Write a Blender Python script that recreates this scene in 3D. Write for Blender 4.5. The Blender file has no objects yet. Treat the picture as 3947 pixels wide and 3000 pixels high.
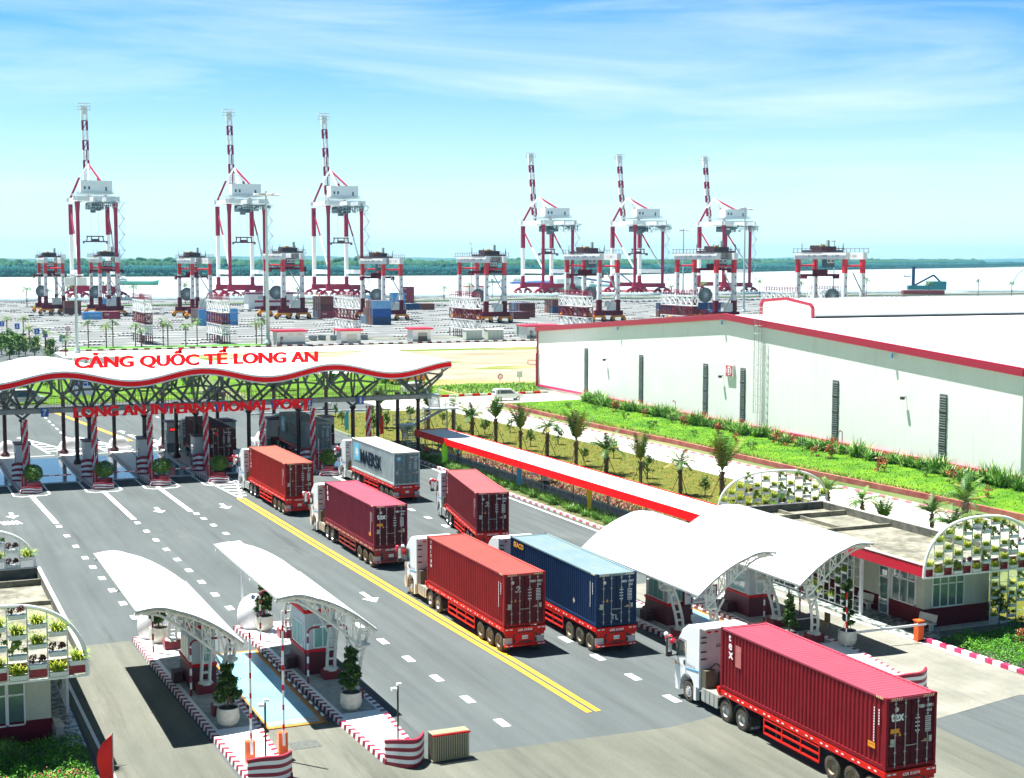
import bpy, math, random
from mathutils import Vector, Matrix
R=math.radians; PI=math.pi
random.seed(7)
S=bpy.context.scene
COL=S.collection
# ---------------- camera ----------------
cam=bpy.data.cameras.new('camera'); camo=bpy.data.objects.new('camera',cam); COL.objects.link(camo)
cam.lens=51.395; cam.sensor_width=36; cam.sensor_fit='HORIZONTAL'; cam.clip_start=0.5; cam.clip_end=60000
Rv=Vector((0.917813,-0.397010,0.001674)); Uv=Vector((0.033857,0.082471,0.996018)); Fv=Vector((0.395567,0.914102,-0.089135))
camo.matrix_world=Matrix(((Rv.x,Uv.x,-Fv.x,0),(Rv.y,Uv.y,-Fv.y,0),(Rv.z,Uv.z,-Fv.z,21.446),(0,0,0,1)))
S.camera=camo
# ---------------- world + sun ----------------
SUN_EL=70.8; SUN_AZ=-38.9      # azimuth clockwise from +Y
w=bpy.data.worlds.new('World'); S.world=w; w.use_nodes=True
nt=w.node_tree; N=nt.nodes; Lk=nt.links; N.clear()
wo=N.new('ShaderNodeOutputWorld'); bg=N.new('ShaderNodeBackground'); bg.inputs['Strength'].default_value=0.063
sky=N.new('ShaderNodeTexSky'); sky.sky_type='NISHITA'; sky.sun_disc=False
sky.sun_elevation=R(SUN_EL); sky.sun_rotation=R(SUN_AZ); sky.altitude=0; sky.air_density=1.0; sky.dust_density=0.6; sky.ozone_density=3.0
tc=N.new('ShaderNodeTexCoord')
mp=N.new('ShaderNodeMapping'); mp.inputs['Scale'].default_value=(1,1,2.0)
Lk.new(tc.outputs['Generated'],mp.inputs['Vector']); Lk.new(mp.outputs['Vector'],sky.inputs['Vector'])
# thin cirrus: stretched noise on the sky direction
mc=N.new('ShaderNodeMapping'); mc.inputs['Scale'].default_value=(1.0,1.0,8.5); mc.inputs['Rotation'].default_value=(R(4),R(9),R(-30))
n1=N.new('ShaderNodeTexNoise'); n1.inputs['Scale'].default_value=2.6; n1.inputs['Detail'].default_value=8; n1.inputs['Roughness'].default_value=0.58; n1.inputs['Distortion'].default_value=0.7
cr=N.new('ShaderNodeValToRGB'); cr.color_ramp.elements[0].position=0.42; cr.color_ramp.elements[1].position=0.74
sep=N.new('ShaderNodeSeparateXYZ')
Lk.new(tc.outputs['Generated'],mc.inputs['Vector']); Lk.new(mc.outputs['Vector'],n1.inputs['Vector']); Lk.new(n1.outputs['Fac'],cr.inputs['Fac'])
tint=N.new('ShaderNodeMix'); tint.data_type='RGBA'; tint.blend_type='MULTIPLY'; tint.inputs[0].default_value=1.0
Lk.new(sky.outputs['Color'],tint.inputs[6]); tint.inputs[7].default_value=(0.50,1.0,1.2,1)
mx=N.new('ShaderNodeMix'); mx.data_type='RGBA'
cm=N.new('ShaderNodeMath'); cm.operation='MULTIPLY'; cm.inputs[1].default_value=0.75
fade=N.new('ShaderNodeMapRange'); fade.inputs[1].default_value=0.10; fade.inputs[2].default_value=0.42; fade.inputs[3].default_value=1; fade.inputs[4].default_value=0.0
Lk.new(tc.outputs['Generated'],sep.inputs[0]); Lk.new(sep.outputs['Z'],fade.inputs[0])
fm=N.new('ShaderNodeMath'); fm.operation='MULTIPLY'; Lk.new(cr.outputs['Color'],fm.inputs[0]); Lk.new(fade.outputs[0],fm.inputs[1])
Lk.new(fm.outputs[0],cm.inputs[0]); Lk.new(cm.outputs[0],mx.inputs[0])
Lk.new(tint.outputs[2],mx.inputs[6]); mx.inputs[7].default_value=(5.6,6.6,6.8,1)
# pale band of moist air near the horizon, deep clear sky overhead
hz=N.new('ShaderNodeMapRange'); hz.inputs[1].default_value=-0.02; hz.inputs[2].default_value=0.165; hz.inputs[3].default_value=0.93; hz.inputs[4].default_value=0.0; hz.interpolation_type='SMOOTHSTEP'
Lk.new(sep.outputs['Z'],hz.inputs[0]); mh=N.new('ShaderNodeMix'); mh.data_type='RGBA'; Lk.new(hz.outputs[0],mh.inputs[0]); Lk.new(mx.outputs[2],mh.inputs[6]); mh.inputs[7].default_value=(5.7,6.8,6.5,1)
zn=N.new('ShaderNodeMapRange'); zn.inputs[1].default_value=0.17; zn.inputs[2].default_value=0.42; zn.inputs[3].default_value=1.0; zn.inputs[4].default_value=0.28
Lk.new(sep.outputs['Z'],zn.inputs[0]); mz=N.new('ShaderNodeVectorMath'); mz.operation='SCALE'; Lk.new(mh.outputs[2],mz.inputs[0]); Lk.new(zn.outputs[0],mz.inputs['Scale'])
Lk.new(mz.outputs[0],bg.inputs['Color']); Lk.new(bg.outputs[0],wo.inputs['Surface'])
sl=bpy.data.lights.new('sun','SUN'); sl.energy=5.0; sl.angle=R(0.5); sl.color=(1,0.985,0.93)
so=bpy.data.objects.new('sun',sl); COL.objects.link(so); so.location=(0,0,150)
sd=Vector((-0.96,1.19,4.4)).normalized(); so.rotation_euler=sd.to_track_quat('Z','Y').to_euler()
S.view_settings.view_transform='Standard'; S.view_settings.look='None'; S.view_settings.gamma=1; S.view_settings.exposure=1.5
S.cycles.max_bounces=6; S.cycles.volume_bounces=0; S.cycles.caustics_reflective=False; S.cycles.caustics_refractive=False
# ---------------- materials ----------------
MATS={}
def M(name,col,rough=0.6,metal=0.0,var=0.0,vs=1.0,bump=0.0,bs=40,col2=None,alpha=None,emit=None,stretch=(1,1,1),lo=0.35,hi=0.65,spec=0.5,coat=0.0):
    if name in MATS: return MATS[name]
    m=bpy.data.materials.new(name); m.use_nodes=True; t=m.node_tree; n=t.nodes; l=t.links
    b=n['Principled BSDF']; b.inputs['Roughness'].default_value=rough; b.inputs['Metallic'].default_value=metal
    b.inputs['Specular IOR Level'].default_value=spec; b.inputs['Coat Weight'].default_value=coat
    c=(col[0],col[1],col[2],1); b.inputs['Base Color'].default_value=c
    if var>0 or col2:
        tcn=n.new('ShaderNodeTexCoord'); mpn=n.new('ShaderNodeMapping'); mpn.inputs['Scale'].default_value=stretch
        ns=n.new('ShaderNodeTexNoise'); ns.inputs['Scale'].default_value=vs; ns.inputs['Detail'].default_value=7; ns.inputs['Roughness'].default_value=0.62
        rp=n.new('ShaderNodeValToRGB'); e=rp.color_ramp.elements; e[0].position=lo; e[1].position=hi
        if col2: e[0].color=c; e[1].color=(col2[0],col2[1],col2[2],1)
        else:
            e[0].color=tuple(x*(1-var) for x in col)+(1,); e[1].color=tuple(min(1,x*(1+var)) for x in col)+(1,)
        l.new(tcn.outputs['Object'],mpn.inputs['Vector']); l.new(mpn.outputs['Vector'],ns.inputs['Vector'])
        l.new(ns.outputs['Fac'],rp.inputs['Fac']); l.new(rp.outputs['Color'],b.inputs['Base Color'])
    if bump>0:
        tb=n.new('ShaderNodeTexCoord'); nb=n.new('ShaderNodeTexNoise'); nb.inputs['Scale'].default_value=bs; nb.inputs['Detail'].default_value=4
        bp=n.new('ShaderNodeBump'); bp.inputs['Strength'].default_value=bump; bp.inputs['Distance'].default_value=0.02
        l.new(tb.outputs['Object'],nb.inputs['Vector']); l.new(nb.outputs['Fac'],bp.inputs['Height']); l.new(bp.outputs['Normal'],b.inputs['Normal'])
    if emit: b.inputs['Emission Color'].default_value=(emit[0],emit[1],emit[2],1); b.inputs['Emission Strength'].default_value=emit[3]
    MATS[name]=m; return m
def weather(m,col,scale=1.2,lo=.60,hi=.70,amt=.8,stretch=(1,1,1),detail=8):
    # mix a second paint / rust / dirt colour over a material in irregular patches
    t=m.node_tree; n=t.nodes; l=t.links; b=n['Principled BSDF']; inp=b.inputs['Base Color']
    tcn=n.new('ShaderNodeTexCoord'); mpn=n.new('ShaderNodeMapping'); mpn.inputs['Scale'].default_value=stretch; mpn.inputs['Location'].default_value=(3.7,1.3,8.1)
    ns=n.new('ShaderNodeTexNoise'); ns.inputs['Scale'].default_value=scale; ns.inputs['Detail'].default_value=detail; ns.inputs['Roughness'].default_value=.7
    mr=n.new('ShaderNodeMapRange'); mr.inputs[1].default_value=lo; mr.inputs[2].default_value=hi; mr.inputs[3].default_value=0; mr.inputs[4].default_value=amt
    x=n.new('ShaderNodeMix'); x.data_type='RGBA'
    l.new(tcn.outputs['Object'],mpn.inputs['Vector']); l.new(mpn.outputs['Vector'],ns.inputs['Vector']); l.new(ns.outputs['Fac'],mr.inputs[0]); l.new(mr.outputs[0],x.inputs[0])
    if inp.is_linked: l.new(inp.links[0].from_socket,x.inputs[6])
    else: x.inputs[6].default_value=inp.default_value[:]
    x.inputs[7].default_value=(col[0],col[1],col[2],1); l.new(x.outputs[2],inp); return m
def leafmat(name,c1,c2,vs=1.5):
    m=M(name,c1,rough=0.55,col2=c2,vs=vs,lo=0.3,hi=0.7,spec=0.25)
    return m
WHITE=M('white_paint',(0.80,0.81,0.80),0.45,var=0.05,vs=0.8)
WHITEM=M('white_metal',(0.78,0.79,0.79),0.35)
RED=M('red_paint',(0.66,0.008,0.014),0.5,var=0.08,vs=2,spec=.2)
BRED=M('bright_red_panel',(0.88,0.004,0.008),0.5,var=0.04,vs=1,spec=.15)
MAR=M('maroon_paint',(0.15,0.005,0.016),0.6,var=0.15,vs=2)
CRIM=M('crimson_paint',(0.36,0.012,0.05),0.5,var=0.12,vs=1)
BLACK=M('black_rubber',(0.018,0.018,0.018),0.75)
DARK=M('dark_steel',(0.03,0.032,0.035),0.55)
GREY=M('grey_steel',(0.17,0.19,0.19),0.45,metal=0.2,var=0.1,vs=2)
GALV=M('galvanised_steel',(0.42,0.45,0.45),0.4,metal=0.4)
CHROME=M('bright_metal',(0.75,0.77,0.78),0.25,metal=0.7)
GLASS=M('window_glass',(0.10,0.17,0.16),0.06,spec=1.0)
DGLASS=M('dark_window_glass',(0.03,0.05,0.05),0.06,spec=1.0)
ORANGE=M('orange_paint',(0.80,0.12,0.02),0.45)
YEL=M('yellow_paint',(0.80,0.42,0.02),0.45)
# ---------------- mesh helpers ----------------
class MB:
    def __init__(s): s.v=[]; s.f=[]; s.m=[]
    def face(s,pts,mi=0):
        i=len(s.v); s.v+= [tuple(p) for p in pts]; s.f.append(tuple(range(i,i+len(pts)))); s.m.append(mi)
    def hexa(s,p,mi=0):   # p: 4 bottom ccw + 4 top
        i=len(s.v); s.v+=[tuple(q) for q in p]
        for f in ((3,2,1,0),(4,5,6,7),(0,1,5,4),(1,2,6,5),(2,3,7,6),(3,0,4,7)):
            s.f.append(tuple(i+k for k in f)); s.m.append(mi)
    def box(s,x0,x1,y0,y1,z0,z1,mi=0):
        s.hexa([(x0,y0,z0),(x1,y0,z0),(x1,y1,z0),(x0,y1,z0),(x0,y0,z1),(x1,y0,z1),(x1,y1,z1),(x0,y1,z1)],mi)
    def beam(s,a,b,w,h=None,mi=0):
        h=h or w; a=Vector(a); b=Vector(b); d=(b-a).normalized()
        up=Vector((0,0,1)) if abs(d.z)<0.95 else Vector((0,1,0))
        r=d.cross(up).normalized(); u=r.cross(d).normalized(); r*=w/2; u*=h/2
        s.hexa([a-r-u,a+r-u,b+r-u,b-r-u,a-r+u,a+r+u,b+r+u,b-r+u],mi)
    def tube(s,a,b,r,n=8,mi=0,r2=None,cap=True):
        r2=r if r2 is None else r2; a=Vector(a); b=Vector(b); d=(b-a).normalized()
        up=Vector((0,0,1)) if abs(d.z)<0.95 else Vector((0,1,0))
        e=d.cross(up).normalized(); u=e.cross(d).normalized(); i=len(s.v)
        for c,rr in ((a,r),(b,r2)):
            for k in range(n):
                t=2*PI*k/n; s.v.append(tuple(c+e*math.cos(t)*rr+u*math.sin(t)*rr))
        for k in range(n):
            k2=(k+1)%n; s.f.append((i+k,i+k2,i+n+k2,i+n+k)); s.m.append(mi)
        if cap: s.f.append(tuple(i+k for k in range(n-1,-1,-1))); s.f.append(tuple(i+n+k for k in range(n))); s.m+=[mi,mi]
    def path(s,pts,r,n=8,mi=0):
        for a,b in zip(pts,pts[1:]): s.tube(a,b,r,n,mi)
    def prism(s,poly,z0,z1,mi=0,ms=None):
        ms=mi if ms is None else ms; i=len(s.v); n=len(poly)
        area=sum(poly[k][0]*poly[(k+1)%n][1]-poly[(k+1)%n][0]*poly[k][1] for k in range(n))
        if area<0: poly=poly[::-1]
        s.v+=[(p[0],p[1],z0) for p in poly]+[(p[0],p[1],z1) for p in poly]
        s.f.append(tuple(range(i+n-1,i-1,-1))); s.f.append(tuple(range(i+n,i+2*n))); s.m+=[mi,mi]
        for k in range(n):
            k2=(k+1)%n; s.f.append((i+k,i+k2,i+n+k2,i+n+k)); s.m.append(ms)
    def extr(s,prof,axis,a,b,mi=0):
        """prof: list of 2D points, extruded along axis from a to b. axis x: (y,z); axis y: (x,z)"""
        n=len(prof); i=len(s.v)
        for c in (a,b):
            for p in prof: s.v.append((c,p[0],p[1]) if axis=='x' else (p[0],c,p[1]))
        s.f.append(tuple(range(i,i+n))); s.f.append(tuple(range(i+2*n-1,i+n-1,-1))); s.m+=[mi,mi]
        for k in range(n):
            k2=(k+1)%n; s.f.append((i+k,i+n+k,i+n+k2,i+k2)); s.m.append(mi)
    def lathe(s,prof,c=(0,0,0),n=16,mi=0):
        i=len(s.v); k0=len(prof)
        for r,z in prof:
            for k in range(n):
                t=2*PI*k/n; s.v.append((c[0]+r*math.cos(t),c[1]+r*math.sin(t),c[2]+z))
        for j in range(k0-1):
            for k in range(n):
                k2=(k+1)%n; s.f.append((i+j*n+k,i+j*n+k2,i+(j+1)*n+k2,i+(j+1)*n+k)); s.m.append(mi)
        s.f.append(tuple(i+k for k in range(n-1,-1,-1))); s.f.append(tuple(i+(k0-1)*n+k for k in range(n))); s.m+=[mi,mi]
    def ball(s,c,r,mi=0,nu=10,nv=6,sc=(1,1,1)):
        i=len(s.v)
        for j in range(nv+1):
            p=PI*j/nv
            for k in range(nu):
                t=2*PI*k/nu; s.v.append((c[0]+r*sc[0]*math.sin(p)*math.cos(t),c[1]+r*sc[1]*math.sin(p)*math.sin(t),c[2]+r*sc[2]*math.cos(p)))
        for j in range(nv):
            for k in range(nu):
                k2=(k+1)%nu; s.f.append((i+(j+1)*nu+k,i+(j+1)*nu+k2,i+j*nu+k2,i+j*nu+k)); s.m.append(mi)
    def wheel(s,c,r,w,axis='x',mi=0,n=20,ri=0):
        a=Vector(c); d=Vector((1,0,0)) if axis=='x' else Vector((0,1,0))
        s.tube(a-d*w/2,a+d*w/2,r,n,mi)
    def leaves(s,c,rad,n,size,nm=2,seed=0,flat=0.0,shell=0.45):
        rn=random.Random(seed)
        # sub-clumps give an uneven outline with gaps
        k=max(5,int(n/45)); cl=[]
        for _ in range(k):
            while True:
                p=Vector((rn.uniform(-1,1),rn.uniform(-1,1),rn.uniform(-1,1)))
                if shell<p.length<0.95: break
            cl.append((p,rn.uniform(0.22,0.42)))
        for q in range(n):
            p,cr_=cl[q%k]; o=Vector((rn.gauss(0,1),rn.gauss(0,1),rn.gauss(0,1)))*cr_*0.55
            pp=p+o; P_=Vector((c[0]+pp.x*rad[0],c[1]+pp.y*rad[1],c[2]+pp.z*rad[2]))
            nn=Vector((rn.gauss(0,1),rn.gauss(0,1),rn.gauss(0,1)+0.6)).normalized()
            t=nn.cross(Vector((rn.gauss(0,1),rn.gauss(0,1),rn.gauss(0,1)))).normalized(); u=nn.cross(t)
            a=size*rn.uniform(0.6,1.3); b=a*rn.uniform(0.4,0.7)
            s.face([P_-t*a,P_-u*b,P_+t*a,P_+u*b],rn.randrange(nm))
    def blade(s,base,yaw,length,width,lean,droop,mi=0,seg=4):
        """strap leaf: starts upward, bends outward"""
        x,y,z=base; dx,dy=math.cos(yaw),math.sin(yaw); pts=[]; ang=PI/2-lean; px,pz=0,0
        for k in range(seg+1):
            t=k/seg; pts.append((px,pz,width*(1-t**2*0.95)))
            px+=math.cos(ang)*length/seg; pz+=math.sin(ang)*length/seg; ang-=droop/seg
        for (a,az,aw),(b,bz,bw) in zip(pts,pts[1:]):
            s.face([(x+dx*a-dy*aw/2,y+dy*a+dx*aw/2,z+az),(x+dx*a+dy*aw/2,y+dy*a-dx*aw/2,z+az),(x+dx*b+dy*bw/2,y+dy*b-dx*bw/2,z+bz),(x+dx*b-dy*bw/2,y+dy*b+dx*bw/2,z+bz)],mi)
    def build(s,name,mats,parent=None,loc=None,smooth=False,rz=0):
        me=bpy.data.meshes.new(name); me.from_pydata(s.v,[],s.f)
        if not isinstance(mats,(list,tuple)): mats=[mats]
        for q in mats: me.materials.append(q)
        if len(mats)>1: me.polygons.foreach_set('material_index',s.m)
        if smooth: me.polygons.foreach_set('use_smooth',[True]*len(me.polygons))
        me.update(); o=bpy.data.objects.new(name,me); COL.objects.link(o)
        if parent: o.parent=parent
        if loc: o.location=loc
        o.rotation_euler.z=rz
        return o
def tag(o,label=None,cat=None,group=None,kind=None):
    if label: o['label']=label
    if cat: o['category']=cat
    if group: o['group']=group
    if kind: o['kind']=kind
    return o
def thing(name,label,cat,loc=(0,0,0),rz=0,group=None):
    o=bpy.data.objects.new(name,None); COL.objects.link(o); o.location=loc; o.rotation_euler=(0,0,rz); o.empty_display_size=0.3
    return tag(o,label,cat,group)
def kids(o): return [c for c in COL.objects if c.parent is o]
CH={}
def ballleaf(mb,c,rad,n,size,nm,seed,thick=.22):
    rn=random.Random(seed)
    for _ in range(n):
        d=Vector((rn.gauss(0,1),rn.gauss(0,1),rn.gauss(0,1))).normalized(); r=1-abs(rn.gauss(0,thick))+.08*math.sin(d.x*7+seed)*math.cos(d.y*6+d.z*5); P_=Vector((c[0]+d.x*rad[0]*r,c[1]+d.y*rad[1]*r,c[2]+d.z*rad[2]*r))
        nn=(d+Vector((rn.gauss(0,.6),rn.gauss(0,.6),rn.gauss(0,.6)))).normalized(); t=nn.cross(Vector((rn.gauss(0,1),rn.gauss(0,1),rn.gauss(0,1)))).normalized(); u=nn.cross(t); a=size*rn.uniform(.6,1.3)
        mb.face([P_-t*a,P_-u*a*.55,P_+t*a,P_+u*a*.55],rn.randrange(nm))
def dup(o,loc=None,rz=None,label=None,group=None,scale=None,parent=None):
    if o.name not in CH:
        def tree(q): return [(c,tree(c)) for c in COL.objects if c.parent is q]
        CH[o.name]=tree(o)
    c=o.copy(); COL.objects.link(c)
    if parent: c.parent=parent
    if loc is not None: c.location=loc
    if rz is not None: c.rotation_euler=(0,0,rz)
    if scale is not None: c.scale=scale if isinstance(scale,tuple) else (scale,)*3
    if label: c['label']=label
    if group: c['group']=group
    def rec(lst,par):
        for a,sub in lst:
            b=a.copy(); COL.objects.link(b); b.parent=par; rec(sub,b)
    rec(CH[o.name],c)
    return c
def text(name,s_,mat,parent=None,org=(0,0,0),ex=(1,0,0),ey=(0,0,1),height=None,width=None,bold=0.0,depth=0.01,align='LEFT'):
    cu=bpy.data.curves.new('t','FONT'); cu.body=s_; cu.size=1; cu.extrude=0.0; cu.offset=min(bold,.02); cu.resolution_u=3; cu.align_x='LEFT'
    ob=bpy.data.objects.new('t',cu); COL.objects.link(ob)
    dg=bpy.context.evaluated_depsgraph_get(); me=bpy.data.meshes.new_from_object(ob.evaluated_get(dg))
    bpy.data.objects.remove(ob); bpy.data.curves.remove(cu)
    vs=[v.co.copy() for v in me.vertices]
    x0=min(v.x for v in vs); x1=max(v.x for v in vs); y0=min(v.y for v in vs); y1=max(v.y for v in vs)
    sy=height/ (y1-y0) if height else None; sx=width/(x1-x0) if width else None
    if sy is None: sy=sx
    if sx is None: sx=sy
    ex=Vector(ex); ey=Vector(ey); nz=ex.cross(ey).normalized(); org=Vector(org); W_=(x1-x0)*sx
    off=0 if align=='LEFT' else (-W_/2 if align=='CENTER' else -W_)
    pos=[org+ex*((v.x-x0)*sx+off)+ey*((v.y-y0)*sy) for v in vs]
    fs=[tuple(p.vertices) for p in me.polygons]
    mb=MB(); n=len(pos)
    mb.v=[tuple(p+nz*depth) for p in pos]; mb.f=list(fs); mb.m=[0]*len(fs)
    # side walls from boundary edges
    if depth>0.004:
        cnt={}
        for f in fs:
            for a,b in zip(f,f[1:]+f[:1]): cnt[(a,b)]=1
        mb.v+=[tuple(p) for p in pos]
        for (a,b) in cnt:
            if (b,a) not in cnt: mb.f.append((a,a+n,b+n,b)); mb.m.append(0)
    bpy.data.meshes.remove(me)
    if bold>.025:      # heavier strokes: shifted copies a hair in front of one another
        k=(height or sx)*(.035+bold*.35); v0=list(mb.v); f0=list(mb.f)
        for j,s_ in enumerate((-1,1)):
            i=len(mb.v); d=ex*(k*s_*.5)+nz*(.0015*(j+1)); mb.v+=[(a+d.x,b+d.y,c+d.z) for a,b,c in v0]; mb.f+=[tuple(i+q for q in f) for f in f0]; mb.m+=[0]*len(f0)
    return mb.build(name,mat,parent)
_A=['first','second','third','fourth','fifth','sixth','seventh','eighth','ninth','tenth','eleventh','twelfth','thirteenth','fourteenth','fifteenth','sixteenth','seventeenth','eighteenth','nineteenth']
def boldtext(name,s_,mat,parent,org,width,cap_h,k=.05,depth=.15,zr=None):
    # heavy lettering: three slightly shifted copies of the word joined in one mesh
    mb=MB()
    for j,dx in enumerate((-1.5*k,-.5*k,.5*k,1.5*k)):
        o=text('t',s_,mat,None,(org[0]+dx,org[1]+.003*j,org[2]),width=width,height=cap_h,bold=.02,depth=depth)
        me=o.data; i=len(mb.v); mb.v+=[tuple(v.co) for v in me.vertices]; mb.f+=[tuple(i+q for q in p.vertices) for p in me.polygons]; mb.m+=[0]*len(me.polygons)
        bpy.data.objects.remove(o); bpy.data.meshes.remove(me)
    return mb.build(name,mat,parent)
ORD=_A+['twentieth']
def ordn(i):
    n=i+1
    if n<20: return _A[n-1]
    t=('twent','thirt','fort','fift','sixt','sevent','eight')[n//10-2]
    return t+'ieth' if n%10==0 else t+'y-'+_A[n%10-1]
# ================= SETTING =================
ASPH=M('asphalt',(0.074,0.087,0.088),0.9,col2=(0.098,0.113,0.113),vs=0.35,stretch=(1,0.25,1),bump=0.3,bs=60,lo=0.3,hi=0.72,spec=0.2)
def asph_streaks(m):
    t=m.node_tree; n=t.nodes; l=t.links; b=n['Principled BSDF']; src=b.inputs['Base Color'].links[0].from_socket
    tcn=n.new('ShaderNodeTexCoord'); mpn=n.new('ShaderNodeMapping'); mpn.inputs['Scale'].default_value=(1.6,0.035,1)
    ns=n.new('ShaderNodeTexNoise'); ns.inputs['Scale'].default_value=1.0; ns.inputs['Detail'].default_value=5
    f=n.new('ShaderNodeTexNoise'); f.inputs['Scale'].default_value=9; f.inputs['Detail'].default_value=9; f.inputs['Roughness'].default_value=0.8
    mr=n.new('ShaderNodeMapRange'); mr.inputs[1].default_value=0.3; mr.inputs[2].default_value=0.7; mr.inputs[3].default_value=0.88; mr.inputs[4].default_value=1.1
    mf=n.new('ShaderNodeMapRange'); mf.inputs[1].default_value=0.25; mf.inputs[2].default_value=0.75; mf.inputs[3].default_value=0.8; mf.inputs[4].default_value=1.22
    mm=n.new('ShaderNodeMath'); mm.operation='MULTIPLY'
    x=n.new('ShaderNodeMix'); x.data_type='RGBA'; x.blend_type='MULTIPLY'; x.inputs[0].default_value=1
    l.new(tcn.outputs['Object'],mpn.inputs['Vector']); l.new(mpn.outputs['Vector'],ns.inputs['Vector']); l.new(tcn.outputs['Object'],f.inputs['Vector'])
    l.new(ns.outputs['Fac'],mr.inputs[0]); l.new(f.outputs['Fac'],mf.inputs[0]); l.new(mr.outputs[0],mm.inputs[0]); l.new(mf.outputs[0],mm.inputs[1])
    l.new(src,x.inputs[6]); l.new(mm.outputs[0],x.inputs[7]); l.new(x.outputs[2],b.inputs['Base Color'])
asph_streaks(ASPH)
weather(ASPH,(0.045,0.05,0.05),.9,.60,.72,.55,(1.0,.06,1),6); weather(ASPH,(0.16,0.172,0.165),.25,.58,.75,.45,(1,.25,1),9); weather(ASPH,(0.03,0.03,0.03),1.7,.72,.76,.6,(1,.6,1),3)
CONC=M('worn_concrete',(0.100,0.106,0.086),0.85,col2=(0.150,0.153,0.125),vs=0.22,stretch=(1,0.3,1),bump=0.2,spec=0.2); asph_streaks(CONC); weather(CONC,(0.075,0.075,0.06),.8,.56,.70,.6,(1,.07,1),6); weather(CONC,(0.20,0.20,0.165),.5,.60,.75,.5,(1,.2,1),9)
CONC2=M('pale_concrete',(0.175,0.175,0.145),0.85,col2=(0.245,0.24,0.205),vs=0.4,spec=0.2); asph_streaks(CONC2)
WCONC=M('white_concrete',(0.50,0.47,0.42),0.85,col2=(0.62,0.60,0.55),vs=0.3,spec=0.2)
YARD=M('yard_concrete',(0.125,0.135,0.135),0.85,col2=(0.20,0.21,0.21),vs=0.05,stretch=(1,3,1),spec=0.2)
YARDD=M('yard_asphalt',(0.085,0.092,0.092),0.9,col2=(0.14,0.148,0.148),vs=0.06,stretch=(1,4,1),spec=0.2)
LINEW=M('road_marking_white',(0.80,0.82,0.82),0.6,var=0.06,vs=3); weather(LINEW,(0.16,0.17,0.17),4.5,.62,.70,.75)
LINEY=M('road_marking_yellow',(0.80,0.36,0.01),0.6,col2=(0.84,0.45,0.03),vs=1.2); weather(LINEY,(0.14,0.13,0.10),3.5,.62,.72,.7)
GRASS=M('lawn_green',(0.05,0.14,0.010),0.9,col2=(0.12,0.21,0.015),vs=0.6,bump=0.6,bs=12,spec=0.1)
DGRASS=M('dry_lawn',(0.065,0.10,0.012),0.9,col2=(0.15,0.12,0.025),vs=1.1,bump=0.6,bs=12,spec=0.1)
BGRASS=M('bright_lawn',(0.035,0.13,0.008),0.9,col2=(0.12,0.24,0.012),vs=0.3,bump=0.6,bs=12,spec=0.1)
SAND=M('bare_sand',(0.24,0.175,0.115),0.95,col2=(0.37,0.30,0.225),vs=0.06,stretch=(1,3,1),bump=0.4,bs=1,spec=0.1)
WASTE=M('waste_ground',(0.08,0.17,0.012),0.95,col2=(0.34,0.25,0.13),vs=0.045,stretch=(1,2.5,1),lo=0.45,hi=0.6,spec=0.1)
MUD=M('dark_soil',(0.14,0.15,0.12),0.95,var=0.4,vs=0.2)
def sheet(name,poly,z,mat,kind='structure'):
    mb=MB(); a=sum(poly[k][0]*poly[(k+1)%len(poly)][1]-poly[(k+1)%len(poly)][0]*poly[k][1] for k in range(len(poly)))
    if a<0: poly=poly[::-1]
    mb.face([(p[0],p[1],z) for p in poly]); o=mb.build(name,mat); tag(o,kind=kind); return o
def rect(x0,x1,y0,y1): return [(x0,y0),(x1,y0),(x1,y1),(x0,y1)]
g=MB()
g.face([(-3000,-300,-.03),(3500,-300,-.03),(3500,752,-.03),(-3000,752,-.03)])
g.face([(-3000,752,-.03),(3500,752,-.03),(3500,764,-4),(-3000,764,-4)])
g.face([(-3000,764,-4),(3500,764,-4),(3500,1830,-4),(-3000,1830,-4)])
bank=[(-3000,1815),(133,1834),(549,1843),(973,1853),(1920,2596),(3200,3400),(9000,6500)]
g.face([(-30000,1810,-1)]+[(x,y,-1) for x,y in bank]+[(40000,9000,-1),(40000,42000,-1),(-30000,42000,-1)])
tag(g.build('ground',M('earth_and_grass',(0.08,0.13,0.03),0.95,col2=(0.22,0.22,0.09),vs=0.03)),kind='structure')
WATER=bpy.data.materials.new('river_water'); WATER.use_nodes=True; b=WATER.node_tree.nodes['Principled BSDF']
b.inputs['Base Color'].default_value=(0.60,0.66,0.64,1); b.inputs['Roughness'].default_value=0.22; b.inputs['Specular IOR Level'].default_value=0.6
_n=WATER.node_tree.nodes; _l=WATER.node_tree.links; _t=_n.new('ShaderNodeTexCoord'); _q=_n.new('ShaderNodeTexNoise'); _q.inputs['Scale'].default_value=0.25; _q.inputs['Detail'].default_value=4
_b=_n.new('ShaderNodeBump'); _b.inputs['Strength'].default_value=0.25; _b.inputs['Distance'].default_value=0.3
_l.new(_t.outputs['Object'],_q.inputs['Vector']); _l.new(_q.outputs['Fac'],_b.inputs['Height']); _l.new(_b.outputs['Normal'],b.inputs['Normal'])
sheet('water',[(-30000,754),(3400,754),(9000,1500),(30000,4000),(30000,9000),(-30000,9000)],-2.0,WATER)
sheet('asphalt_road',[(-60,20),(75,20),(75,60),(51.9,62),(51.9,190),(66,198),(66,210),(52,212),(46,222),(52,300),(40,346),(30,430),(26,560),(10,560),(0,300),(-60,260)],0.0,ASPH)
sheet('concrete_apron',[(-20,20),(43,20),(44,52.6),(36,58),(32.8,57.2),(20.5,57.6),(19.5,57.6),(-20,57.6)],0.008,CONC)
sheet('concrete_lane',[(7.9,57.6),(13.0,57.6),(12.3,82.4),(7.9,82.3)],0.009,CONC)
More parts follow.
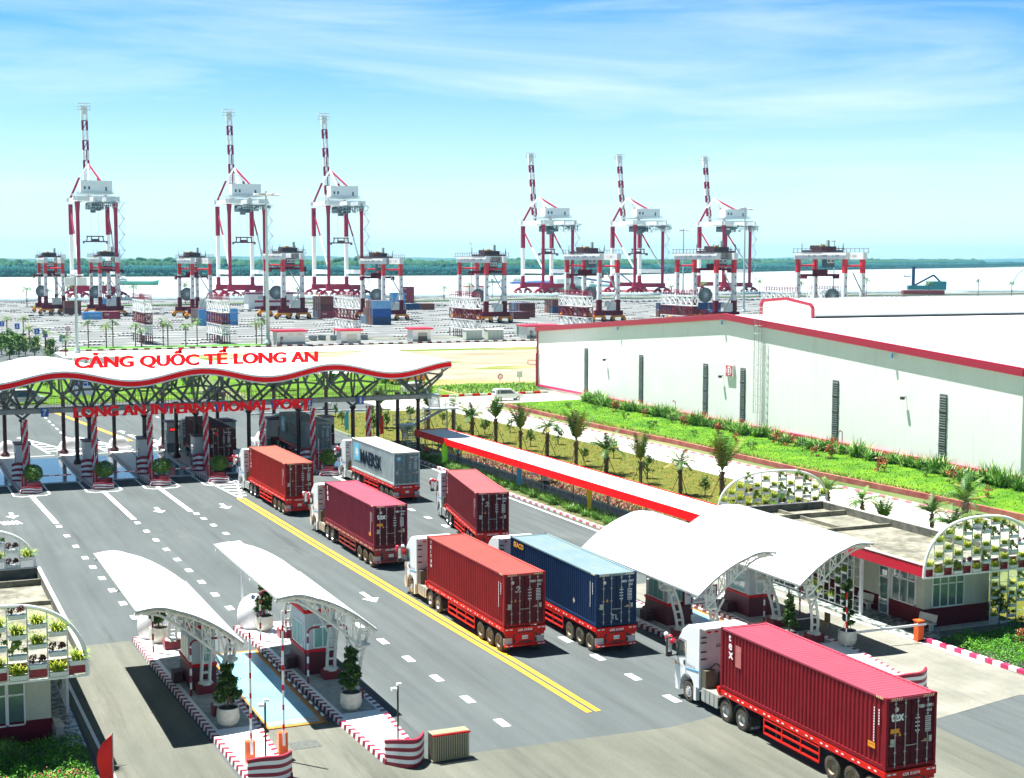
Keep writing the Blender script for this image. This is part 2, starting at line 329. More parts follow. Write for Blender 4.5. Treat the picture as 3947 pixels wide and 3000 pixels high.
sheet('concrete_strip',[(15.1,57.6),(19.0,57.6),(18.8,64.0),(15.3,64.0)],0.009,CONC)
sheet('concrete_lane',[(44.0,53.2),(51,54.8),(56,53.5),(60,60),(53.4,62),(53.2,84),(43.5,84),(43.0,64),(42.4,57)],0.009,CONC2)
sheet('pavement',[(53.0,60),(60,60),(64,66),(64,87),(53.0,87)],0.02,M('tile_paving_base',(0.42,0.43,0.40),0.8,col2=(0.6,0.6,0.56),vs=1.5))
# lawns
sheet('lawn',[(52.5,87),(52.5,194),(72.4,194),(75.3,150),(75.6,118),(74.6,90)],0.015,DGRASS)
sheet('lawn',[(17,222),(45,223),(51,262),(36,300),(17,290)],0.012,GRASS)
sheet('lawn',[(52,212),(83,211.5),(84,262),(62,280),(54,262)],0.012,GRASS)
sheet('lawn',[(83,211.6),(101,211.6),(120,250),(84,250)],0.02,WASTE)
sheet('bare_field',[(84,252),(90,242),(104,233),(118,229),(160,226),(160,312),(120,318),(96,322),(70,318),(66,300),(84,290)],0.034,SAND)
sheet('grass_patch',[(104,262),(112,259),(121,263),(113,268)],.04,WASTE); sheet('grass_patch',[(84,284),(98,276),(112,281),(98,292),(84,296)],.04,WASTE)
sheet('waste_ground',[(84,300),(200,300),(200,323),(60,323),(60,300)],0.026,WASTE)
sheet('white_road',[(36,324),(300,324),(300,345.5),(36,345.5)],0.03,WCONC)
sheet('white_road',[(66.0,194.6),(96,194.6),(120,196),(120,210.5),(66,209.8)],0.012,WCONC)
sheet('white_road',[(72.8,194.6),(75.6,150),(75.9,118),(75,90),(74,60),(83,60),(82.8,101),(82.0,145),(80.2,194.6)],0.014,WCONC)
sheet('white_road',[(60,262),(84,262),(84,324),(54,324)],0.02,WCONC)
sheet('border_soil',[(52.2,150),(53.9,150),(55.3,88),(52.9,88)],0.022,M('border_soil',(0.05,0.10,0.02),.95,col2=(0.14,0.12,0.05),vs=1.5))
# lane markings (4 mm sheets above the asphalt)
mk=MB(); Z=0.014
def mline(a,b,w_,mb=mk,mi=0,z=Z):
    a=Vector((a[0],a[1],0)); b=Vector((b[0],b[1],0)); d=(b-a).normalized(); n=Vector((d.y,-d.x,0))*w_/2
    mb.face([(a-n)[:2]+(z,),(a+n)[:2]+(z,),(b+n)[:2]+(z,),(b-n)[:2]+(z,)],mi)
def dash(x,y,dx=0.0,L=1.05,w_=0.42): mline((x-dx*L/2,y-L/2),(x+dx*L/2,y+L/2),w_)
for y in (120.45,116.03,111.47,106.94,103.46,99.58,95.63,91.7,87.8): dash(12.64+(120.45-y)*0.0235,y)
for i in range(16): 
    y=119.57-3.96*i
    if y>84: dash(18.66+(119.57-y)*0.0157,y)
for y in (122.06,119.49,116.18,112.22,108.34): dash(23.92+(122.06-y)*0.034,y)
for i in range(12): y=104.6-3.98*i; dash(24.45+(104.6-y)*0.0318,y,L=1.2)
for i in range(17): dash(34.95+0.1*(i>8),61.0+4.03*i,L=1.25)
for i in range(14): dash(41.2,61.0+4.1*i+23,L=1.1)
for x,y0,y1 in ((12.05,137.2,121.8),(18.4,137.2,121.2),(23.45,138,123.2),(24.9,0,0)):
    if y0: mline((x,y0),(x+(0.55 if x<13 else 0.25),y1),0.42)
mline((28.4,139.5),(29.1,128.4),0.2)
mline((31.3,140.2),(29.2,128.4),0.2)
for k in range(6): yy=138.5-k*1.7; wv=1.35*(1-k/7); mline((28.6+k*.12,yy),(28.6+k*.12+2*wv,yy-0.25),0.55)
mline((40.6,139.3),(40.9,124),0.35); mline((46.6,139.3),(46.6,80),0.14) if False else None
mline((51.35,150),(51.45,90),0.22); mline((51.45,90),(51.7,83),0.22)
mline((52.25,76.2),(53.2,62.0),0.0+0.22); mline((52.2,84),(52.25,76.2),0.22)
mline((8.13,76),(8.3,58),0.16)
def arrow(x,y,L=3.0,s=1,hw=0.55):   # pointing towards -y
    a=0.16
    mk.face([(x-a,y,Z),(x-a,y-s*L*.62,Z),(x+a,y-s*L*.62,Z),(x+a,y,Z)] if s>0 else [(x+a,y,Z),(x+a,y-s*L*.62,Z),(x-a,y-s*L*.62,Z),(x-a,y,Z)])
    mk.face([(x-hw,y-s*L*.6,Z),(x,y-s*L,Z),(x+hw,y-s*L*.6,Z)] if s>0 else [(x+hw,y-s*L*.6,Z),(x,y-s*L,Z),(x-hw,y-s*L*.6,Z)])
for x,y in ((9.6,128.6),(21.3,126.5),(26.9,126.3),(27.9,88.8),(9.2,67) ,(16.0,128)): 
    if x!=16.0 and x!=9.2: arrow(x,y)
for x,y in ((21,177),(27,182),(35,178),(41,186),(15,180)): arrow(x,y,s=-1)
for k in range(5): mline((8.4+.32*k,124.4),(8.75+.32*k,122.7),0.18)
for k in range(9): mline((20,180+4.5*k),(20,182+4.5*k),0.25); mline((34,180+4.5*k),(34,182+4.5*k),0.25)
for cx in (15.0,21.0,27.0):   # hatched noses beyond the gate
    mline((cx+1.6,166),(cx+.2,181),0.3); mline((cx+4.6,166),(cx+.2,181),0.3)
    for k in range(5): mline((cx+1.6-k*.25,168+2.2*k),(cx+4.4-k*.85,168+2.2*k),0.4)
# outlines round the gate islands
for x in (12.2,18.6,23.9,29.4):
    mline((x-1.6,137.4),(x-1.7,150),0.18); mline((x+1.5,137.4),(x+1.5,150),0.18); mline((x-1.6,137.4),(x-1,136.7),0.18); mline((x-1,136.7),(x+1.0,136.8),0.22); mline((x+1,136.8),(x+1.5,137.5),0.18)
    mline((x-1.2,164.4),(x+4.8,164.4),0.2)
tag(mk.build('road_markings',LINEW),kind='structure')
my=MB()
for o_ in (-0.24,0.24):
    pts=[(29.12,128.33),(29.59,103.25),(30.1,80),(30.38,69.24),(30.5,60.66)]
    for a,b_ in zip(pts,pts[1:]): mline((a[0]+o_,a[1]),(b_[0]+o_,b_[1]-.01),0.30,my)
for o_ in (-0.2,0.2): mline((21.2+o_,216),(26.6+o_,174),0.22,my)
tag(my.build('centre_line_markings',LINEY),kind='structure')
# striped kerbs: one long low real step, alternately painted blocks
def kerb(name,pts,w_=0.22,h=0.16,step=0.62,mats=(RED,WHITE),z0=0.0,slant=0.0):
    mb=MB(); q=0
    for a,b_ in zip(pts,pts[1:]):
        a=Vector((a[0],a[1],0)); b_=Vector((b_[0],b_[1],0)); L=(b_-a).length; n=max(1,round(L/step)); d=(b_-a)/n; p=Vector((d.y,-d.x,0)).normalized()*w_/2; sh=d.normalized()*slant
        for k in range(n):
            A=a+d*k; B=a+d*(k+1)
            lo=[A-p,A+p,B+p,B-p]; 
            mb.hexa([(v.x,v.y,z0) for v in lo]+[(v.x,v.y,z0+h) for v in (A-p+sh,A+p+sh,B+p+sh,B-p+sh)] if False else [(A-p).to_tuple()[:2]+(z0,),(A+p).to_tuple()[:2]+(z0,),(B+p).to_tuple()[:2]+(z0,),(B-p).to_tuple()[:2]+(z0,),(A-p+sh).to_tuple()[:2]+(z0+h,),(A+p).to_tuple()[:2]+(z0+h,),(B+p).to_tuple()[:2]+(z0+h,),(B-p+sh).to_tuple()[:2]+(z0+h,)],q%2); q+=1
    o=mb.build(name,list(mats)); return tag(o,kind='structure')
PINKK=M('faded_red_kerb_paint',(0.62,0.17,0.22),0.6,var=0.1,vs=2)
kerb('roadside_kerb',[(52.0,150),(52.1,120),(52.2,92),(52.6,84)],0.3,0.2,0.62,(PINKK,WHITE))
kerb('roadside_kerb',[(53.35,64.6),(53.8,57.3),(56,48)],0.25,0.25,0.55,(M('magenta_red_kerb',(0.60,0.03,0.13),0.5),WHITE))
kerb('roadside_kerb',[(79.9,193),(81.77,144.5),(82.7,101.6),(83.4,60)],0.2,0.2,0.9,(PINKK,WCONC))
kerb('roadside_kerb',[(46,197.2),(66,196.2),(72.4,194.2)],0.2,0.2,1.0,(WHITE,WCONC))
kerb('roadside_kerb',[(46,211.4),(82,211.2),(99,211.4),(118,213)],0.25,0.35,1.3,(RED,WHITE))
kerb('yard_kerb',[(38,346.4),(84,346.4),(150,347.2),(300,347.2)],0.6,0.35,1.3,(MAR,WHITE),0.04)
kerb('yard_kerb',[(37,424),(30,430),(28,560)],0.6,0.4,1.4,(BLACK,WHITE),0.04)
kerb('yard_kerb',[(38,346.5),(33,400),(36,404),(38,424)],0.6,0.4,1.3,(MAR,WHITE),0.04)
kerb('yard_kerb',[(50,560),(120,572),(210,610),(330,640),(520,660)],0.6,0.5,1.8,(BLACK,WHITE),0.04)
# ---- container yard ----
sheet('yard_pavement',[(38,347),(300,347),(1000,380),(1000,752),(26,752),(28,560),(30,430),(37,424)],0.03,YARD)
yd=MB(); yw=MB(); yk=MB(); rn=random.Random(3)
y=362.0; row=0
while y<740:
    yd.face([(34 if y<430 else 31,y+3.2,.036),(900,y+3.2,.036),(900,y+6.6,.036),(34 if y<430 else 31,y+6.6,.036)])
    x=40+ (row%3)*3.1
    while x<560:
        yw.face([(x,y-0.4,.041),(x+7.6,y-.4,.041),(x+6.6,y+1.2,.041),(x-1.0,y+1.2,.041)])
        if rn.random()<0.6: yw.face([(x+3,y+8.4,.041),(x+10,y+8.4,.041),(x+10,y+9.4,.041),(x+3,y+9.4,.041)])
        for off,yy in ((0,y+2.6),(5.5,y+7.3)) if (int(x/14.2)+row)%2==0 else ():
            for k in range(8):
                X=x+off+k*.55; yk.hexa([(X,yy,.04),(X+.55,yy,.04),(X+.55,yy+.5,.04),(X,yy+.5,.04),(X+.25,yy,.3),(X+.8,yy,.3),(X+.8,yy+.5,.3),(X+.25,yy+.5,.3)],k%2)
        x+=14.2
    y+=13.4; row+=1
tag(yd.build('yard_lanes',YARDD),kind='structure'); tag(yw.build('yard_slabs',M('bright_slab',(0.36,0.375,0.365),0.8,var=0.08,vs=0.3)),kind='structure')
tag(yk.build('yard_kerb_blocks',[M('dull_red_black_paint',(0.13,0.05,0.06),0.7),WHITE]),kind='structure')
sheet('disturbed_soil',[(88,366),(150,366),(158,374),(120,380),(86,376)],0.05,MUD)
# planted strip at the front of the yard
vg=MB(); vg.prism([(40,347.2),(84,347.6),(88,352),(84,357),(60,355),(44,359),(39,352)],0.03,0.35); tag(vg.build('planted_verge',M('verge_green',(0.03,0.14,0.01),0.9,col2=(0.09,0.25,0.02),vs=0.4)),kind='structure')
vg=MB(); vg.prism([(60,655),(330,690),(700,700),(700,706),(330,700),(60,668)],0.03,0.5); tag(vg.build('planted_verge',M('verge_dark',(0.04,0.10,0.03),0.9,col2=(0.10,0.17,0.06),vs=0.2)),kind='structure')
# ---- far bank: mangrove belt, forest, low hills ----
def belt(name,pts,h,th,step,amp,mat,seed,kind='stuff'):
    rn=random.Random(seed); mb=MB(); prev=None
    for (ax,ay),(bx,by) in zip(pts,pts[1:]):
        L=math.hypot(bx-ax,by-ay); n=max(1,int(L/(step*.8))); hs=[h*rn.uniform(.50,.78) for _ in range(n+1)]
        for k in range(n):
            p=(ax+(bx-ax)*k/n,ay+(by-ay)*k/n); q=(ax+(bx-ax)*(k+1)/n,ay+(by-ay)*(k+1)/n)
            mb.hexa([(p[0],p[1]+2,-2),(q[0],q[1]+2,-2),(q[0],q[1]+th,-2),(p[0],p[1]+th,-2),(p[0],p[1]+5+rn.uniform(0,3),hs[k]),(q[0],q[1]+5,hs[k+1]),(q[0],q[1]+th,hs[k+1]+2),(p[0],p[1]+th,hs[k]+2)])
    for (ax,ay),(bx,by) in zip(pts,pts[1:]):
        L=math.hypot(bx-ax,by-ay); n=max(1,int(L/step))
        for k in range(n):
            t=k/n; x=ax+(bx-ax)*t; y=ay+(by-ay)*t
            H_=h*(1+amp*(.5*math.sin(x*.021+seed)+.35*math.sin(x*.057+2*seed)))
            for q in range(8):
                r=step*rn.uniform(.4,.75); hh=H_*(.12+.095*q)*rn.uniform(.9,1.08); yy=y+q*th/14+rn.uniform(-th,th)*.06
                mb.ball((x+rn.uniform(-step,step)*.7,yy,hh-1.5),1,0,6,4,(r,r*.8,r*rn.uniform(.5,.9)))
    return tag(mb.build(name,mat,smooth=True),kind=kind)
belt('far_bank_trees',[(-150,1826),(133,1840),(549,1850),(973,1862),(1500,2270),(1920,2605),(2700,3110),(3300,3560),(4600,4500)],14,60,5,0.28,M('mangrove',(0.012,0.070,0.090),0.95,spec=0,col2=(0.03,0.11,0.085),vs=0.02),5)  # teal tint puts the blue of distant haze into the leaf colour
belt('far_forest',[(-300,2120),(700,2180),(1250,2400),(2000,3000),(2900,3700),(4300,4900)],22,120,10,0.2,M('forest_mid',(0.03,0.10,0.07),0.95,spec=0,col2=(0.06,0.14,0.05),vs=0.01),6)  # forest green is bluish too, distance haze mixed into it
weather(MATS['bright_lawn'],(0.13,0.10,0.04),.5,.62,.72,.6); weather(MATS['lawn_green'],(0.03,0.07,0.01),.2,.55,.7,.6)
hl=MB(); pr=[]
for i in range(90):
    x=-2500+i*180; y=6500+max(0,x-800)*0.35; hgt=16+7*math.sin(i*.31)+4*math.sin(i*.83+1)+3*math.sin(i*2.1)
    pr.append((x,y,hgt))
for a,b_ in zip(pr,pr[1:]):
    hl.face([(a[0],a[1]-500,-2),(b_[0],b_[1]-500,-2),(b_[0],b_[1],b_[2]+5),(a[0],a[1],a[2]+5)]); hl.face([(a[0],a[1],a[2]+5),(b_[0],b_[1],b_[2]+5),(b_[0]+400,b_[1]+2500,-2),(a[0]+400,a[1]+2500,-2)])
tag(hl.build('hills',M('hill_forest',(0.02,0.08,0.06),0.95,var=0.3,vs=0.004),smooth=True),kind='structure')
# ================= QUAY AND CRANES =================
wh=thing('wharf_platform','long concrete wharf platform on piles carrying the ship-to-shore cranes','wharf',(0,0,0))
mb=MB(); mb.box(40,900,792,836,-1.2,-0.05); mb.build('deck',M('wharf_concrete',(0.42,0.44,0.44),0.8,var=0.15,vs=0.05),wh)
mb=MB(); mb.box(40,900,791,791.9,-0.6,0.5); mb.build('edge_beam',M('pale_beam',(0.55,0.66,0.70),0.7,var=0.1,vs=0.1),wh)
mb=MB(); k=0
for i in range(430):
    mb.box(40+i*2,41+i*2,790.6,790.95,0.3,0.8,0)
mb.build('kerb_blocks',WHITE,wh)
mb=MB()
for i in range(72):
    x=46+i*12; mb.box(x,x+2.6,790,794,-2.6,-1.2); 
    for yy in (793,803,813,823,833): mb.tube((x+1.3,yy,-4.2),(x+1.3,yy,-1.2),0.5,6)
mb.build('piles',M('pile_concrete',(0.45,0.52,0.55),0.8),wh)
for xx in (75,300,640):
    mb=MB(); mb.box(xx,xx+12,750,792,-1.0,-0.04); tag(mb.build('access_bridge','x' and M('wharf_concrete',(0.42,0.44,0.44)),None),'concrete access bridge joining the wharf to the shore, %s from the left'%{75:'first',300:'second',640:'third'}[xx],'bridge')
CR=M('crane_crimson',(0.26,0.002,0.035),0.6,spec=.15); CW=M('crane_white',(0.66,0.70,0.70),0.45); CG=M('crane_grey',(0.36,0.46,0.50),0.5); CD=M('crane_machinery_dark',(0.06,0.09,0.11),0.6)
CWT=M('crane_bright_white',(0.78,0.8,0.8),0.4)
def sts(x,s,label,trol):
    """ship-to-shore crane; local x along quay, y towards the water; base 19.5 m, gauge 30 m; s scales the upper works"""
    t=thing('quay_crane',label,'crane',(x,800,0),0,'ship-to-shore cranes on the wharf')
    B=19.5; Gg=30; Hb=42.0*s; 
    for (lx,ly) in ((0,0),(B,0)):   # landside legs crimson all the way
        mb=MB(); mb.tube((lx,ly,5),(lx+(0.0),ly,Hb*.97),.95,8,0,1.0); mb.tube((lx,ly,Hb*.86),(lx,ly,Hb*.99),.95,8,0,1.5); mb.build('landside_leg',CR,t)
    for (lx,ly) in ((0,Gg),(B,Gg)):
        mb=MB(); mb.beam((lx,ly,4.5),(lx,ly,10.5),1.9,1.9,0); mb.beam((lx,ly,10.5),(lx,ly,Hb*.66),1.9,1.9,1); mb.beam((lx,ly,Hb*.66),(lx,ly,Hb*.98),2.1,2.1,0)
        mb.build('waterside_leg',[CR,CWT],t)
    for ly in (0,Gg): mb=MB(); mb.beam((-1.5,ly,4.9),(B+1.5,ly,4.9),2.0,2.6); mb.build('sill_beam',CR,t)
    for lx in (0,B): mb=MB(); mb.beam((lx,0,13.5),(lx,Gg,13.5),1.3,2.4); mb.build('portal_beam',CWT,t)
    for lx in (0,B):
        mb=MB(); mb.tube((lx,Gg,Hb*.93),(lx,Gg*.55,Hb*.66),0.5,6,0); mb.tube((lx,Gg*.55,Hb*.66),(lx,1,15.5),0.45,6,1)
        mb.build('diagonal_brace',[CR,CWT],t)
    for lx in (0,B):
        for ly in (0,Gg):
            mb=MB()
            for q in (-3.2,3.2):
                mb.extr([(q-2.7,2.0),(q-1.2,3.6),(q+1.2,3.6),(q+2.7,2.0),(q+1.4,2.0),(q,2.7),(q-1.4,2.0)] if False else [(lx+q-2.7,1.1),(lx+q-1.0,2.9),(lx+q+1.0,2.9),(lx+q+2.7,1.1),(lx+q+1.2,1.1),(lx+q,1.9),(lx+q-1.2,1.1)],'y',ly-.8,ly+.8)
                for w_ in (-2.2,-1.2,1.2,2.2): mb.tube((lx+q+w_,ly-.4,.5),(lx+q+w_,ly+.4,.5),.5,8)
            mb.extr([(lx-4,2.8),(lx-1,4.2),(lx+1,4.2),(lx+4,2.8)],'y',ly-.7,ly+.7)
            mb.build('bogie',CR,t)
            mb=MB()
            for q in (-6.0,6.0): mb.box(lx+q-.35,lx+q+.35,ly-.5,ly+.5,.5,1.5)
            mb.build('buffer',ORANGE,t)
    # upper portal: white girders across
    mb=MB()
    for ly in (0,Gg): mb.beam((-2.2,ly,Hb+1.2),(B+2.2,ly,Hb+1.2),1.8,2.4)
    for lx in (0,B): mb.beam((lx,-2,Hb+1.0),(lx,Gg+2,Hb+1.0),1.4,2.0)
    cx=B/2
    for q in (-3.2,3.2): mb.beam((cx+q,-16,Hb+0.4),(cx+q,Gg+5,Hb+0.4),1.0,2.2)
    mb.build('main_girder',CW,t)
    # boom hinge towers: A-frame and raised boom over the waterside
    ap=(cx,Gg-2,Hb+17*s)
    mb=MB()
    for lx in (0,B):
        mb.tube((lx,Gg,Hb+2),((lx+cx)/2,Gg-1,Hb+11*s),0.65,6,0); mb.tube(((lx+cx)/2,Gg-1,Hb+11*s),ap,0.6,6,1)
    mb.tube(ap,(cx+3,6,Hb+9*s),0.55,6,0); mb.tube(ap,(cx-3,6,Hb+9*s),0.5,6,1)
    mb.build('apex_frame',[CR,CWT],t)
    bm=MB(); top=Hb+41.5*s; base=Hb+1.5; y0=Gg+4; n=9; L=top-base
    for k in range(n):
        a=base+L*k/n; b_=base+L*(k+1)/n; ya=y0+6.5*k/n; yb=y0+6.5*(k+1)/n
        for q in (-1.15,1.15): bm.beam((cx+q,ya,a),(cx+q,yb,b_),1.15,1.1,(k+1)%2)
        bm.beam((cx-1.4,yb,b_),(cx+1.4,yb,b_),.5,.6,(k+1)%2); bm.beam((cx-1.1,ya,a),(cx+1.1,yb,b_),.3,.3,(k+1)%2)
        if k<5: bm.beam((cx+.3,ya-.5,a),(cx+.3,yb-.5,b_),.5,.5,k%2)
    bm.build('boom',[CR,CWT],t)
    mb=MB()
    y0+=5
    for q in (-3.2,-1.6,0,1.6,3.2): mb.box(cx+q-.09,cx+q+.09,y0+1,y0+1.2,top+.2,top+3.2*s); mb.box(cx+q-.09,cx+q+.09,y0+3.8,y0+4,top+.2,top+3.2*s)
    for z in (.3,1.7*s,3.1*s): mb.box(cx-3.3,cx+3.3,y0+1,y0+1.2,top+z,top+z+.28); mb.box(cx-3.3,cx+3.3,y0+3.8,y0+4,top+z,top+z+.28)
    for q in (-3.3,3.1): mb.box(cx+q,cx+q+.2,y0+1,y0+4,top+2.9*s,top+3.1*s)
    mb.box(cx-1.5,cx+1.5,y0+1.3,y0+3.2,top-2,top+2.8); y0-=5
    mb.build('boom_head_platform',M('pale_steel',(0.62,0.68,0.68),0.5),t)
    mb=MB(); mb.box(cx-7.6,cx+8.6,2,9,Hb+4.6,Hb+4.6+5.0*s); mh=mb.build('machinery_house',CWT,t)
    mb=MB(); 
    for q in (-6,-3.8): mb.box(cx+q,cx+q+1,1.9,2.0,Hb+6,Hb+7.6)
    mb.box(cx+5,cx+5.9,1.9,2.0,Hb+5.2,Hb+7.4); mb.build('door',CD,mh)
    mb=MB(); mb.box(cx-10,cx+9,-1,24,Hb+3.8,Hb+4.1)
    for k in range(20): mb.box(cx-10+k,cx-9.9+k,-1,-.9,Hb+4.1,Hb+5.2)
    for z in (4.6,5.15): mb.box(cx-10,cx+9,-1,-.9,Hb+z,Hb+z+.08)
    for z in (4.6,5.15): mb.box(cx+8.9,cx+9,-1,24,Hb+z,Hb+z+.08)
    mb.build('walkway',CG,t)
    mb=MB(); ty=trol
    mb.box(cx-4,cx+4,ty-4,ty+4,Hb-2.2,Hb-0.9); mb.box(cx-2.6,cx-0.2,ty-6,ty-3,Hb-6.2,Hb-3); mb.box(cx+.8,cx+3,ty-2.2,ty+1,Hb-5,Hb-2.2)
    for q in range(7): mb.box(cx-4+q*1.3,cx-3.8+q*1.3,ty-6,ty+5,Hb-4.4,Hb-1)
    mb.box(cx-3.5,cx+7,-14,-6,Hb-1.6,Hb-1.3)
    for q in range(10): mb.box(cx-3+q,cx-2.7+q,-14,-13.8,Hb-4.5+(q%3)*.5,Hb-1.5)
    mb.build('trolley',[CD],t)
    mb=MB(); rr=random.Random(int(x)); 
    for q in range(70):
        X=cx+rr.uniform(-6.5,10.5); Y=rr.uniform(-9,4); Z=Hb-rr.uniform(.6,5.2)*(1 if X<cx+5 else .6); a=rr.choice((.18,.25,1.2,2.0)); c_=rr.choice((.2,.3,1.4)); mb.box(X,X+a,Y,Y+.4,Z,Z+c_,rr.choice((0,0,1)))
    for z in (Hb-1.2,Hb-3.4): mb.box(cx-4,cx+10.5,-9.2,-9,z,z+.2,0); mb.box(cx+10.3,cx+10.5,-9,4,z,z+.2,0)
    for q in range(9): mb.box(cx-4+q*1.8,cx-3.85+q*1.8,-9.2,-9,Hb-3.4,Hb,0)
    mb.build('hanging_platforms',[M('pale_blue_steel_frame',(0.42,0.52,0.54),.5),CD],t)
    mb=MB(); zs=Hb*0.62
    mb.box(cx-6.1,cx+6.1,ty-1.2,ty+1.2,zs-2.2,zs-1.5); mb.box(cx-2,cx+2,ty-1,ty+1,zs-1.5,zs-.4); mb.box(cx-4.5,cx+4.5,ty-.8,ty+.8,zs+.6,zs+1.2)
    for q in (-4.4,-2,2,4.4): mb.beam((cx+q,ty,zs-1.6),(cx+q*.9,ty,zs+.8),.5,.5)
    for q in (-6,6): mb.box(cx+q-.3,cx+q+.3,ty-1.3,ty+1.3,zs-3,zs-1.5)
    sp=mb.build('spreader',M('spreader_dark_red',(0.08,0.01,0.02),0.5),t)
    mb=MB()
    for q in (-2,2): mb.tube((cx+q,ty,zs+1),(cx+q,ty,Hb-2),.07,4)
    mb.build('hoist_ropes',CG,sp)
    # zigzag stairs on the right landside leg
    mb=MB(); z=4; k=0
    while z<Hb-2:
        x0=B+1.4; a,b_=(0,3.0) if k%2==0 else (3.0,0)
        mb.beam((x0+a,-.6,z),(x0+b_,-.6,z+4.2),.22,.3); mb.box(x0-.2,x0+3.4,-1.1,-.1,z+4.1,z+4.25); mb.box(x0-.2,x0+3.4,-1.1,-1.0,z+5.0,z+5.1)
        for q in (0,1.6,3.2): mb.box(x0+q,x0+q+.1,-1.1,-1.0,z+4.2,z+5.1)
        z+=4.2; k+=1
    mb.build('stairway',CG,t)
    return t
pos=['leftmost','second from the left','third from the left','fourth from the left','fifth from the left','rightmost']
for i,(x,s) in enumerate(((97.4,1.22),(177.5,1.22),(233.5,1.22),(366.4,1.0),(428.5,1.01),(492.0,1.02))):
    sts(x,s,('taller' if i<3 else 'smaller')+' red and white quay crane with boom raised, '+pos[i],8 if i<3 else 14)
# ---- rubber tyred gantry cranes ----
RW=M('gantry_white',(0.72,0.74,0.74),0.45); RR=M('gantry_scarlet',(0.62,0.01,0.03),0.45); RM=M('gantry_maroon',(0.12,0.003,0.018),0.6,spec=.15); RD=M('gantry_machinery',(0.05,0.03,0.035),0.6)
YO=M('bogie_amber',(0.80,0.30,0.01),0.5)
def rtg(trol,side):
    t=thing('yard_gantry_crane','','gantry crane',(0,0,0),0,'rubber-tyred gantry cranes in the container yard')
    A=6.5; Sp=23.5; H=20.0
    for lx in (0,A):
        for ly in (0,Sp):
            mb=MB(); w0,w1=1.3,1.05
            c=A/2; f=lambda z:(lx+(c-lx)*0.05*z/H)
            mb.beam((f(2.2),ly,2.2),(f(7),ly,7),1.35,1.35,0); mb.beam((f(7),ly,7.0),(f(15.3),ly,15.3),1.2,1.2,1); mb.beam((f(15.3),ly,15.3),(f(H+.6),ly,H+.6),1.15,1.15,2)
            for z in (9,11.5,14):   # drop emblems on the white band
                for dx in (-.35,): mb.ball((f(z)+.1,ly-.66,z),.22,3,6,4,(1,.2,1.5))
            mb.build('leg',[RM,RW,RR,M('emblem_maroon',(0.30,0.02,0.08),0.5)],t)
    for ly in (0,Sp): mb=MB(); mb.box(-1.6,A+1.6,ly-.7,ly+.7,2.1,3.6); mb.build('sill_beam',RM,t)
    for ly in (0,Sp): mb=MB(); mb.tube((.3,ly,17.4),(A-.3,ly,17.4),.28,8); mb.build('cross_tie',RR,t)
    for lx in (0.2,A-.2):
        mb=MB(); mb.box(lx-.7,lx+.7,-1.2,Sp+1.2,19.3,21.3); gd=mb.build('girder',RW,t)
        mb=MB()
        for q in range(7): mb.box(lx-.73,lx-.7,2+q*2.9,2+q*2.9+(1.9,.4,2.4,.5,1.2,.9,.3)[q],20.0,20.6)
        mb.build('lettering_panel',M('faint_grey_lettering',(0.45,0.47,0.50),0.6),gd)
    mb=MB()
    for lx in (-1.0,A+1.0):
        for k in range(13): mb.box(lx-.05,lx+.05,-1+k*2.1,-.9+k*2.1,21.3,22.5)
        mb.box(lx-.05,lx+.05,-1.2,Sp+1.2,22.4,22.5); mb.box(lx-.3,lx+.3,-1.2,Sp+1.2,21.2,21.3)
    mb.build('railing',RM,t)
    for lx in (-.2,A+.2):
        for ly in (0,Sp):
            mb=MB()
            mb.extr([(lx-2.6,1.3),(lx-1.9,2.1),(lx+1.9,2.1),(lx+2.6,1.3),(lx+1.6,.9),(lx+1.1,1.5),(lx-1.1,1.5),(lx-1.6,.9)],'y',ly-.5,ly+.5)
            for q in (-1.9,1.9): mb.box(lx+q-.25,lx+q+.25,ly-.75,ly+.75,.6,1.9)
            bg_=mb.build('bogie',YO,t)
            mb=MB()
            for q in (-1.9,1.9): mb.tube((lx+q,ly-.35,.75),(lx+q,ly+.35,.75),.75,12)
            mb.build('tyres',BLACK,bg_)
    mb=MB(); ty=trol
    mb.box(-.6,A+.6,ty-5,ty+5,21.4,22.0); mb.box(.4,A-1,ty-3.8,ty+1.5,22,23.1); mb.tube((1,ty+2.6,22.8),(A-1,ty+2.6,22.8),.7,10)
    for k in range(6): mb.box(-.6+k*1.5,-.5+k*1.5,ty-5,ty-4.9,22,23.2)
    for q in (-4.9,4.9): mb.box(-.7,-.6,ty+q-.1,ty+q+.1,22,24); mb.box(A+.6,A+.7,ty+q-.1,ty+q+.1,22,24)
    tr=mb.build('trolley',RD,t)
    mb=MB(); mb.box(2,3.2,ty-1.6,ty-.4,23.0,23.6); mb.build('hoist_motor',YEL,tr)
    mb=MB(); mb.box(A-1.6,A-.9,ty-.3,ty+.6,22.6,25.0); mb.build('cabinet',M('pale_cabinet',(0.4,0.5,0.46),0.5),tr)
    mb=MB(); mb.box(1.6,4.4,ty-4.6,ty-2.2,16.9,19.8); cb=mb.build('operator_cabin',CD,t)
    mb=MB()
    for q in (1.8,3.1): mb.box(q,q+1.1,ty-4.66,ty-4.58,18.2,19.4)
    mb.build('window_frame',WHITE,cb)
    mb=MB()
    for q in (1.95,3.25): mb.box(q,q+.35,ty-4.7,ty-4.62,18.4,19.2); mb.box(q+.43,q+.78,ty-4.7,ty-4.62,18.4,19.2)
    mb.build('window_pane',DGLASS,cb)
    zs=14.2 if side==0 else 16
    mb=MB(); mb.box(-2.8,A+2.8,ty-.2,ty+2.2,zs,zs+.7); mb.box(1.2,A-1.2,ty,ty+2,zs+.7,zs+2)
    for q in (-2.8,A+2.3): mb.box(q,q+.5,ty-.4,ty+2.4,zs-.7,zs+.7)
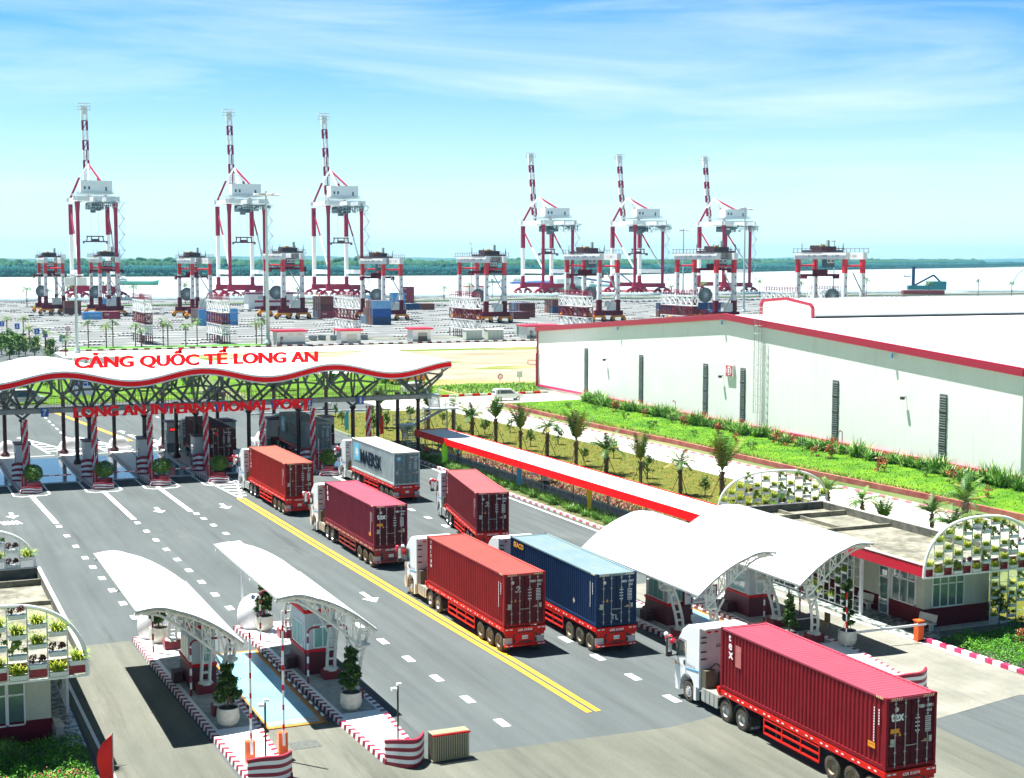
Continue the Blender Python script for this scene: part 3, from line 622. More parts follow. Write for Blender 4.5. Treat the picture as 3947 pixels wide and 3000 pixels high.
    for q in (1.4,A-1.4): mb.tube((q,ty+1,zs+2),(q,ty+1,21),.08,4)
    mb.build('spreader',RM,t)
    mb=MB(); lx=A*.9 # stairs zigzag between near legs
    mb.beam((A*.55,-.9,9.4),(1.2,-.9,15.4),.2,.8) if False else mb.beam((A*.9,-.9,9.4),(A*.35,-.9,15.4),.2,.35)
    mb.beam((A*.35,-.9,3.8),(A*.9,-.9,9.4),.2,.35); mb.box(A*.8,A+.4,-1.4,-.5,9.3,9.4)
    mb.build('stair_flight',GALV,t)
    mb=MB()
    mb.tube((-.9+0,Sp*.18,8.6),(-.9,Sp*.18+.5,8.6),2.3,20,0)
    for k in range(20):
        a=2*PI*k/20; mb.beam((-.9+math.cos(a)*.4,Sp*.18-.06,8.6+math.sin(a)*.4),(-.9+math.cos(a)*2.2,Sp*.18-.06,8.6+math.sin(a)*2.2),.12,.12,1)
    mb.tube((-.9,Sp*.18-.3,8.6),(-.9,Sp*.18,8.6),.5,10,1)
    mb.build('cable_reel',[M('cable_black',(0.02,0.03,0.035),0.6),CG],t)
    mb=MB(); mb.box(A*.35,A*.85,-.9,.6,3.7,6.2); mb.build('generator_box',M('pale_box',(0.6,0.65,0.62),0.5),t)
    return t
protoA=rtg(15.5,0); protoB=rtg(5.5,1)
RT=[(57.9,577,1.0,0),(74.2,550,1.015,1),(100.8,515,1.0,0),(129.3,500,1.08,1),(158.7,478,1.0,0),(184.0,447,1.03,1),(222.2,440,1.08,0),(252.4,415,1.09,1),(281.4,385,1.10,0)]
rpos=['leftmost','second from the left','third from the left','fourth from the left','middle one of nine','sixth from the left','third from the right','second from the right','rightmost']
used=set()
for i,(x,y,s,k) in enumerate(RT):
    pr=(protoA,protoB)[k]; lab='red and white yard gantry crane, trolley at its %s end, %s'%(('far','near')[k],rpos[i])
    if k not in used: o=pr; o.location=(x,y,.04); o.scale=(s,s,s); o['label']=lab; used.add(k)
    else: dup(pr,(x,y,.04),0,lab,scale=s)
# ---- reefer racks: tall steel access frames ----
def rack():
    t=thing('container_rack','','rack',(0,0,0),0,'steel access racks in the yard')
    W_,L=1.8,18.0
    bands=((0,2.3,0),(2.3,5.0,1),(5.0,7.8,0),(7.8,10.8,1))
    for z0,z1,m in bands:
        mb=MB(); ys=[L*k/6 for k in range(7)]
        for y in ys:
            for x in (0,W_): mb.beam((x,y,z0),(x,y,z1),.22,.22)
        if z0>0:
            for x in (0,W_):
                for z in (z0+.1,z1-.1): mb.beam((x,0,z),(x,L,z),.25,.3)
                for a,b_ in zip(ys,ys[1:]): mb.beam((x,a,z0+.2),(x,b_,z1-.2) if ys.index(a)%2 else (x,b_,z1-.2),.12,.12)
            for y in (0,L):
                mb.beam((0,y,z0+.1),(W_,y,z0+.1),.2,.2); mb.beam((0,y,z1-.1),(W_,y,z1-.1),.2,.2)
                mb.beam((0,y,z0+.2),(W_,y,z1-.2),.14,.14); mb.beam((W_,y,z0+.2),(0,y,z1-.2),.14,.14)
            for k in range(3): mb.box(0,W_,.0,L,z0+.02+.0*k,z0+.08) if k==0 else None
            for z in (z0+.6,z0+1.1):
                mb.beam((0,0,z),(0,L,z),.08,.08)
        mb.build('frame_tier',(MAR,RW)[m],t)
    mb=MB()
    for z in (11.4,11.9,12.3):
        for x in (0,W_): mb.beam((x,0,z),(x,18,z),.09,.09)
    for k in range(13):
        for x in (0,W_): mb.beam((x,k*1.5,10.8),(x,k*1.5,12.3),.1,.1)
    mb.build('top_railing',CR,t)
    mb=MB(); z=0; k=0
    while z<10.5: mb.beam((.9,6+(k%2)*4,z),(.9,10-(k%2)*4,z+2.7),.7,.15); z+=2.7; k+=1
    mb.build('ladder_stairs',GALV,t)
    return t
rk=rack()
RK=[(60.0,366.6),(77.3,358.0),(115.3,372.1),(145.3,361.3),(180.8,365.6),(212.8,362.6),(266.7,391.6),(290.8,400.8)]
rl=['leftmost tall red and white steel rack standing in the yard','tall red and white steel rack in front of stacked blue containers','red and white steel rack beside the stack with navy containers','red and white steel rack behind the two cream transformer boxes','red and white steel rack behind the left end of the warehouse roof','red and white steel rack with a row of containers behind it','red and white steel rack above the start of the roof monitor','rightmost red and white steel rack under the last gantry crane']
for i,(x,y) in enumerate(RK):
    if i==0: rk.location=(x,y,.04); rk['label']=rl[0]
    else: dup(rk,(x,y,.04),0,rl[i])
# ---- small yard containers (20 ft, along x) ----
def ycol(n,c): return M('container_'+n,c,0.5,var=0.12,vs=0.8)
YC={'sky blue':ycol('sky_blue',(0.10,0.36,0.72)),'crimson':ycol('crimson',(0.30,0.01,0.045)),'brown':ycol('brown',(0.19,0.045,0.03)),'dark maroon':ycol('dark_maroon',(0.11,0.012,0.02)),'navy':ycol('navy',(0.012,0.05,0.17)),'royal blue':ycol('royal_blue',(0.01,0.09,0.38)),'pale blue':ycol('pale_blue',(0.22,0.46,0.72)),'orange':ycol('orange',(0.50,0.14,0.04)),'grey':ycol('grey',(0.35,0.38,0.38)),'green':ycol('green',(0.02,0.30,0.08))}
cmesh={}
def small_container(colour):
    if colour in cmesh: return cmesh[colour]
    mb=MB(); L,W_,H=6.06,2.44,2.59; n=20
    mb.box(.08,L-.08,.06,W_-.06,.1,H-.04,0)
    for k in range(n): 
        x=.2+k*(L-.4)/n; mb.box(x,x+.15,0.01,.06,.15,H-.12,0)
    for x in (0,L-.16):
        for y in (0,W_-.16): mb.box(x,x+.16,y,y+.16,0,H,0)
    mb.box(.16,L-.16,0,.1,0,.16,0); mb.box(.16,L-.16,0,.1,H-.1,H,0); mb.box(0,.1,.16,W_-.16,H-.14,H,0)
    for q in (.6,1.0,1.45,1.85): mb.box(-.03,.08,q,q+.05,.1,H-.1,1)
    o=mb.build('stacked_container',[YC[colour],GALV]); cmesh[colour]=o.data; COL.objects.unlink(o); bpy.data.objects.remove(o); return cmesh[colour]
tiers=['at ground level','on the second tier','on the third tier']
def stack(where,x,y,cols,depth_cols=()):
    """cols: front column bottom to top. depth_cols: list of rows behind, each a list bottom to top"""
    for r,cs in enumerate([cols]+list(depth_cols)):
        for k,c in enumerate(cs):
            if c is None: continue
            o=bpy.data.objects.new('stacked_container',small_container(c)); COL.objects.link(o); o.location=(x,y+r*2.6,.04+k*2.6)
            tag(o,'%s container, %s, row %s, %s'%(c,('ground level','second tier','third tier')[k],('one','two','three','four','five','six')[r],where),'container','short containers stacked in the yard')
            if r==0 and c in ('crimson',) : text('lettering','DBR',WHITE,o,(.7,-.03,1.35),(1,0,0),(0,0,1),height=.6)
            if r==0 and c=='sky blue': text('lettering','SEASUNLINES',WHITE,o,(2.0,-.03,1.2),(1,0,0),(0,0,1),width=3.4,height=.5)
            if r==0 and c=='pale blue' : pass
stack('left of the first steel rack',64.6,521.5,['sky blue'],[['sky blue']])
stack('left of the first steel rack, right half',71.4,524.0,['crimson'],[['grey',],['crimson']])
stack('under the second gantry crane',80.5,592,['brown','sky blue'],[['brown','brown']])
stack('beside the first tall lamp mast',63.6,568,['dark maroon','brown'],[['dark maroon','brown']])
stack('behind the second steel rack',92.6,462.5,['sky blue','sky blue'],[['brown','brown'],['dark maroon','dark maroon'],['brown','brown'],['dark maroon','dark maroon']])
stack('behind the second steel rack, right half',99.2,464,['sky blue','sky blue'],[['brown','brown']])
stack('left of the third steel rack',143.3,501.5,['crimson','dark maroon','brown'],[['brown','dark maroon','brown'],['sky blue','brown','brown'],['dark maroon','dark maroon','dark maroon']])
stack('right of the third steel rack',145.1,447.4,['navy','royal blue','pale blue'],[['orange','brown','brown'],['brown','brown','orange'],['pale blue','orange'],['sky blue']])
stack('behind the cable reel at the shore',228.6,660,['crimson','crimson','crimson'],[['brown','brown','brown']])
stack('near the shore verge, left part',221.2,652,['sky blue','sky blue'],[['navy','sky blue']])
stack('near the shore verge, centre',199.6,571,['navy'],[['navy']])
stack('near the shore verge, right part',206.0,571.2,['brown'],[['brown']])
stack('near the shore verge, blue part',194,600,['orange','sky blue'],[['grey','sky blue']])
stack('right of the fourth steel rack, near part',204.6,471.2,['dark maroon'],[['brown'],['sky blue']])
stack('right of the fourth steel rack, far part',212.5,484,['brown','dark maroon'],[['dark maroon','brown'],['brown','sky blue'],['dark maroon','dark maroon']])
stack('left of the fifth steel rack',241.4,518,['navy','brown'],[['brown','dark maroon'],['orange','brown']])
for k,cc in enumerate((['brown','navy'],['navy','crimson'],['crimson','navy'],['sky blue','navy'])):
    stack('behind the sixth steel rack, %s bay'%ORD[k],262+k*6.6,470-k*1.0,cc)
gc=bpy.data.objects.new('stacked_container',small_container('green')); COL.objects.link(gc); gc.location=(163,371,.04); tag(gc,'single green container behind the last guard house at the warehouse corner','container')
# rows of small concrete blocks / skips in the disturbed soil
bk=[]
for k in range(9):
    mb=None
    if k==0:
        mb=MB(); mb.lathe([(1.0,0),(1.15,1.3),(1.0,1.3),(.9,.3)],n=12); proto=mb.build('concrete_ring',M('ring_concrete',(0.26,0.30,0.30),0.8)); proto.location=(95,371.5,.05); tag(proto,'first grey concrete ring from the left lying in dark soil behind the huts','concrete ring','concrete rings in the yard')
    else: dup(proto,(95+k*2.7,371.5-(k%2)*1.6-k*.5,.05),0,ORD[k]+' grey concrete ring from the left lying in dark soil behind the huts')
# ---- masts ----
def mast(x,y,h,r,label,head=True):
    t=thing('lamp_mast',label,'lamp mast',(x,y,0))
    mb=MB(); mb.tube((0,0,0),(0,0,h),r,12,0,r*.45); mb.lathe([(r*1.8,0),(r*1.8,.5),(r*1.1,1.3)],n=10); mb.build('pole',M('mast_galvanised',(0.45,0.55,0.54),0.5),t)
    s=h/34 if h>25 else 0.62
    mb=MB(); mb.tube((-2.4*s,0,h-.6*s),(2.4*s,0,h-.6*s),.14*s,6); mb.tube((0,-2.4*s,h-.6*s),(0,2.4*s,h-.6*s),.14*s,6); mb.lathe([(1.3*s,0),(1.3*s,.25*s)],(0,0,h-.8*s),12); mb.build('crossarm',GALV,t)
    for dx,dy in ((-2.3,0),(-1.4,.3),(1.4,.3),(2.3,0),(0,-2.3),(0,2.3)):
        mb=MB(); mb.hexa([(dx*s-.5*s,dy*s-.35*s,h-1.1*s),(dx*s+.5*s,dy*s-.35*s,h-1.1*s),(dx*s+.5*s,dy*s+.3*s,h-.9*s),(dx*s-.5*s,dy*s+.3*s,h-.9*s),(dx*s-.5*s,dy*s-.35*s,h-.7*s),(dx*s+.5*s,dy*s-.35*s,h-.7*s),(dx*s+.5*s,dy*s+.3*s,h-.5*s),(dx*s-.5*s,dy*s+.3*s,h-.5*s)]); mb.build('floodlight',WHITEM,t)
    return t
m1=mast(40.56,339.8,18.0,.42,'pale green lamp mast with floodlights rising behind the left end of the gate sign')
for q in (-1,1):
    mb=MB(); mb.box(q*1.4-1,q*1.4+1,-.5,.5,15.2,17); mb.build('floodlight',WHITEM,m1)
mast(88.0,355.3,37.7,.5,'tall lamp mast beside the small red-roofed hut, crossing the second crane')
mast(318.9,502.7,42.1,.5,'tall lamp mast behind the warehouse ridge, tallest on the right')
mast(328.7,568.2,34.6,.45,'slim lamp mast standing between the fourth and fifth quay cranes')
mast(412.9,573.1,30.2,.4,'distant lamp mast beside the rightmost yard gantry crane')
mast(319.9,799.7,30.9,.4,'distant lamp mast at the shore behind the middle gantry crane')
# ---- huts ----
PLINTH=M('plinth_grey',(0.33,0.35,0.34),0.7); HUT=M('hut_white',(0.72,0.73,0.68),0.6,var=0.06,vs=1); HROOF=M('hut_red_fascia',(0.62,0.012,0.05),0.45)
def hut(x,y,w_,d,h,label,kind):
    t=thing('guard_hut',label,'hut',(x,y,.04),R(-1.5))
    mb=MB(); mb.box(0,w_,0,d,0,.8); mb.build('plinth',PLINTH,t)
    mb=MB(); mb.box(.05,w_-.05,.05,d-.05,.8,h-.35); mb.build('wall',HUT,t)
    mb=MB(); mb.box(-.5,w_+.5,-.5,d+.5,h-.35,h+.1); mb.build('roof',HROOF,t)
    if kind==0:
        mb=MB(); mb.box(.9,1.6,-.03,.05,.05,2.1); mb.build('door',DGLASS,t)
        for q in (3.0,5.3): mb=MB(); mb.box(q,q+1.1,-.02,.05,2.35,2.85); mb.build('vent_window',M('cream_frame',(0.65,0.62,0.45),0.6),t)
    else:
        mb=MB(); mb.box(1.5,w_-1.0,-.03,.05,.05,2.5); mb.build('roller_shutter' if kind==1 else 'garage_opening',M('shutter_cream',(0.55,0.57,0.48),0.6) if kind==1 else M('opening_brown',(0.09,0.085,0.06),0.8),t)
        if kind==2: mb=MB(); mb.box(1.5,w_-1,-.06,-.03,1.6,2.5); mb.build('shutter_top',M('shutter_half',(0.30,0.31,0.25),0.6),t)
hut(89.3,351.8,7.2,4.5,3.6,'long white hut with red fascia, dark door and two small vents',0)
hut(105.2,350.2,5.1,4.5,3.6,'white hut with red fascia and closed cream shutter',1)
hut(124.2,350.6,4.9,4.5,3.6,'white hut with red fascia and half-open garage doorway',2)
hut(158.6,356.5,9,6,3.5,'white hut with long red roof at the corner of the warehouse',0)
for i,(x,y) in enumerate(((140.8,355.6),(146.8,355.3))):
    t=thing('transformer_kiosk','%s cream metal transformer box beside the yard kerb'%('left','right')[i],'transformer box',(x,y,.04),R(-3),'cream transformer boxes')
    mb=MB(); mb.box(0,4.4,0,3,0.1,2.6); mb.build('cabinet',M('transformer_cream',(0.52,0.56,0.46),0.5),t)
    mb=MB(); mb.hexa([(-.12,-.12,2.6),(4.52,-.12,2.6),(4.52,3.12,2.6),(-.12,3.12,2.6),(-.12,-.12,2.68),(4.52,-.12,2.68),(4.52,1.5,2.85),(-.12,1.5,2.85)]); mb.build('lid',M('lid_pale',(0.66,0.68,0.6),0.5),t)
    for q in (.5,1.6,2.7,3.8): 
        mb=MB(); mb.box(q,q+.04,-.02,0,.2,2.5); mb.build('door_seam',GREY,t)
# long an building on the shore
t=thing('port_office','white two-storey port office with red bands and a roof sign','office building',(142,606,.04),R(-3))
mb=MB(); mb.box(0,19,0,10,0,6.2); mb.build('wall',WHITE,t)
mb=MB(); mb.box(-1,20.5,-1.2,11,6.2,6.9); mb.build('roof',M('dark_fascia',(0.13,0.03,0.08),0.5),t)
for z in (0.1,2.7): mb=MB(); mb.box(2.6,18.6,-.1,0,z,z+.9); mb.build('red_band',CRIM,t)
mb=MB(); mb.box(4,7,-.08,0,4.2,5.4); mb.build('window',M('pale_glass',(0.4,0.55,0.6),0.2),t)
text('roof_lettering','LONG AN INTERNATIONAL PORT',CRIM,t,(3,-1.3,7.0),height=1.0,width=14.5,depth=.1,bold=.01)
t=thing('shore_pavilion','small white pavilion with red flat roof on the shore','building',(321,806,0))
mb=MB(); mb.box(0,11,0,6,0,4.4); mb.build('wall',HUT,t); mb=MB(); mb.box(-1.5,13,-1.5,7,4.4,5.1); mb.build('roof',CRIM,t); mb=MB(); mb.box(8.5,9.6,-.06,0,2,4); mb.build('window',M('pale_glass',(0.4,0.55,0.6),0.2),t)
# ---- boats on the river ----
def boat(x,y,L,W_,H,rz,col,label,hc=(0.7,0.7,0.68),cabin=True,load=None):
    t=thing('river_vessel' if L>20 else 'small_boat',label,'boat',(x,y,-2.0),rz)
    mb=MB(); pr=[(-L/2,-W_*.42),(L*.34,-W_/2),(L/2,0),(L*.34,W_/2),(-L/2,W_*.42)]
    n=len(pr); lo=[(a*.94,b_*.8,-.3) for a,b_ in pr]; hi=[(a,b_,H*(1.35 if a>=L/2-.1 else 1)) for a,b_ in pr]
    mb.face(lo[::-1]); mb.face(hi)
    for k in range(n): k2=(k+1)%n; mb.face([lo[k],lo[k2],hi[k2],hi[k]])
    mb.build('hull',M('hull_'+label.split()[0],col,0.5,var=.15,vs=.2),t)
    if cabin:
        mb=MB(); mb.box(-L*.46,-L*.30,-W_*.35,W_*.35,H,H+2.6); mb.box(-L*.44,-L*.34,-W_*.25,W_*.25,H+2.6,H+4.6); c=mb.build('cabin',M('boat_cabin',hc,0.5),t)
        mb=MB(); mb.box(-L*.45,-L*.31,-W_*.36,-W_*.35,H+1.2,H+2.0); mb.build('windows',DGLASS,c)
    if load: mb=MB(); mb.ball((L*.05,0,H-.3),1,0,14,6,(L*.33,W_*.36,1.8)); mb.build('cargo',M('cargo_'+label.split()[0],load,0.9,var=.3,vs=.3),t)
    return t
boat(206,1284,34,9,3.2,R(-15),(0.02,0.22,0.16),'green cargo vessel with low hull lying on the river at left')
boat(563,1233,60,11,1.8,R(-12),(0.03,0.12,0.42),'blue sand barge behind the fourth quay crane',load=(0.10,0.16,0.30))
boat(536,1286,16,5,1.6,R(-12),(0.04,0.22,0.34),'teal small launch with white cabin ahead of the blue barge')
boat(553,1090,22,7,2.0,R(-20),(0.10,0.28,0.28),'pale green workboat moored between two gantry cranes')
boat(1240,1560,10,4,1.4,R(-20),(0.05,0.1,0.2),'tiny dark boat far out on the open river at right')
# shore machines
t=thing('crawler_crane','green and blue mobile crane with short lattice boom parked on the quay at right','mobile crane',(560,690,.04),R(-25))
mb=MB(); mb.box(-12,12,-2.5,2.5,.8,3.2); mb.build('carrier',M('crane_red_carrier',(0.3,0.03,0.04),0.6),t)
mb=MB(); mb.box(2,13,-2.4,2.4,3.4,8.4); mb.box(-9,2,-2,2,3.4,6); mb.build('house',M('teal_paint',(0.02,0.25,0.28),0.5),t)
mb=MB(); mb.beam((-6,-1,5),(-6,-1,17),1.6,1.6); 
mb.build('mast',M('navy_steel',(0.02,0.06,0.14),0.6),t)
mb=MB(); mb.beam((-5,0,6),(6,0,12),.8,1.0); mb.beam((6,0,12),(10,0,8),.8,1.0); mb.build('arm',M('navy_steel',(0.02,0.06,0.14),0.6),t)
t=thing('concrete_pump_truck','red concrete pump truck with long pale boom arching over the shore','pump truck',(722,742,.04),R(-25))
mb=MB(); mb.box(-9,9,-2,2,1,4.4); mb.build('body',CRIM,t)
mb=MB(); pts=[(9+(-46+0)*(1-math.cos(PI*k/14))/2,0,4+15*math.sin(PI*k/14)) for k in range(15)]; mb.path(pts,.45,6); mb.build('boom',M('pale_blue_steel',(0.35,0.55,0.58),0.5),t)
t=thing('floating_crane','blue and orange derrick pontoon moored behind the fifth quay crane','floating crane',(452,862,-2.0),R(-10))
mb=MB(); mb.box(-26,26,-6,6,0,2.4); mb.build('pontoon',CRIM,t)
mb=MB(); mb.beam((10,0,5),(-38,0,12),.9,1.3); mb.beam((10,0,5),(-6,0,17),.7,.9); mb.build('jib',M('pale_navy_steel',(0.08,0.16,0.30),0.6),t)
mb=MB(); mb.box(8,16,-3,3,2.4,7); mb.build('cab',ORANGE,t)
t=thing('work_barge','dark green work barge with cabins and pipes behind a gantry crane','barge',(415,868,-2.0),R(-10))
mb=MB(); mb.box(-18,18,-6,6,0,5); mb.build('hull',M('dark_green_hull',(0.03,0.10,0.09),0.6,var=.3,vs=.4),t)
mb=MB(); mb.box(-8,8,-5,5,5,10); mb.box(-2,6,-4,4,10,13); mb.build('deckhouse',M('pale_teal',(0.4,0.5,0.5),0.6),t)
mb=MB(); mb.beam((-12,-3,12),(8,-3,18),.7,.7); mb.beam((-12,-3,5),(-12,-3,12),.7,.7); mb.build('jib',M('pale_navy_steel',(0.08,0.16,0.30),0.6),t)
t=thing('shore_shed','pale shed with pink gable on the far right of the shore','shed',(760,640,.04),R(-25))
mb=MB(); mb.extr([(0,0),(18,0),(18,5),(9,9),(0,5)],'y',0,20); mb.build('wall',M('pale_shed',(0.55,0.6,0.6),0.6),t)
# ---- blue parking signs & round sign along yard edge
for i,(x,y) in enumerate(((32.5,447),(35.2,429),(37.5,398),(38.0,383),(39.6,360))):
    t=thing('parking_sign','%s small blue lane sign from the shore side along the yard edge'%ORD[i],'road sign',(x,y,.04),0,'small blue lane signs at the yard edge')
    mb=MB(); mb.tube((0,0,0),(0,0,2.6),.06,6); mb.build('post',GALV,t); mb=MB(); mb.box(-.65,.65,-.1,-.06,1.5,3.0); pl=mb.build('plate',M('sign_blue',(0.01,0.10,0.55),0.4),t)
    mb=MB(); mb.box(-.12,.12,-.13,-.1,1.8,2.7); mb.box(-.35,.35,-.13,-.1,1.8,1.95); mb.build('white_mark',WHITE,pl)
t=thing('round_road_sign','round white sign with red ring on a post at the yard corner','road sign',(42.2,371,.04)); mb=MB(); mb.tube((0,0,0),(0,0,4),.06,6); mb.build('post',GALV,t)
mb=MB(); mb.tube((0,-.1,4),(0,-.14,4),.62,20,0); mb.tube((0,-.13,4),(0,-.17,4),.46,20,1); mb.box(-.06,.06,-.2,-.17,3.75,4.25,0); mb.build('disc',[RED,WHITE],t)
# ================= WAREHOUSE =================
def corr(name,c,sc,rough=.5,st=0.5,ax='Y'):
    m=M(name,c,rough); t=m.node_tree; n=t.nodes; l=t.links; b=n['Principled BSDF']
    tcn=n.new('ShaderNodeTexCoord'); w_=n.new('ShaderNodeTexWave'); w_.wave_type='BANDS'; w_.bands_direction=ax; w_.inputs['Scale'].default_value=sc; w_.inputs['Distortion'].default_value=0
    bp=n.new('ShaderNodeBump'); bp.inputs['Strength'].default_value=st; bp.inputs['Distance'].default_value=.04
    l.new(tcn.outputs['Object'],w_.inputs['Vector']); l.new(w_.outputs['Fac'],bp.inputs['Height']); l.new(bp.outputs['Normal'],b.inputs['Normal'])
    ns=n.new('ShaderNodeTexNoise'); ns.inputs['Scale'].default_value=.25; ns.inputs['Detail'].default_value=6
    mr=n.new('ShaderNodeMapRange'); mr.inputs[3].default_value=.9; mr.inputs[4].default_value=1.05
    x=n.new('ShaderNodeMix'); x.data_type='RGBA'; x.blend_type='MULTIPLY'; x.inputs[0].default_value=1; x.inputs[6].default_value=(c[0],c[1],c[2],1)
    l.new(tcn.outputs['Object'],ns.inputs['Vector']); l.new(ns.outputs['Fac'],mr.inputs[0]); l.new(mr.outputs[0],x.inputs[7]); l.new(x.outputs[2],b.inputs['Base Color'])
    return m
WALL=corr('warehouse_cladding',(0.80,0.81,0.80),1.6,st=.22); ROOFW=corr('warehouse_roof_sheet',(0.78,0.79,0.78),.8)
TRIM=M('warehouse_trim_red',(0.33,0.008,0.035),0.45); PTRIM=M('plinth_trim_pink_red',(0.55,0.01,0.10),0.45)
wt=thing('warehouse','huge white corrugated warehouse number 13 with dark red roof edge','warehouse',(0,0,0))
X0=97.6; Y0,Y1,YR=105.6,215.0,158.2; ZE0,ZE1,ZR=11.0,10.1,14.25; XL=290
mb=MB(); mb.extr([(Y0,.9),(Y1,.9),(Y1,ZE1),(YR,ZR),(Y0,ZE0)],'x',X0,X0+.3); mb.box(X0+.3,XL,Y1-.3,Y1,.9,ZE1); mb.box(X0+.3,XL,Y0,Y0+.3,.9,ZE0); mb.build('wall',WALL,wt); weather(WALL,(0.50,0.52,0.50),.9,.56,.74,.35,(1,2.2,.12),6)
mb=MB(); mb.box(X0-.12,XL,Y0-.1,Y1+.1,0,.82); mb.build('plinth',WCONC,wt)
mb=MB(); mb.box(X0-.2,X0+.2,Y0-.1,Y1+.15,.84,1.15); mb.build('plinth_trim',PTRIM,wt)
mb=MB(); e=.12
mb.hexa([(X0-.1,Y0-.3,ZE0),(XL,Y0-.3,ZE0),(XL,YR,ZR),(X0-.1,YR,ZR),(X0-.1,Y0-.3,ZE0+e),(XL,Y0-.3,ZE0+e),(XL,YR,ZR+e),(X0-.1,YR,ZR+e)])
mb.hexa([(X0-.1,YR,ZR),(XL,YR,ZR),(XL,Y1+.3,ZE1),(X0-.1,Y1+.3,ZE1),(X0-.1,YR,ZR+e),(XL,YR,ZR+e),(XL,Y1+.3,ZE1+e),(X0-.1,Y1+.3,ZE1+e)])
mb.build('roof',ROOFW,wt)
mb=MB()
for a,b_ in (((Y0-.35,ZE0),(YR,ZR)),((YR,ZR),(Y1+.35,ZE1))):
    mb.beam((X0-.25,a[0],a[1]-.12),(X0-.25,b_[0],b_[1]-.12),.35,.62); mb.beam((X0-.1,a[0],a[1]+.28),(X0-.1,b_[0],b_[1]+.28),.5,.12)
mb.box(X0-.16,X0+.1,Y1-.1,Y1+.25,.9,ZE1); mb.build('edge_trim',TRIM,wt)
# ridge monitor
mx0=107.0; my0,my1=152.6,164.2; zb=14.0
mo=MB(); prof=[(my0,13.4),(my0,15.35),(my0+.5,15.75),(158.4,16.35),(my1-.5,15.95),(my1,15.6),(my1,13.4)]; mo.extr(prof,'x',mx0,XL); mon=mo.build('roof_monitor',ROOFW,wt)
mb=MB()
for a,b_ in zip(prof,prof[1:]): mb.beam((mx0-.1,a[0],a[1]),(mx0-.1,b_[0],b_[1]),.3,.34)
mb.build('monitor_trim',TRIM,mon)
mb=MB(); mb.box(mx0+.3,XL,my0-.12,my0-.04,13.8,14.25); mb.build('monitor_vent',DARK,mon)
for i,(ya,yb,zt,zb_) in enumerate(((193.2,194.7,8.0,1.5),(176.9,178.4,8.0,1.5),(159.9,161.4,7.95,1.45),(151.3,152.8,8.0,1.4),(133.5,135,7.95,1.3),(116.2,117.7,7.95,1.25))):
    pass
for i,(yc,zt,zb_) in enumerate(((197.3,7.95,1.35),(180.0,8.0,1.4),(162.6,7.95,1.35),(153.7,8.0,1.35),(134.6,7.95,1.2),(116.6,7.95,1.15))):
    mb=MB(); mb.box(X0-.10,X0-.02,yc-.53,yc+.53,zb_,zt,0)
    for k in range(26): z=zb_+.1+k*(zt-zb_-.2)/26; mb.hexa([(X0-.17,yc-.5,z),(X0-.1,yc-.5,z+.1),(X0-.1,yc+.5,z+.1),(X0-.17,yc+.5,z),(X0-.17,yc-.5,z+.03),(X0-.1,yc-.5,z+.14),(X0-.1,yc+.5,z+.14),(X0-.17,yc+.5,z+.03)],0)
    lv=mb.build('louvre_window',M('louvre_grey',(0.10,0.115,0.115),0.5),wt)
    mb=MB()
    for k in range(1,4): z=zb_+(zt-zb_)*k/4; mb.box(X0-.2,X0-.1,yc-.53,yc+.53,z-.04,z+.04)
    mb.build('mullion',GREY,lv)
    mb=MB(); mb.box(X0-.22,X0-.1,yc-.53,yc+.53,zb_-.05,zb_+.3); mb.build('sill',TRIM,lv)
# number sign
mb=MB(); mb.box(X0-.30,X0-.02,155.6,157.4,6.7,8.25); sg=mb.build('number_sign',M('sign_side_white',(0.7,0.7,0.7),0.4),wt)
mb=MB(); mb.box(X0-.33,X0-.30,155.75,157.25,6.82,8.12); mb.build('sign_face',M('sign_rose_red',(0.55,0.02,0.08),0.4),sg)
mb=MB(); mb.tube((X0-.33,156.5,7.47),(X0-.345,156.5,7.47),.56,24); mb.build('sign_disc',WHITE,sg)
text('number','13',M('sign_rose_red',(0.55,0.02,0.08)),sg,(X0-.35,156.85,7.07),(0,-1,0),(0,0,1),height=.8,width=.7,bold=.03,depth=.01)
# caged ladder
mb=MB(); yl=149.6
for q in (-.3,.3): mb.tube((X0-.35,yl+q,.9),(X0-.35,yl+q,15.4),.04,6)
for k in range(46): mb.tube((X0-.35,yl-.3,1.2+k*.3),(X0-.35,yl+.3,1.2+k*.3),.02,4)
for k in range(13):
    z=3+k*.95; pts=[(X0-.35-.75*math.sin(PI*j/6),yl-.42*math.cos(PI*j/6)*1.3,z) for j in range(7)]; mb.path(pts,.025,4)
for j in range(1,6): mb.tube((X0-.35-.75*math.sin(PI*j/6),yl-.42*math.cos(PI*j/6)*1.3,2.8),(X0-.35-.75*math.sin(PI*j/6),yl-.42*math.cos(PI*j/6)*1.3,14.8),.02,4)
for z in (14.6,15.1,15.6):
    for a,b_ in (((X0-.3,yl-.7),(X0+1.6,yl-.7)),((X0-.3,yl+.7),(X0+1.6,yl+.7)),((X0-.3,yl-.7),(X0-.3,yl+.7))): mb.tube(a+(z,),b_+(z,),.03,4)
mb.build('caged_ladder',GALV,wt)
for y,z in ((190.6,6.6),(158.4,6.55),(122.5,7.0)):
    mb=MB(); mb.box(X0-.6,X0-.3,y-.2,y+.2,z-.1,z+.2); mb.beam((X0-.35,y,z+.05),(X0,y,z+.2),.06); mb.build('floodlight',DARK,wt)
for y,z in ((186.5,11.7),(158.3,13.7),(124.5,11.6)):
    mb=MB(); mb.box(X0-.5,X0-.3,y-.12,y+.12,z-.5,z); mb.build('camera',M('camera_blue',(0.15,0.3,0.5),0.5),wt)
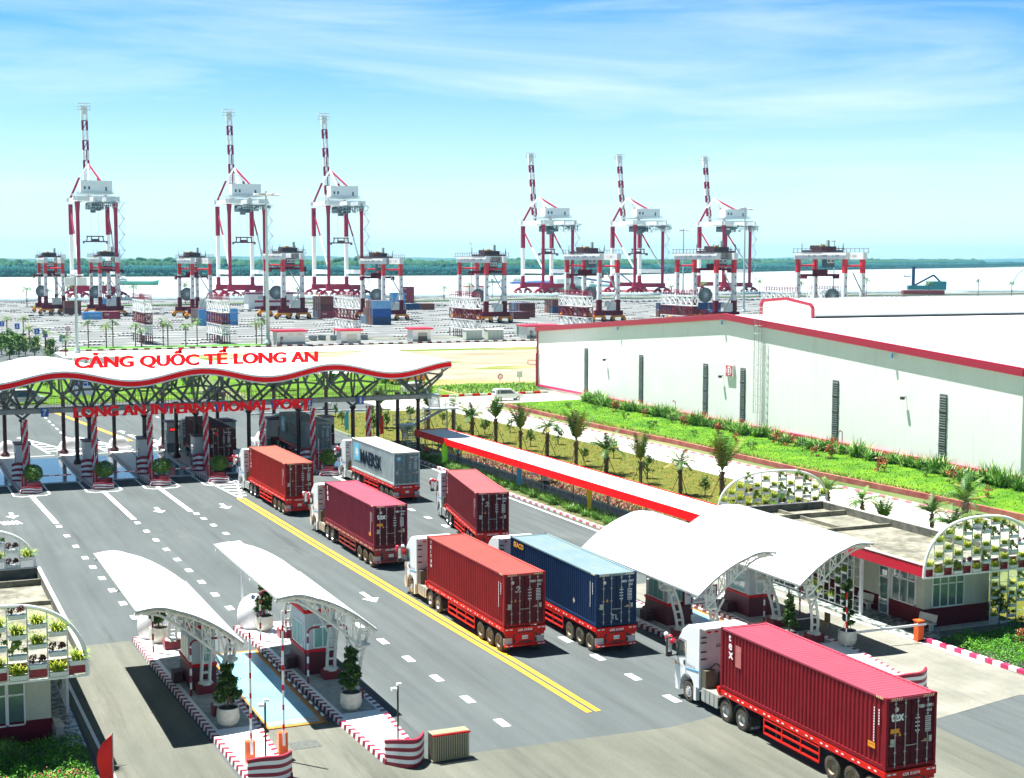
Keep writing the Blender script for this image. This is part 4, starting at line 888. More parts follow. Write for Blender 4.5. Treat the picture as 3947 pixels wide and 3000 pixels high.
mb=MB(); mb.path([(X0-.3,215,.8),(X0-.3,215,6.0),(X0-.1,214.6,6.6)],.09,6); mb.path([(X0-.3,215,5),(X0-1.6,215.4,5),(X0-1.6,215.4,4.4),(X0-.3,215,4.3)],.05,6); mb.build('drainpipe',TRIM,wt)
for y in (169.5,132.6):
    mb=MB(); mb.path([(X0-.5,y,0),(X0-.5,y,2.4),(X0-.8,y,2.6),(X0-.9,y,2.4)],.05,6); mb.build('vent_pipe',M('pipe_dark_red',(0.2,0.05,0.05),0.6),wt)
mb=MB(); mb.box(X0-.16,X0-.1,156.0,156.7,.25,.7); mb.build('meter_box',DARK,wt)
# raised flower bed along the warehouse
bd=MB(); bp=[(83.0,195),(83.3,164),(84.4,147.5),(84.7,120),(85.9,103),(86.4,80),(97.4,80),(97.4,196)]
n=len(bp); mb=MB(); mb.prism([(x,y) for x,y in bp],0,.42); tag(mb.build('planting_bed',BGRASS),kind='structure')
kb=MB()
edge=bp[:6]
for a,b_ in zip(edge,edge[1:]):
    L=math.dist(a,b_); nn=max(1,round(L/4))
    for k in range(nn):
        p=[a[i]+(b_[i]-a[i])*k/nn for i in (0,1)]; q=[a[i]+(b_[i]-a[i])*(k+1)/nn for i in (0,1)]
        kb.beam((p[0]-.16,p[1],.24),(q[0]-.16,q[1]+.02,.24),.3,.5)
tag(kb.build('bed_edging',M('edging_brick_red',(0.30,0.05,0.06),0.7,col2=(0.42,0.16,0.12),vs=.8)),kind='structure')
# ================= PORT GATE =================
gt=thing('gate_canopy','long white wave-shaped gate roof with red fascia reading Cảng Quốc Tế Long An','gate canopy',(0,0,0))
wz=lambda x: 10.30+0.51*math.cos(2*PI*(x-15.5)/13.12)
xs=[-12+ i*0.55 for i in range(121)]; xs=[x for x in xs if x<54.4]+[54.4]
FY,BY=142.0,165.0
mb=MB()
for a,b_ in zip(xs,xs[1:]):
    mb.face([(a,FY,wz(a)),(b_,FY,wz(b_)),(b_,BY,wz(b_)),(a,BY,wz(a))]); mb.face([(a,FY+.1,wz(a)-.5),(a,BY,wz(a)-.5),(b_,BY,wz(b_)-.5),(b_,FY+.1,wz(b_)-.5)])
    mb.face([(b_,BY,wz(b_)),(a,BY,wz(a)),(a,BY,wz(a)-.5)][::-1]+[] if False else [(a,BY,wz(a)),(b_,BY,wz(b_)),(b_,BY,wz(b_)-.5),(a,BY,wz(a)-.5)][::-1])
x=54.4; mb.face([(x,FY,wz(x)),(x,FY,wz(x)-.55),(x,BY,wz(x)-.55),(x,BY,wz(x))])
mb.build('roof',M('canopy_white_panel',(0.80,0.81,0.80),0.45,var=.03,vs=.2),gt,smooth=False)
def band(z0,z1,y,mat,name,par):
    mb=MB()
    for a,b_ in zip(xs,xs[1:]): mb.hexa([(a,y,wz(a)+z0),(b_,y,wz(b_)+z0),(b_,y+.12,wz(b_)+z0),(a,y+.12,wz(a)+z0),(a,y,wz(a)+z1),(b_,y,wz(b_)+z1),(b_,y+.12,wz(b_)+z1),(a,y+.12,wz(a)+z1)])
    mb.hexa([(54.4,y,wz(54.4)+z0),(54.5,y,wz(54.4)+z0),(54.5,BY,wz(54.4)+z0),(54.4,BY,wz(54.4)+z0),(54.4,y,wz(54.4)+z1),(54.5,y,wz(54.4)+z1),(54.5,BY,wz(54.4)+z1),(54.4,BY,wz(54.4)+z1)])
    return mb.build(name,mat,par)
band(-.13,.05,FY-.16,WHITE,'upper_trim',gt); band(-.60,-.13,FY-.14,BRED,'fascia',gt); band(-.72,-.60,FY-.16,M('trim_pale_grey',(0.62,0.66,0.64),.5),'lower_trim',gt)
# standing letters with frame
TX=boldtext('roof_letters','CẢNG QUỐC TẾ LONG AN',BRED,gt,(17.1,145.3,10.62),24.0,1.92,.045,.16)
mb=MB()
for z in (10.8,12.2): mb.beam((17,145.55,z),(41,145.55,z),.06,.06)
for k in range(17): mb.beam((17+k*1.5,145.55,10.0),(17+k*1.5,145.55,12.2),.05,.05); mb.beam((17+k*1.5,145.55,12.1),(17+k*1.5,146.6,10.3),.04,.04)
mb.build('letter_frame',WHITEM,gt)
# columns
PM=M('column_dark_maroon',(0.045,0.008,0.012),.4)
FX=[6.9,12.55,18.9,24.3,29.5,35.0,40.3,46.3]; RXc=[11.9,17.95,23.3,28.6,34.7,41.2,47.4]
BR=M('branch_steel_grey',(0.13,0.155,0.155),.5)
def col(x,y,z1,r=.21,par=gt):
    mb=MB(); mb.tube((x,y,.25),(x,y,z1),r,14); mb.lathe([(.45,.2),(.42,.45),(.22,.75)],(x,y,0),14); mb.lathe([(.22,z1-.3),(.36,z1-.12),(.36,z1)],(x,y,0),14); return mb.build('column',PM,par)
for x in FX: col(x,150,5.6)
for x in RXc: col(x,164,6.4)
for x,y in ((53.9,150.5),(53.9,157.4),(18.3,155.2),(28.6,156),(52.1,159.2)): col(x,y,6.2)
rn=random.Random(11)
def branch(x,y,z0,par=gt,seed=0):
    mb=MB(); r=random.Random(seed); zt=lambda X: wz(X)-.62
    w_=.24
    L=(x-1.5,y,z0+1.35); Rr=(x+1.5,y,z0+1.35); 
    mb.beam((x,y,z0),L,w_); mb.beam((x,y,z0),Rr,w_)
    A=(x-2.8,y,z0+2.45); B=(x+2.8,y,z0+2.45); C=(x-.75,y,z0+2.75); D=(x+.75,y,z0+2.75)
    for a,b_ in ((L,A),(Rr,B),(L,C),(Rr,D),(C,D)): mb.beam(a,b_,w_*.9)
    for a,dx in ((A,-.05),(C,-.9),(C,.35),(D,-.35),(D,.9),(B,.05)):
        X=a[0]+dx; mb.beam(a,(X,y,zt(X)),w_*.8)
    mb.beam((A[0],y,A[2]),(C[0],y,C[2]),w_*.8); mb.beam((D[0],y,D[2]),(B[0],y,B[2]),w_*.8)
    # limbs running back under the roof
    for s_ in (-1,1):
        mb.beam((x,y,z0+.5),(x+s_*1.2,y+4.5,z0+2.3),w_*.9); mb.beam((x+s_*1.2,y+4.5,z0+2.3),(x+s_*2.2,y+7.5,zt(x+s_*2.2)),w_*.8); mb.beam((x+s_*1.2,y+4.5,z0+2.3),(x+s_*.2,y+7,zt(x+s_*.2)),w_*.8)
        mb.beam((x,y,z0+.8),(x+s_*.9,y-3.5,z0+2.6),w_*.8); mb.beam((x+s_*.9,y-3.5,z0+2.6),(x+s_*1.6,y-6,zt(x+s_*1.6)),w_*.7)
    mb.build('branching_strut',BR,par)
for i,x in enumerate(FX): branch(x,150,5.6,seed=i)
for i,x in enumerate(RXc): branch(x,164-.0,6.2,seed=i+20) if False else None
mb=MB()
for x in RXc:
    for s_ in (-1,1):
        mb.beam((x,164,6.4),(x+s_*1.6,163.6,8.2),.2); mb.beam((x+s_*1.6,163.6,8.2),(x+s_*2.4,162.5,wz(x+s_*2.4)-.6),.18); mb.beam((x+s_*1.6,163.6,8.2),(x+s_*.8,162.5,wz(x+s_*.8)-.6),.18); mb.beam((x,164,6.4),(x+s_*.9,158,wz(x+s_*.9)-.6),.18)
mb.build('rear_struts',BR,gt)
branch(53.9,150.5,6.2,seed=40); 
# footbridge with railing
mb=MB(); mb.box(-12,54.6,148.1,149.8,6.30,6.72); 
for k in range(34): mb.box(-12+2*k,-11.9+2*k,148.0,148.1,6.3,6.8)
fb=mb.build('footbridge',M('bridge_grey',(0.30,0.33,0.32),.5),gt)
mb=MB()
for y in (148.15,149.75):
    for z in (7.15,7.75): mb.beam((-12,y,z),(54.6,y,z),.04,.04)
    for k in range(222): mb.box(-12+.3*k,-11.975+.3*k,y-.01,y+.01,6.72,7.75)
mb.build('railing',M('rail_bronze',(0.22,0.19,0.13),.5),fb)
boldtext('lower_letters','LONG AN INTERNATIONAL PORT',BRED,gt,(16.42,141.2,6.5),22.7,.98,.04,.14)
mb=MB(); 
for z in (6.6,7.4): mb.beam((16.4,141.35,z),(39.3,141.35,z),.05,.05)
for k in range(9): mb.beam((16.6+k*2.8,141.35,6.6),(16.6+k*2.8,142.1,wz(16.6+k*2.8)-.6),.05,.05)
mb.build('letter_rail',GREY,gt)
SB=M('lane_sign_blue',(0.0,0.09,0.50),.35)
for i,(x,n_) in enumerate(((14.45,'7'),(20.4,'6'),(26.0,'5'),(31.5,'4'),(37.3,'3'),(40.9,'2'),(46.5,'1'))):
    y=147.9 if n_ in '71' else 148.0
    mb=MB(); mb.box(x-.36,x+.36,y-.06,y,6.0,6.85); s_=mb.build('lane_number_sign',SB,gt)
    text('number',n_,WHITE,s_,(x,y-.07,6.12),height=.6,width=.36 if n_!='1' else .16,bold=.03,depth=.01,align='CENTER')
# outside staircase at the right end
st=thing('gate_staircase','grey steel zigzag staircase with railings climbing to the gate footbridge','staircase',(0,0,0))
def flight(a,b_,wd,name='flight'):
    mb=MB(); a=Vector(a); b_=Vector(b_); n=12; d=(b_-a)/n; s_=Vector((-(b_-a).y,(b_-a).x,0)).normalized()*wd/2
    for k in range(n):
        p=a+d*(k+.5); q=d*.5; mb.hexa([tuple(v) for v in (p-s_-q*.9,p+s_-q*.9,p+s_+Vector((q.x,q.y,-q.z))*.9,p-s_+Vector((q.x,q.y,-q.z))*.9)]+[tuple(v+Vector((0,0,.06+ (0 if j<2 else 0)))) for j,v in enumerate((p-s_-q*.9,p+s_-q*.9,p+s_+Vector((q.x,q.y,-q.z))*.9,p-s_+Vector((q.x,q.y,-q.z))*.9))])
    for sg in (-1,1): mb.beam(a+s_*sg,b_+s_*sg,.06,.26)
    mb.build(name,GALV,st); mb=MB()
    for sg in (-1,1):
        mb.tube(a+s_*sg+Vector((0,0,1)),b_+s_*sg+Vector((0,0,1)),.035,6); mb.tube(a+s_*sg+Vector((0,0,.5)),b_+s_*sg+Vector((0,0,.5)),.02,6)
        for k in range(5): p=a+(b_-a)*k/4+s_*sg; mb.tube(p,p+Vector((0,0,1)),.025,6)
    mb.build('handrail',M('handrail_white',(0.7,0.72,0.7),.4),st)
flight((55.2,149.6,6.6),(57.6,155.2,4.5),1.2); flight((59.6,157,4.2),(56.4,158.4,2.4),1.2); flight((55.0,158.2,2.3),(54.2,152.0,0.1),1.3)
mb=MB(); mb.box(57,60.4,154.8,158,4.25,4.4); mb.box(53.9,56.5,157.2,159.2,2.25,2.4); mb.box(54.3,55.8,148.4,150,6.5,6.68)
for x,y,z in ((57.3,157.6,4.2),(60,155,4.2),(60,157.6,4.2),(55,158.9,2.2)): mb.tube((x,y,0),(x,y,z),.09,6)
mb.build('landing',GALV,st)
mb=MB()
for (x0,y0,x1,y1,z) in ((57,154.8,60.4,154.8,4.4),(60.4,154.8,60.4,158,4.4),(53.9,159.2,56.5,159.2,2.4),(53.9,157.2,53.9,159.2,2.4)):
    for h in (.5,1.0): mb.tube((x0,y0,z+h),(x1,y1,z+h),.03,6)
    for k in range(5): mb.tube((x0+(x1-x0)*k/4,y0+(y1-y0)*k/4,z),(x0+(x1-x0)*k/4,y0+(y1-y0)*k/4,z+1),.02,6)
mb.build('landing_rail',M('handrail_white',(0.7,0.72,0.7)),st)
# lane floor: white-edged weighbridge plates in every gate lane
PL=M('weighbridge_blue_grey',(0.10,0.20,0.27),.12,col2=(0.16,0.29,0.37),vs=.35,spec=.8)
IX=[6.4,12.2,18.6,23.9,29.4,35.1,40.4,46.4]
for i in range(7):
    a=IX[i]+1.35; b_=IX[i+1]-1.35; sheet('lane_plate',rect(a,b_,144.0,162.3),.035,PL)
    o_=MB(); o_.box(a-.05,b_+.05,143.6,143.95,.0,.10); o_.box(a-.1,a+.0,144,162.3,0,.14); o_.box(b_,b_+.1,144,162.3,0,.14); tag(o_.build('plate_rim',M('plate_rim_pale',(0.6,0.62,0.6),.5)),kind='structure')
TILE=M('island_paving',(0.22,0.23,0.22),.7,col2=(0.36,0.38,0.36),vs=3)
KR=(M('kerb_plum_red',(0.26,0.01,0.035),.5,var=.1,vs=3),M('kerb_clean_white',(0.80,0.80,0.80),.5))
def wavy(par,x0,x1,y,h,mat_r=KR[0],z0=0,name='striped_end_wall',bulge=.9,lift=.25,n=7):
    """curved end wall of the island with wavy red and white stripes, bulging towards -y"""
    mb=MB(); seg=14; P_=[(x0+(x1-x0)*k/seg, y-bulge*math.sin(PI*k/seg)) for k in range(seg+1)]
    for j in range(n):
        for k in range(seg):
            def zz(q,t): return z0+(h+lift*(q/seg))*t+.10*math.sin(q/seg*PI*1.6)*(.3+.7*t)
            t0,t1=j/n,(j+1)/n; (ax,ay),(bx,by)=P_[k],P_[k+1]
            mb.hexa([(ax,ay,zz(k,t0)),(bx,by,zz(k+1,t0)),(bx,by+.18,zz(k+1,t0)),(ax,ay+.18,zz(k,t0)),(ax,ay,zz(k,t1)),(bx,by,zz(k+1,t1)),(bx,by+.18,zz(k+1,t1)),(ax,ay+.18,zz(k,t1))],(j+1)%2)
    return mb.build(name,[KR[1],mat_r],par)
def shell(par,x,y,r,h,name='end_shell'):
    mb=MB(); mb.ball((x,y,.25),1,0,16,8,(r,.55,h)); return mb.build(name,KR[1],par,smooth=True)
def island(label,poly,h=.25,step=.33,kmats=KR,paved=None,group=None):
    t=thing('traffic_island',label,'traffic island',(0,0,0),0,group)
    mb=MB(); mb.prism(poly,0,h-.015); mb.build('base',KR[1],t)
    q=0; n=len(poly); cx=sum(p[0] for p in poly)/n; cy=sum(p[1] for p in poly)/n
    area=sum(poly[k][0]*poly[(k+1)%n][1]-poly[(k+1)%n][0]*poly[k][1] for k in range(n)); sg=1 if area>0 else -1
    KM=[MB(),MB()]
    for k in range(n):
        mb=KM[0 if (poly[k][0]+poly[(k+1)%n][0])/2<cx else 1]
        a=Vector((*poly[k],0)); b2=Vector((*poly[(k+1)%n],0)); L=(b2-a).length; m=max(1,round(L/step)); d=(b2-a)/m; nn=Vector((-d.y,d.x,0)).normalized()*sg
        if abs(d.y)<abs(d.x): continue
        sl=Vector((0,-.14,0))
        for j in range(m):
            A=a+d*j-nn*.03; B=A+d; Ai=A+nn*.28+sl; Bi=B+nn*.28+sl
            mb.hexa([(A.x,A.y,0),(B.x,B.y,0),(Bi.x,Bi.y,0),(Ai.x,Ai.y,0),(A.x+nn.x*.02,A.y+sl.y*.35,h),(B.x+nn.x*.02,B.y+sl.y*.35,h),(Bi.x,Bi.y,h),(Ai.x,Ai.y,h)] if (b2-a).y*sg<0 or True else [],q%2); q+=1
    for side in (0,1):
        if KM[side].v: KM[side].build('striped_kerb',list(kmats),t)
    if paved:
        mb=MB(); mb.prism(paved,h-.01,h+.006); mb.build('paving',TILE,t)
    return t
BALR=M('balloon_red',(0.75,0.01,0.03),.25,spec=.7); BALW=M('balloon_white',(0.85,0.80,0.82),.25,spec=.7)
GIX=IX[1:]
gn=['leftmost','second from the left','third from the left','fourth from the left','fifth from the left','sixth from the left','rightmost']
BUSHL=[leafmat('bush_leaf_green',(0.025,0.09,0.008),(0.07,0.17,0.015)),leafmat('bush_leaf_light',(0.08,0.19,0.015),(0.16,0.28,0.03))]
TRK=M('bark_brown',(0.12,0.08,0.05),.9,var=.3,vs=5)
POT=M('maroon_planter',(0.22,0.01,0.025),.5)
ballb=None
for i,x in enumerate(GIX):
    far=[(x-1.15,164.2),(x-1.15,144),(x-.9,138.6),(x+.95,138.6),(x+1.15,144),(x+1.15,164.2)]
    t=island('red-and-white kerbed lane island of the gate, '+gn[i],far,.22,.42)
    t['group']='lane islands under the gate'
    wavy(t,x-.9,x+.95,138.6,.55,z0=.0,n=5,bulge=.5,lift=.05)
    wavy(t,x-1.1,x+.1,145.6,1.7,z0=.1,n=7,bulge=.5,lift=.3,name='striped_crash_wall')
    shell(t,x,165.2,1.25,1.55)
    mb=MB(); mb.box(x-1.3,x+1.3,164.4,165.1,.0,.55); mb.box(x-.8,x+.8,165.6,169.4,0,.35); mb.build('rear_plinth',KR[1],t)
    # booths
    if i<4: bx,by=x-.55,147.6
    else: bx,by=x-.55,160.0
    def booth(bx,by,w_,d,h,label,zt=1.25,lower=MAR):
        b=thing('toll_booth',label,'booth',(bx,by,.22),0,'toll booths')
        mb=MB(); mb.box(0,w_,0,d,0,zt); mb.build('lower_wall',lower,b)
        mb=MB(); mb.box(.02,w_-.02,.02,d-.02,zt,h-.1); mb.build('upper_wall',M('booth_white',(0.66,0.68,0.67),.5),b)
        mb=MB(); mb.box(-.12,w_+.12,-.12,d+.12,h-.1,h); mb.build('roof',M('booth_roof_edge',(0.14,0.03,0.04),.5),b)
        mb=MB(); mb.box(w_*.62,w_*.95,-.03,.03,zt+.1,h*.72); mb.box(-.03,.03,d*.2,d*.7,zt+.15,h*.7); mb.build('window',DGLASS,b)
        mb=MB(); mb.box(-.05,-.03,d*.15,d*.4,zt+.3,h*.55); mb.build('notice',WHITE,b)
        return b
    booth(bx,by,1.35,2.2,3.25,'white and maroon toll booth on the '+gn[i]+' gate island')
    if i in (3,4,5):
        b2=booth(x-1.0,161.2-i*.2,1.3,1.6,3.4,'tall grey booth at the far end of the gate island, '+['','','','left','middle','right'][i]+' one',1.0,M('booth_grey_base',(0.2,0.22,0.22),.5))
        if i==3:
            mb=MB(); mb.box(.3,1.0,-.06,-.03,2.3,2.7); mb.build('display_case',BLACK,b2); text('display_text','0000',M('led_red',(0.4,0,0),emit=(1,.02,.01,2.5)),b2,(.38,-.07,2.42),height=.16,depth=.004)
    # balloon column
    cx_,cy_=(x+.15,145.3)
    c=thing('balloon_column','tall twisted column of red and white balloons on the '+gn[i]+' gate island','balloon column',(cx_,cy_,.22),0,'balloon columns along the gate')
    mr=MB(); mw=MB(); hgt=5.9
    for k in range(int(hgt/.2)):
        for j in range(4):
            a=k*.42+j*PI/2; (mr if j%2==0 else mw).ball((.2*math.cos(a),.2*math.sin(a),.15+k*.2),.135 if j%2==0 else .115,0,8,5)
    mr.build('red_balloons',BALR,c,smooth=True); mw.build('white_balloons',BALW,c,smooth=True)
    mb=MB(); mb.tube((0,0,0),(0,0,hgt),.04,6); mb.build('pole',WHITEM,c)
    # shrub in maroon pot at the island tip
    if i<6:
        lab='round shrub in a maroon box, tip of the '+gn[i]+' gate island'
        if ballb is None:
            ballb=thing('potted_shrub',lab,'potted shrub',(x+.35,140.3,.22),0,'round shrubs at the gate island tips')
            mb=MB(); mb.hexa([(-.55,-.4,0),(.55,-.4,0),(.55,.4,0),(-.55,.4,0),(-.65,-.5,.55),(.65,-.5,.55),(.65,.5,.55),(-.65,.5,.55)]); mb.build('planter',POT,ballb)
            mb=MB(); ballleaf(mb,(0,0,1.4),(.9,.9,.8),2600,.075,2,4,.16); mb.build('foliage',BUSHL,ballb)
        else: dup(ballb,(x+.35,140.3,.22),i*.9,lab)
        # barrier cabinet + arm
        bt=thing('barrier_gate','red barrier with lowered striped arm on the '+gn[i]+' gate island','barrier',(x-.35,141.6,.22),0,'barriers at the gate lanes')
        mb=MB(); mb.box(-.22,.22,-.2,.2,0,1.05); mb.build('cabinet',M('cabinet_red',(0.65,0.02,0.01),.4),bt)
        mb=MB()
        for k in range(8): mb.box(.2+k*.5,.7+k*.5,-.28,-.22,.86,.96,k%2)
        mb.build('arm',[WHITEM,RED],bt)
        mb=MB(); mb.tube((-.05,-.35,0),(-.05,-.35,2.2+(i%2)),.03,6); mb.build('antenna_pole',WHITEM,bt)
# ================= FRONT CHECKPOINT =================
TENS=M('tensile_white_fabric',(0.82,0.83,0.82),.5)
STL=M('cream_white_steel',(0.62,0.63,0.56),.45,var=.06,vs=2)
PAVE=TILE
WPL=M('weighbridge_sky_blue',(0.16,0.36,0.50),.3,col2=(0.22,0.45,0.60),vs=.5); OCH=M('ochre_border',(0.50,0.20,0.03),.5,var=.2,vs=2)
def canopy(mir,xo,label,uf=4.1,ut=4.42,y0=64.8,y1=78.6):
    """vault: low side at local u=4.8 (z 4.05), high side at u=0 (z 5.95). mir=1 low side on the right, -1 low on left. xo = x of the high edge"""
    t=thing('arched_canopy',label,'canopy',(0,0,0),0,'white vaulted canopies over the checkpoint booths')
    def X(u): return xo+mir*u
    def Zc(u): # arc profile
        return 5.86+.10*math.sin(min(1,u/1.8)*PI)-1.93*max(0,(u-1.0)/3.8)**1.75
    us=[4.8*k/18 for k in range(19)]
    mb=MB()
    for a,b_ in zip(us,us[1:]):
        p=[(X(a),y0,Zc(a)),(X(b_),y0,Zc(b_)),(X(b_),y1,Zc(b_)),(X(a),y1,Zc(a))]; q=[(v[0],v[1],v[2]-.05) for v in p]
        if mir<0: p=p[::-1]; q=q[::-1]
        mb.hexa(q+p)
    mb.build('roof_sheet',TENS,t,smooth=False)
    mb=MB()
    for k in range(1,12):
        yy=y0+(y1-y0)*k/12; pts=[(X(u),yy,Zc(u)+.006) for u in us]
        for a,b_ in zip(pts,pts[1:]): mb.beam(a,b_,.035,.012)
    for u in (0.02,4.78): mb.beam((X(u),y0,Zc(u)+.0),(X(u),y1,Zc(u)+.0),.06,.09)
    for yy in (y0,y1):
        pts=[(X(u),yy,Zc(u)-.03) for u in us]
        for a,b_ in zip(pts,pts[1:]): mb.beam(a,b_,.05,.09)
    mb.build('seam',M('fabric_seam_grey',(0.34,0.36,0.35),.6),t)
    mb=MB()
    for k in range(9):
        u=.3+k*.52; mb.beam((X(u),y0+.1,Zc(u)-.12),(X(u),y1-.1,Zc(u)-.12),.09,.11)
    mb.build('purlins',STL,t)
    for yy in (y0+.35,y0+5.4,y1-.5):
        mb=MB(); top=[(X(u),yy,Zc(u)-.22) for u in us]; mb.path(top,.065,8)
        low=[]
        for k in range(11):
            s_=k/10; u=.35+s_*3.75; z=Zc(u)-.28-1.15*math.sin(s_*PI*.62)*s_**.35*(.55+.45*s_); low.append((X(u),yy,z))
        mb.path(low,.06,8)
        for k in range(1,11):
            u=.35+k/10*3.75; mb.tube((X(u),yy,Zc(u)-.22),low[k],.035,6)
            if k<10: mb.tube((X(u+.0),yy,Zc(u)-.22),low[k+1] if k%2 else low[k-1],.035,6)
        mb.build('arch_truss',STL,t)
    for yy in (y0+1.7,y0+5.4,y1+.5):
        yt=min(yy,y1-.5) ; mb=MB()
        for dx in (-.2,.2):
            pts=[]
            for k in range(7):
                s_=k/6; u=uf+dx+(ut-uf)*s_**1.6; z=.75+s_*3.05; y=yy+(yt-yy)*s_+(-1.0*s_ if yy<y0+3 else 0); pts.append((X(u),y,z))
            mb.path(pts,.085,8)
        for k in range(1,7):
            s_=k/6.3; u=uf+(ut-uf)*s_**1.6; z=.75+s_*3.05; y=yy+(yt-yy)*s_+(-1.0*s_ if yy<y0+3 else 0); mb.box(X(u)-.22,X(u)+.22,y-.05,y+.05,z-.05,z+.05)
        mb.lathe([(.42,.68),(.34,.78),(.2,.84)],(X(uf),yy,0),12)
        u=ut-.1; mb.lathe([(.3,3.0),(.36,3.05),(.36,3.12),(.2,3.2)],(X(u),yt-(1 if yy<y0+3 else 0),0),12)
        mb.tube((X(ut-.25),yt-(1 if yy<y0+3 else 0),2.3),(X(ut-.9),yt-(1.1 if yy<y0+3 else 0),3.5),.06,8)
        mb.build('ladder_post',STL,t)
        mb=MB(); mb.box(X(uf)-.45,X(uf)+.45,yy-.35,yy+.35,.2,.72); mb.build('post_block',M('block_maroon',(0.20,0.01,0.02),.5),t)
    mb=MB()
    for u in (2.2,3.5): mb.box(X(u)-.1,X(u)+.1,y0+1.2,y0+1.7,Zc(u)-.75,Zc(u)-.6)
    mb.build('floodlight',WHITEM,t)
canopy(1,9.95,'leftmost white vaulted canopy, over the booth island nearest the left building')
canopy(1,16.3,'white vaulted canopy second from the left, right of the blue weighbridge')
canopy(-1,43.4,'white vaulted canopy third from the left, behind the nearest red truck',2.7,3.75)
canopy(-1,49.7,'rightmost white vaulted canopy, touching the office roof',2.6,3.85)
def fisland(lab,poly,pav):
    return island(lab,poly,.25,.30,KR,pav)
IA=fisland('leftmost checkpoint island with striped kerb and booth',[(12.45,82.3),(12.5,77),(13.0,63.7),(13.2,57.6),(15.05,57.6),(15.3,64),(15.35,82.3)],[(12.95,78.5),(13.4,64.3),(15.0,64.3),(15.1,78.5)])
IB=fisland('checkpoint island with striped kerb right of the blue weighbridge',[(18.2,82.6),(18.5,77.7),(18.8,63.7),(19.1,57.6),(20.8,57.6),(21.25,64),(21.3,82.6)],[(18.95,78.5),(19.2,64.3),(20.9,64.3),(20.95,78.5)])
IC=fisland('checkpoint island with striped kerb left of the station sign booth',[(39.6,82.3),(40.25,72),(40.2,64),(40.2,57.8),(42.0,57.8),(42.6,64),(42.7,82.3)],[(40.7,78.5),(40.7,66),(42.3,66),(42.3,78.5)])
ID=fisland('rightmost checkpoint island with striped kerb before the office',[(45.5,82.3),(45.85,74),(45.75,64),(45.3,57.4),(47.2,57.0),(48.35,64),(48.9,82.3)],[(46.3,78.5),(46.2,66),(48.0,66),(48.4,78.5)])
wavy(IA,13.2,15.05,57.6,1.0,bulge=.5); wavy(IB,19.1,20.85,57.6,1.05,bulge=.9); wavy(IC,40.2,42,57.8,1.0,bulge=.6); wavy(ID,45.0,47.15,57.0,1.0,bulge=.6,lift=.35)
for t,x in ((IA,13.6),(IB,19.25),(IC,41.2),(ID,47.2)):
    mb=MB(); mb.ball((x,82.0,.9),1,0,18,10,(.95,.9,1.25)); mb.build('white_shell',KR[1],t,smooth=True)
# weighbridges
for i,(x0,x1) in enumerate(((15.45,18.45),(42.8,45.4))):
    t=thing('weighbridge','sky blue weighbridge with ochre border, %s'%('between the two left islands' if i==0 else 'between the two right islands'),'weighbridge',(0,0,0))
    mb=MB(); mb.box(x0,x1,64.0,77.6,0,.06); mb.build('border',OCH,t)
    mb=MB(); mb.box(x0+.3,x1-.3,64.3,77.3,.06,.07); mb.build('platform',WPL,t)
    mb=MB()
    for y in (64.5,64.75): mb.box(x0+.3,x1-.3,y,y+.08,.07,.076)
    mb.build('ochre_line',OCH,t)
    mb=MB(); q=0
    for k in range(27):
        for x in (x0+.05,x1-.05): mb.tube((x,64+k*.5,.16),(x,64.5+k*.5,.16),.06,6,k%2)
    mb.build('guard_rail',[M('rail_maroon_rust',(0.12,0.02,0.02),.6),KR[1]],t)
def bigbooth(x,y,w_,d,h,label,door):
    b=thing('checkpoint_booth',label,'booth',(x,y,.25),0,'checkpoint booths')
    mb=MB(); mb.box(0,w_,0,d,0,1.2); mb.build('lower_wall',M('booth_maroon',(0.10,0.006,0.018),.5,var=.1,vs=2),b)
    mb=MB(); mb.box(.03,w_-.03,.03,d-.03,1.2,h); mb.build('upper_wall',M('booth_pale_grey',(0.52,0.55,0.56),.5),b)
    mb=MB(); mb.box(-.05,w_+.05,-.05,d+.05,1.17,1.3); mb.box(-.04,w_+.04,-.04,.06,h-.12,h+.06); mb.box(-.04,w_+.04,d-.06,d+.04,h-.12,h+.06); mb.box(-.04,.06,0,d,h-.12,h+.06); mb.box(w_-.06,w_+.04,0,d,h-.12,h+.06); mb.build('red_trim',RED,b)
    mb=MB(); mb.box(.1,w_-.1,.1,d-.1,h-.08,h-.04); mb.build('roof',M('booth_dark_roof',(0.05,0.05,0.045),.8),b)
    for (x0,x1,y0,y1) in ((.45,w_-.2,-.02,.05),(-.02,.05,.4,d-.35),(w_-.05,w_+.02,.4,d-.35)):
        mb=MB(); mb.box(x0,x1,y0,y1,1.35,2.6); f=mb.build('window_frame',WHITEM,b)
        mb=MB()
        if x1-x0>y1-y0:
            n=2; w1=(x1-x0-.12)/n
            for k in range(n): mb.box(x0+.08+k*w1,x0+.02+(k+1)*w1,y0-.015,y1+.01,1.42,2.52)
        else:
            n=3; w1=(y1-y0-.1)/n
            for k in range(n): mb.box(x0-.015,x1+.015,y0+.08+k*w1,y0+.02+(k+1)*w1,1.42,2.52)
        mb.build('pane',M('booth_glass_green',(0.20,0.42,0.38),.08,spec=1),f)
    mb=MB()
    for k in range(3): mb.box(-.3*(k+1) if door<0 else w_+.3*k,-.3*k if door<0 else w_+.3*(k+1),d-.9,d,0,.66-.22*k) if False else mb.box(.1,w_-.1,d+.28*k,d+.28*(k+1),0,.75-.25*k)
    mb.build('steps',M('booth_maroon'  ,(0.10,0.006,0.018)),b)
    mb=MB(); mb.box(-.55,-.1,d*.55,d*.55+.8,0,.55); mb.build('dark_box',M('dark_brown_box',(0.06,0.015,0.015),.6),b)
    return b
bigbooth(13.45,70.7,1.25,2.8,3.15,'pale grey and maroon booth on the leftmost checkpoint island',1)
